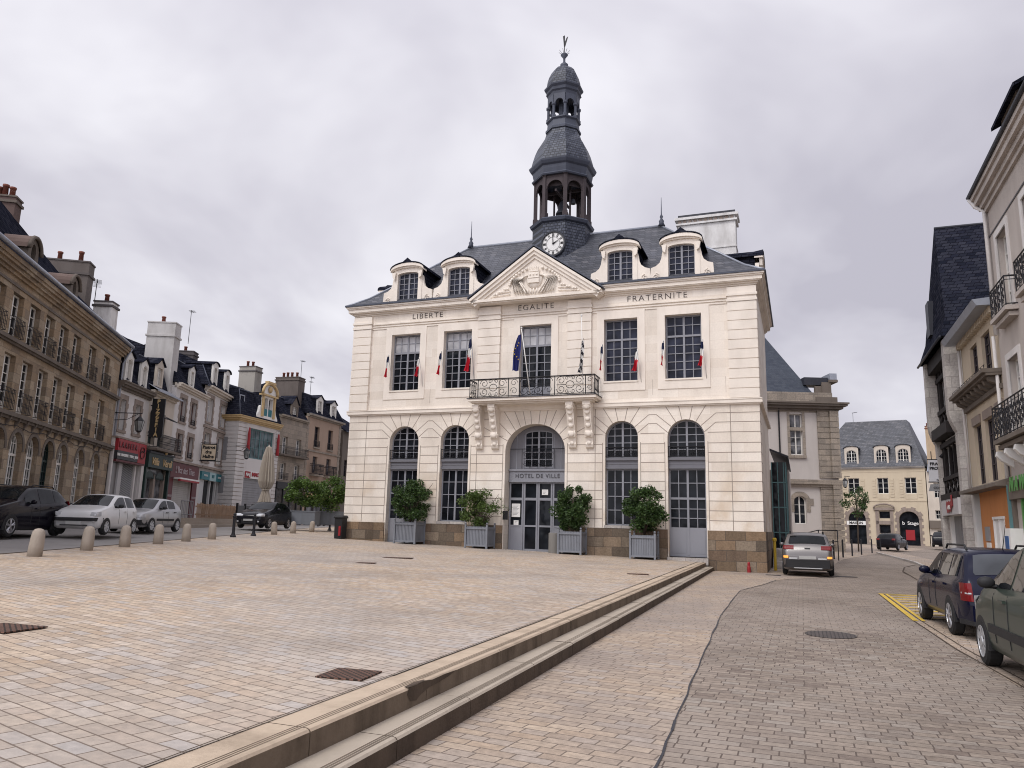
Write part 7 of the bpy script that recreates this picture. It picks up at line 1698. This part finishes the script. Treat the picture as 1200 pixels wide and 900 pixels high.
m = MB(); m.lathe([(.27, .0), (.29, .06), (.29, .12), (.31, .98), (.33, 1.0)], 4, (0, 0), pi / 4); m.lathe([(.36, 1.0), (.37, 1.06), (.30, 1.14)], 4, (0, 0), pi / 4); m.build('bin_body', trim_m, t)
m = MB(); m.box(.05, .16, -.245, -.20, .15, .62); m.build('red_mark', red_paint, t)
# bollards
bo = thing('stone_bollard', 'x', 'bollard', (0, 0, 0)); m = MB(); m.lathe([(.16, -.05), (.155, .25), (.145, .45), (.13, .56), (.09, .62), (.03, .64)], 14, sm=True); m.build('post', plain('bollard_stone', (.36, .31, .26), .9, dirt=.4, scale=3, bump=.35), bo)
SB = [(-15.23, -20.33, .66), (-16.63, -17.74, .70), (-17.59, -15.6, .72), (-18.56, -13.35, .75), (-19.55, -11.06, .78), (-20.51, -8.67, .81), (-23.39, -1.07, .90), (-24.38, 1.8, .94), (-25.4, 4.96, .98)]
wh = ['nearest, at the left edge of the row', 'second of the row, in front of the white car nose', 'third of the row, below the white car door', 'fourth of the row, in front of the silver car', 'fifth of the row', 'sixth of the row, left of the black posts', 'first to the right of the two black posts', 'in front of the dark hatchback rear, middle one of three', 'last of the row, nearest the town hall']
for i, (x, y, z) in enumerate(SB):
    o = bo if i == 0 else copy_tree(bo)
    o.location = TH(x, y, z); o.rotation_euler = (RAD(random.uniform(-3, 3)), RAD(random.uniform(-3, 3)), random.uniform(0, 6)); o['label'] = 'rounded pale stone bollard, ' + wh[i]; o['group'] = 'stone bollards along the edge of the plaza'
bp = thing('iron_post', 'x', 'post', (0, 0, 0)); m = MB(); m.lathe([(.13, -.02), (.13, .06), (.09, .10), (.065, .2), (.06, .82), (.09, .86), (.09, .9), (.05, .93), (.07, .98), (.02, 1.04)], 12); m.build('post', iron, bp)
for i, (x, y, z, w_) in enumerate([(-21.69, -6.06, .85, 'left one of the pair between the stone bollards'), (-22.48, -3.75, .87, 'right one of the pair between the stone bollards'), (-26.58, 8.56, 1.04, 'standing alone near the left planter trees')]):
    o = bp if i == 0 else copy_tree(bp); o.location = TH(x, y, z); o['label'] = 'slim black iron post, ' + w_; o['group'] = 'black posts at the plaza edge'
rp_ = thing('street_post', 'x', 'post', (0, 0, 0)); m = MB(); m.lathe([(.05, -.02), (.05, 1.05), (.03, 1.08)], 10); m.lathe([(.055, .9), (.055, .97)], 10); m.build('post', iron, rp_)
for i, (px_, py_) in enumerate([(3.35, 14.5), (4.0, 18.3), (4.75, 22.5), (5.6, 27.0), (6.75, 33.2), (8.0, 40.5)]):
    o = rp_ if i == 0 else copy_tree(rp_); o.location = TH(px_ - .25, py_, pav_z(px_ - .25, py_)); o['label'] = 'thin black post on the kerb behind the silver car, number %s from it' % ['one', 'two', 'three', 'four', 'five', 'six'][i]; o['group'] = 'black street posts along the curved kerb'
# grey plant boxes with small trees before the stone houses
def tub(px, py, z, w, rz, lab, lab2, seed, rx, rzz):
    t = thing('plant_tub', lab, 'planter', (px, py, z), rz); m = MB(); m.box(-w / 2, w / 2, -.45, .45, .1, .85)
    for a in (-1, 1):
        for b_ in (-1, 1): m.box(a * (w / 2 - .06) - .05, a * (w / 2 - .06) + .05, b_ * .4 - .05, b_ * .4 + .05, 0, .1)
    m.box(-w / 2 - .03, w / 2 + .03, -.48, .48, .85, .91)
    m.box(-.02, .02, -.462, -.45, .15, .82); m.build('box', plain('tub_paint', (.17, .185, .21), .6, dirt=.25), t)
    t2 = thing('small_tree', lab2, 'tree', (px, py, z + .82), 0); m = MB(); m.tube([(0, 0, 0), (.03, 0, .8), (0, .03, 1.3)], .06, 6, r1=.04); limbs(m, .5, rx, rzz, 1.15, 10, seed); m.build('trunk', bark, t2)
    foliage(seed, rx, rx * .7, rzz, 3600, .085, 30, .36, cz=1.15).build('crown', leaf_fresh, t2)
tub(-12.3, 46.6, 1.30, 1.6, RAD(-6), 'long grey plant box behind the dark hatchback, left of two', 'bright green bushy tree in the left grey plant box', 31, 1.15, .78)
tub(-11.0, 48.1, 1.32, 1.35, RAD(-6), 'long grey plant box nearer the town hall, right of two', 'taller bright green tree in the right grey plant box beside the town hall', 32, 1.05, 1.05)
# raised terrace in front of the bars: platform, picket fence, closed parasol
tp = house('terrace_platform', 'stone terrace platform two steps high in front of the bar shopfronts', LC, WA); tp['category'] = 'terrace'
m = MB(); m.box(-.5, 24, -4.6, 0, .8, 1.28); m.box(.2, 24, -4.25, 0, 1.281, 1.44); m.box(.8, 24, -3.9, 0, 1.441, 1.62); m.build('platform', plain('terrace_stone', (.33, .28, .23), .85, dirt=.4, scale=1), tp)
pf = house('picket_fence', 'low fence of brown wooden pickets enclosing the bar terrace', LC, WA); pf['category'] = 'fence'
m = MB(); wd = plain('picket_wood', (.30, .20, .13), .8, dirt=.4, scale=3); R = random.Random(8)
for k in range(42):
    x = 3.2 + k * .185; hh = .86 + R.uniform(-.04, .05); m.hexa([(x - .032, -3.83, 1.62), (x + .032, -3.83, 1.62), (x + .032, -3.80, 1.62), (x - .032, -3.80, 1.62)], [(x - .04 + R.uniform(-.02, .02), -3.83, 1.62 + hh), (x + .04, -3.83, 1.62 + hh), (x + .04, -3.80, 1.62 + hh), (x - .04, -3.80, 1.62 + hh)])
m.build('pickets', wd, pf); m = MB(); m.box(3.1, 11.0, -3.80, -3.74, 1.8, 1.88); m.box(3.1, 11.0, -3.80, -3.74, 2.25, 2.33); m.build('rails', wd, pf)
wf = house('terrace_screen', 'dark low screen along the terrace to the right of the picket fence', LC, WA); wf['category'] = 'screen'
m = MB(); m.box(11.1, 19, -3.85, -3.8, 1.7, 2.55)
for k in range(5): m.box(11.1 + k * 1.95, 11.2 + k * 1.95, -3.9, -3.75, 1.62, 2.7)
m.build('panel', black_paint, wf)
gt = house('metal_barrier', 'grey barred metal barrier in front of the closed roller shutter', LC, WA); gt['category'] = 'barrier'
m = MB()
for z in (1.85, 2.72): m.tube([(8.9, -.9, z), (11.1, -.9, z)], .03, 5)
for k in range(9): m.bar((8.9 + k * .275, -.9, 1.62), (8.9 + k * .275, -.9, 2.72), .018 if k % 8 else .03)
m.build('bars', shutter_grey, gt)
um = thing('closed_parasol', 'tall closed beige parasol tied at the waist in front of the gilded shop', 'parasol', (-15.35, 48.4, 1.5), 0); um.scale = (.86, .86, .86)
m = MB(); m.lathe([(.04, 0), (.04, 5.6)], 8); m.build('pole', white_paint, um)
m = MB(); n = 16; prof = [(.62, .9), (.50, 1.4), (.30, 2.05), (.24, 2.3), (.42, 2.45), (.60, 2.9), (.52, 3.8), (.38, 4.8), (.22, 5.35), (.2, 5.42), (.02, 5.5)]
vs = []; fs = []
for r_, z in prof:
    for k in range(n * 2): q = r_ * (1.0 if k % 2 else .68); a = pi * k / n; vs.append((q * cos(a), q * sin(a), z + (.12 * (k % 2) if z < 1 else 0)))
for i in range(len(prof) - 1):
    for k in range(n * 2): fs.append((i * 2 * n + k, i * 2 * n + (k + 1) % (2 * n), (i + 1) * 2 * n + (k + 1) % (2 * n), (i + 1) * 2 * n + k))
m.add(vs, fs); m.lathe([(.28, 2.26), (.28, 2.36)], 12); m.build('canopy', plain('beige_cloth', (.42, .37, .31), .9, dirt=.2), um)
# wall lanterns
def lantern(pos, rz, lab, arm=1.2):
    t = thing('wall_lantern', lab, 'street lamp', pos, rz); m = MB(); m.bar((0, 0, .55), (0, -arm - .1, .55), .025); m.tube([(0, 0, .15), (0, -arm * .5, .2), (0, -arm * .9, .5)], .016, 4); m.bar((0, -arm, .5), (0, -arm, .35), .02); m.build('bracket', iron, t)
    m = MB(); m.lathe([(.05, .38), (.12, .30), (.24, .16), (.25, .12)], 6, (0, -arm)); m.lathe([(.14, -.42), (.15, -.40), (.24, .12)], 6, (0, -arm), mat=1); m.lathe([(.05, -.5), (.14, -.44), (.15, -.40)], 6, (0, -arm))
    for k in range(6): a = k * pi / 3; m.bar((.15 * cos(a), -arm + .15 * sin(a), -.40), (.245 * cos(a), -arm + .245 * sin(a), .12), .014)
    m.build('lamp_head', [iron, glassy('lantern_glass', (.35, .36, .36), .1)], t)
lantern(front_frame(LC, WA, .05, 0, 6.6), RAD(WA), 'black lantern on a wall bracket between the brown stone building and the white house', 1.35)
lantern(front_frame(F0, FA, -.4, -.2, 6.7), RAD(FA), 'black lantern on a wall bracket at the left corner of the gilded shop', 1.0)
lantern(TH(-.2 + 5.9, 42, 6.2), RAD(-60), 'small black lantern at the left of the ochre house', .7)
# young street tree behind the posts
t = thing('street_tree', 'slender young street tree with thin foliage beside the stone corner of the grey hall', 'tree', (24.6, 54.5, .45), 0)
m = MB(); m.tube([(0, 0, 0), (.05, 0, 2), (0, .05, 4.2)], .06, 6, r1=.03); limbs(m, 2.2, 1.3, 1.4, 3.6, 9, 5, .02); m.build('trunk', bark, t); foliage(41, .9, .9, 1.2, 1000, .09, 18, .30, cz=3.6).build('crown', leaf_dark, t)

m = MB(); R = random.Random(4)
for k in range(150):
    x = R.gauss(-9.9, 1.3); y = -abs(R.gauss(.25, .28)) - .1; s = R.uniform(.012, .035); z = pz(x) + .006; a = R.uniform(0, 3)
    m.add([(x + s * cos(a), y + s * sin(a), z), (x - s * sin(a), y + s * cos(a), z + .004), (x - s * cos(a), y - s * sin(a), z), (x + s * sin(a), y - s * cos(a), z)], [(0, 1, 2, 3)])
tag(place_TH(m.build('confetti', white_paint)), 'white confetti scattered on the paving before the town hall entrance', 'confetti', kind='stuff')
m = MB(); R = random.Random(6); x = -16.0; pts = []
while x < -.3: pts.append((x, -.06, 4.92 - .10 * abs(sin((x + 1) * 1.1)) + R.uniform(-.02, .02))); x += .3
m.tube(pts, .014, 4); m.tube([(-.3, -.06, 4.9), (-.25, -.05, 3.2), (-.28, -.05, 1.4)], .016, 4); m.build('cable', iron, bpy.data.objects['stone_building'])
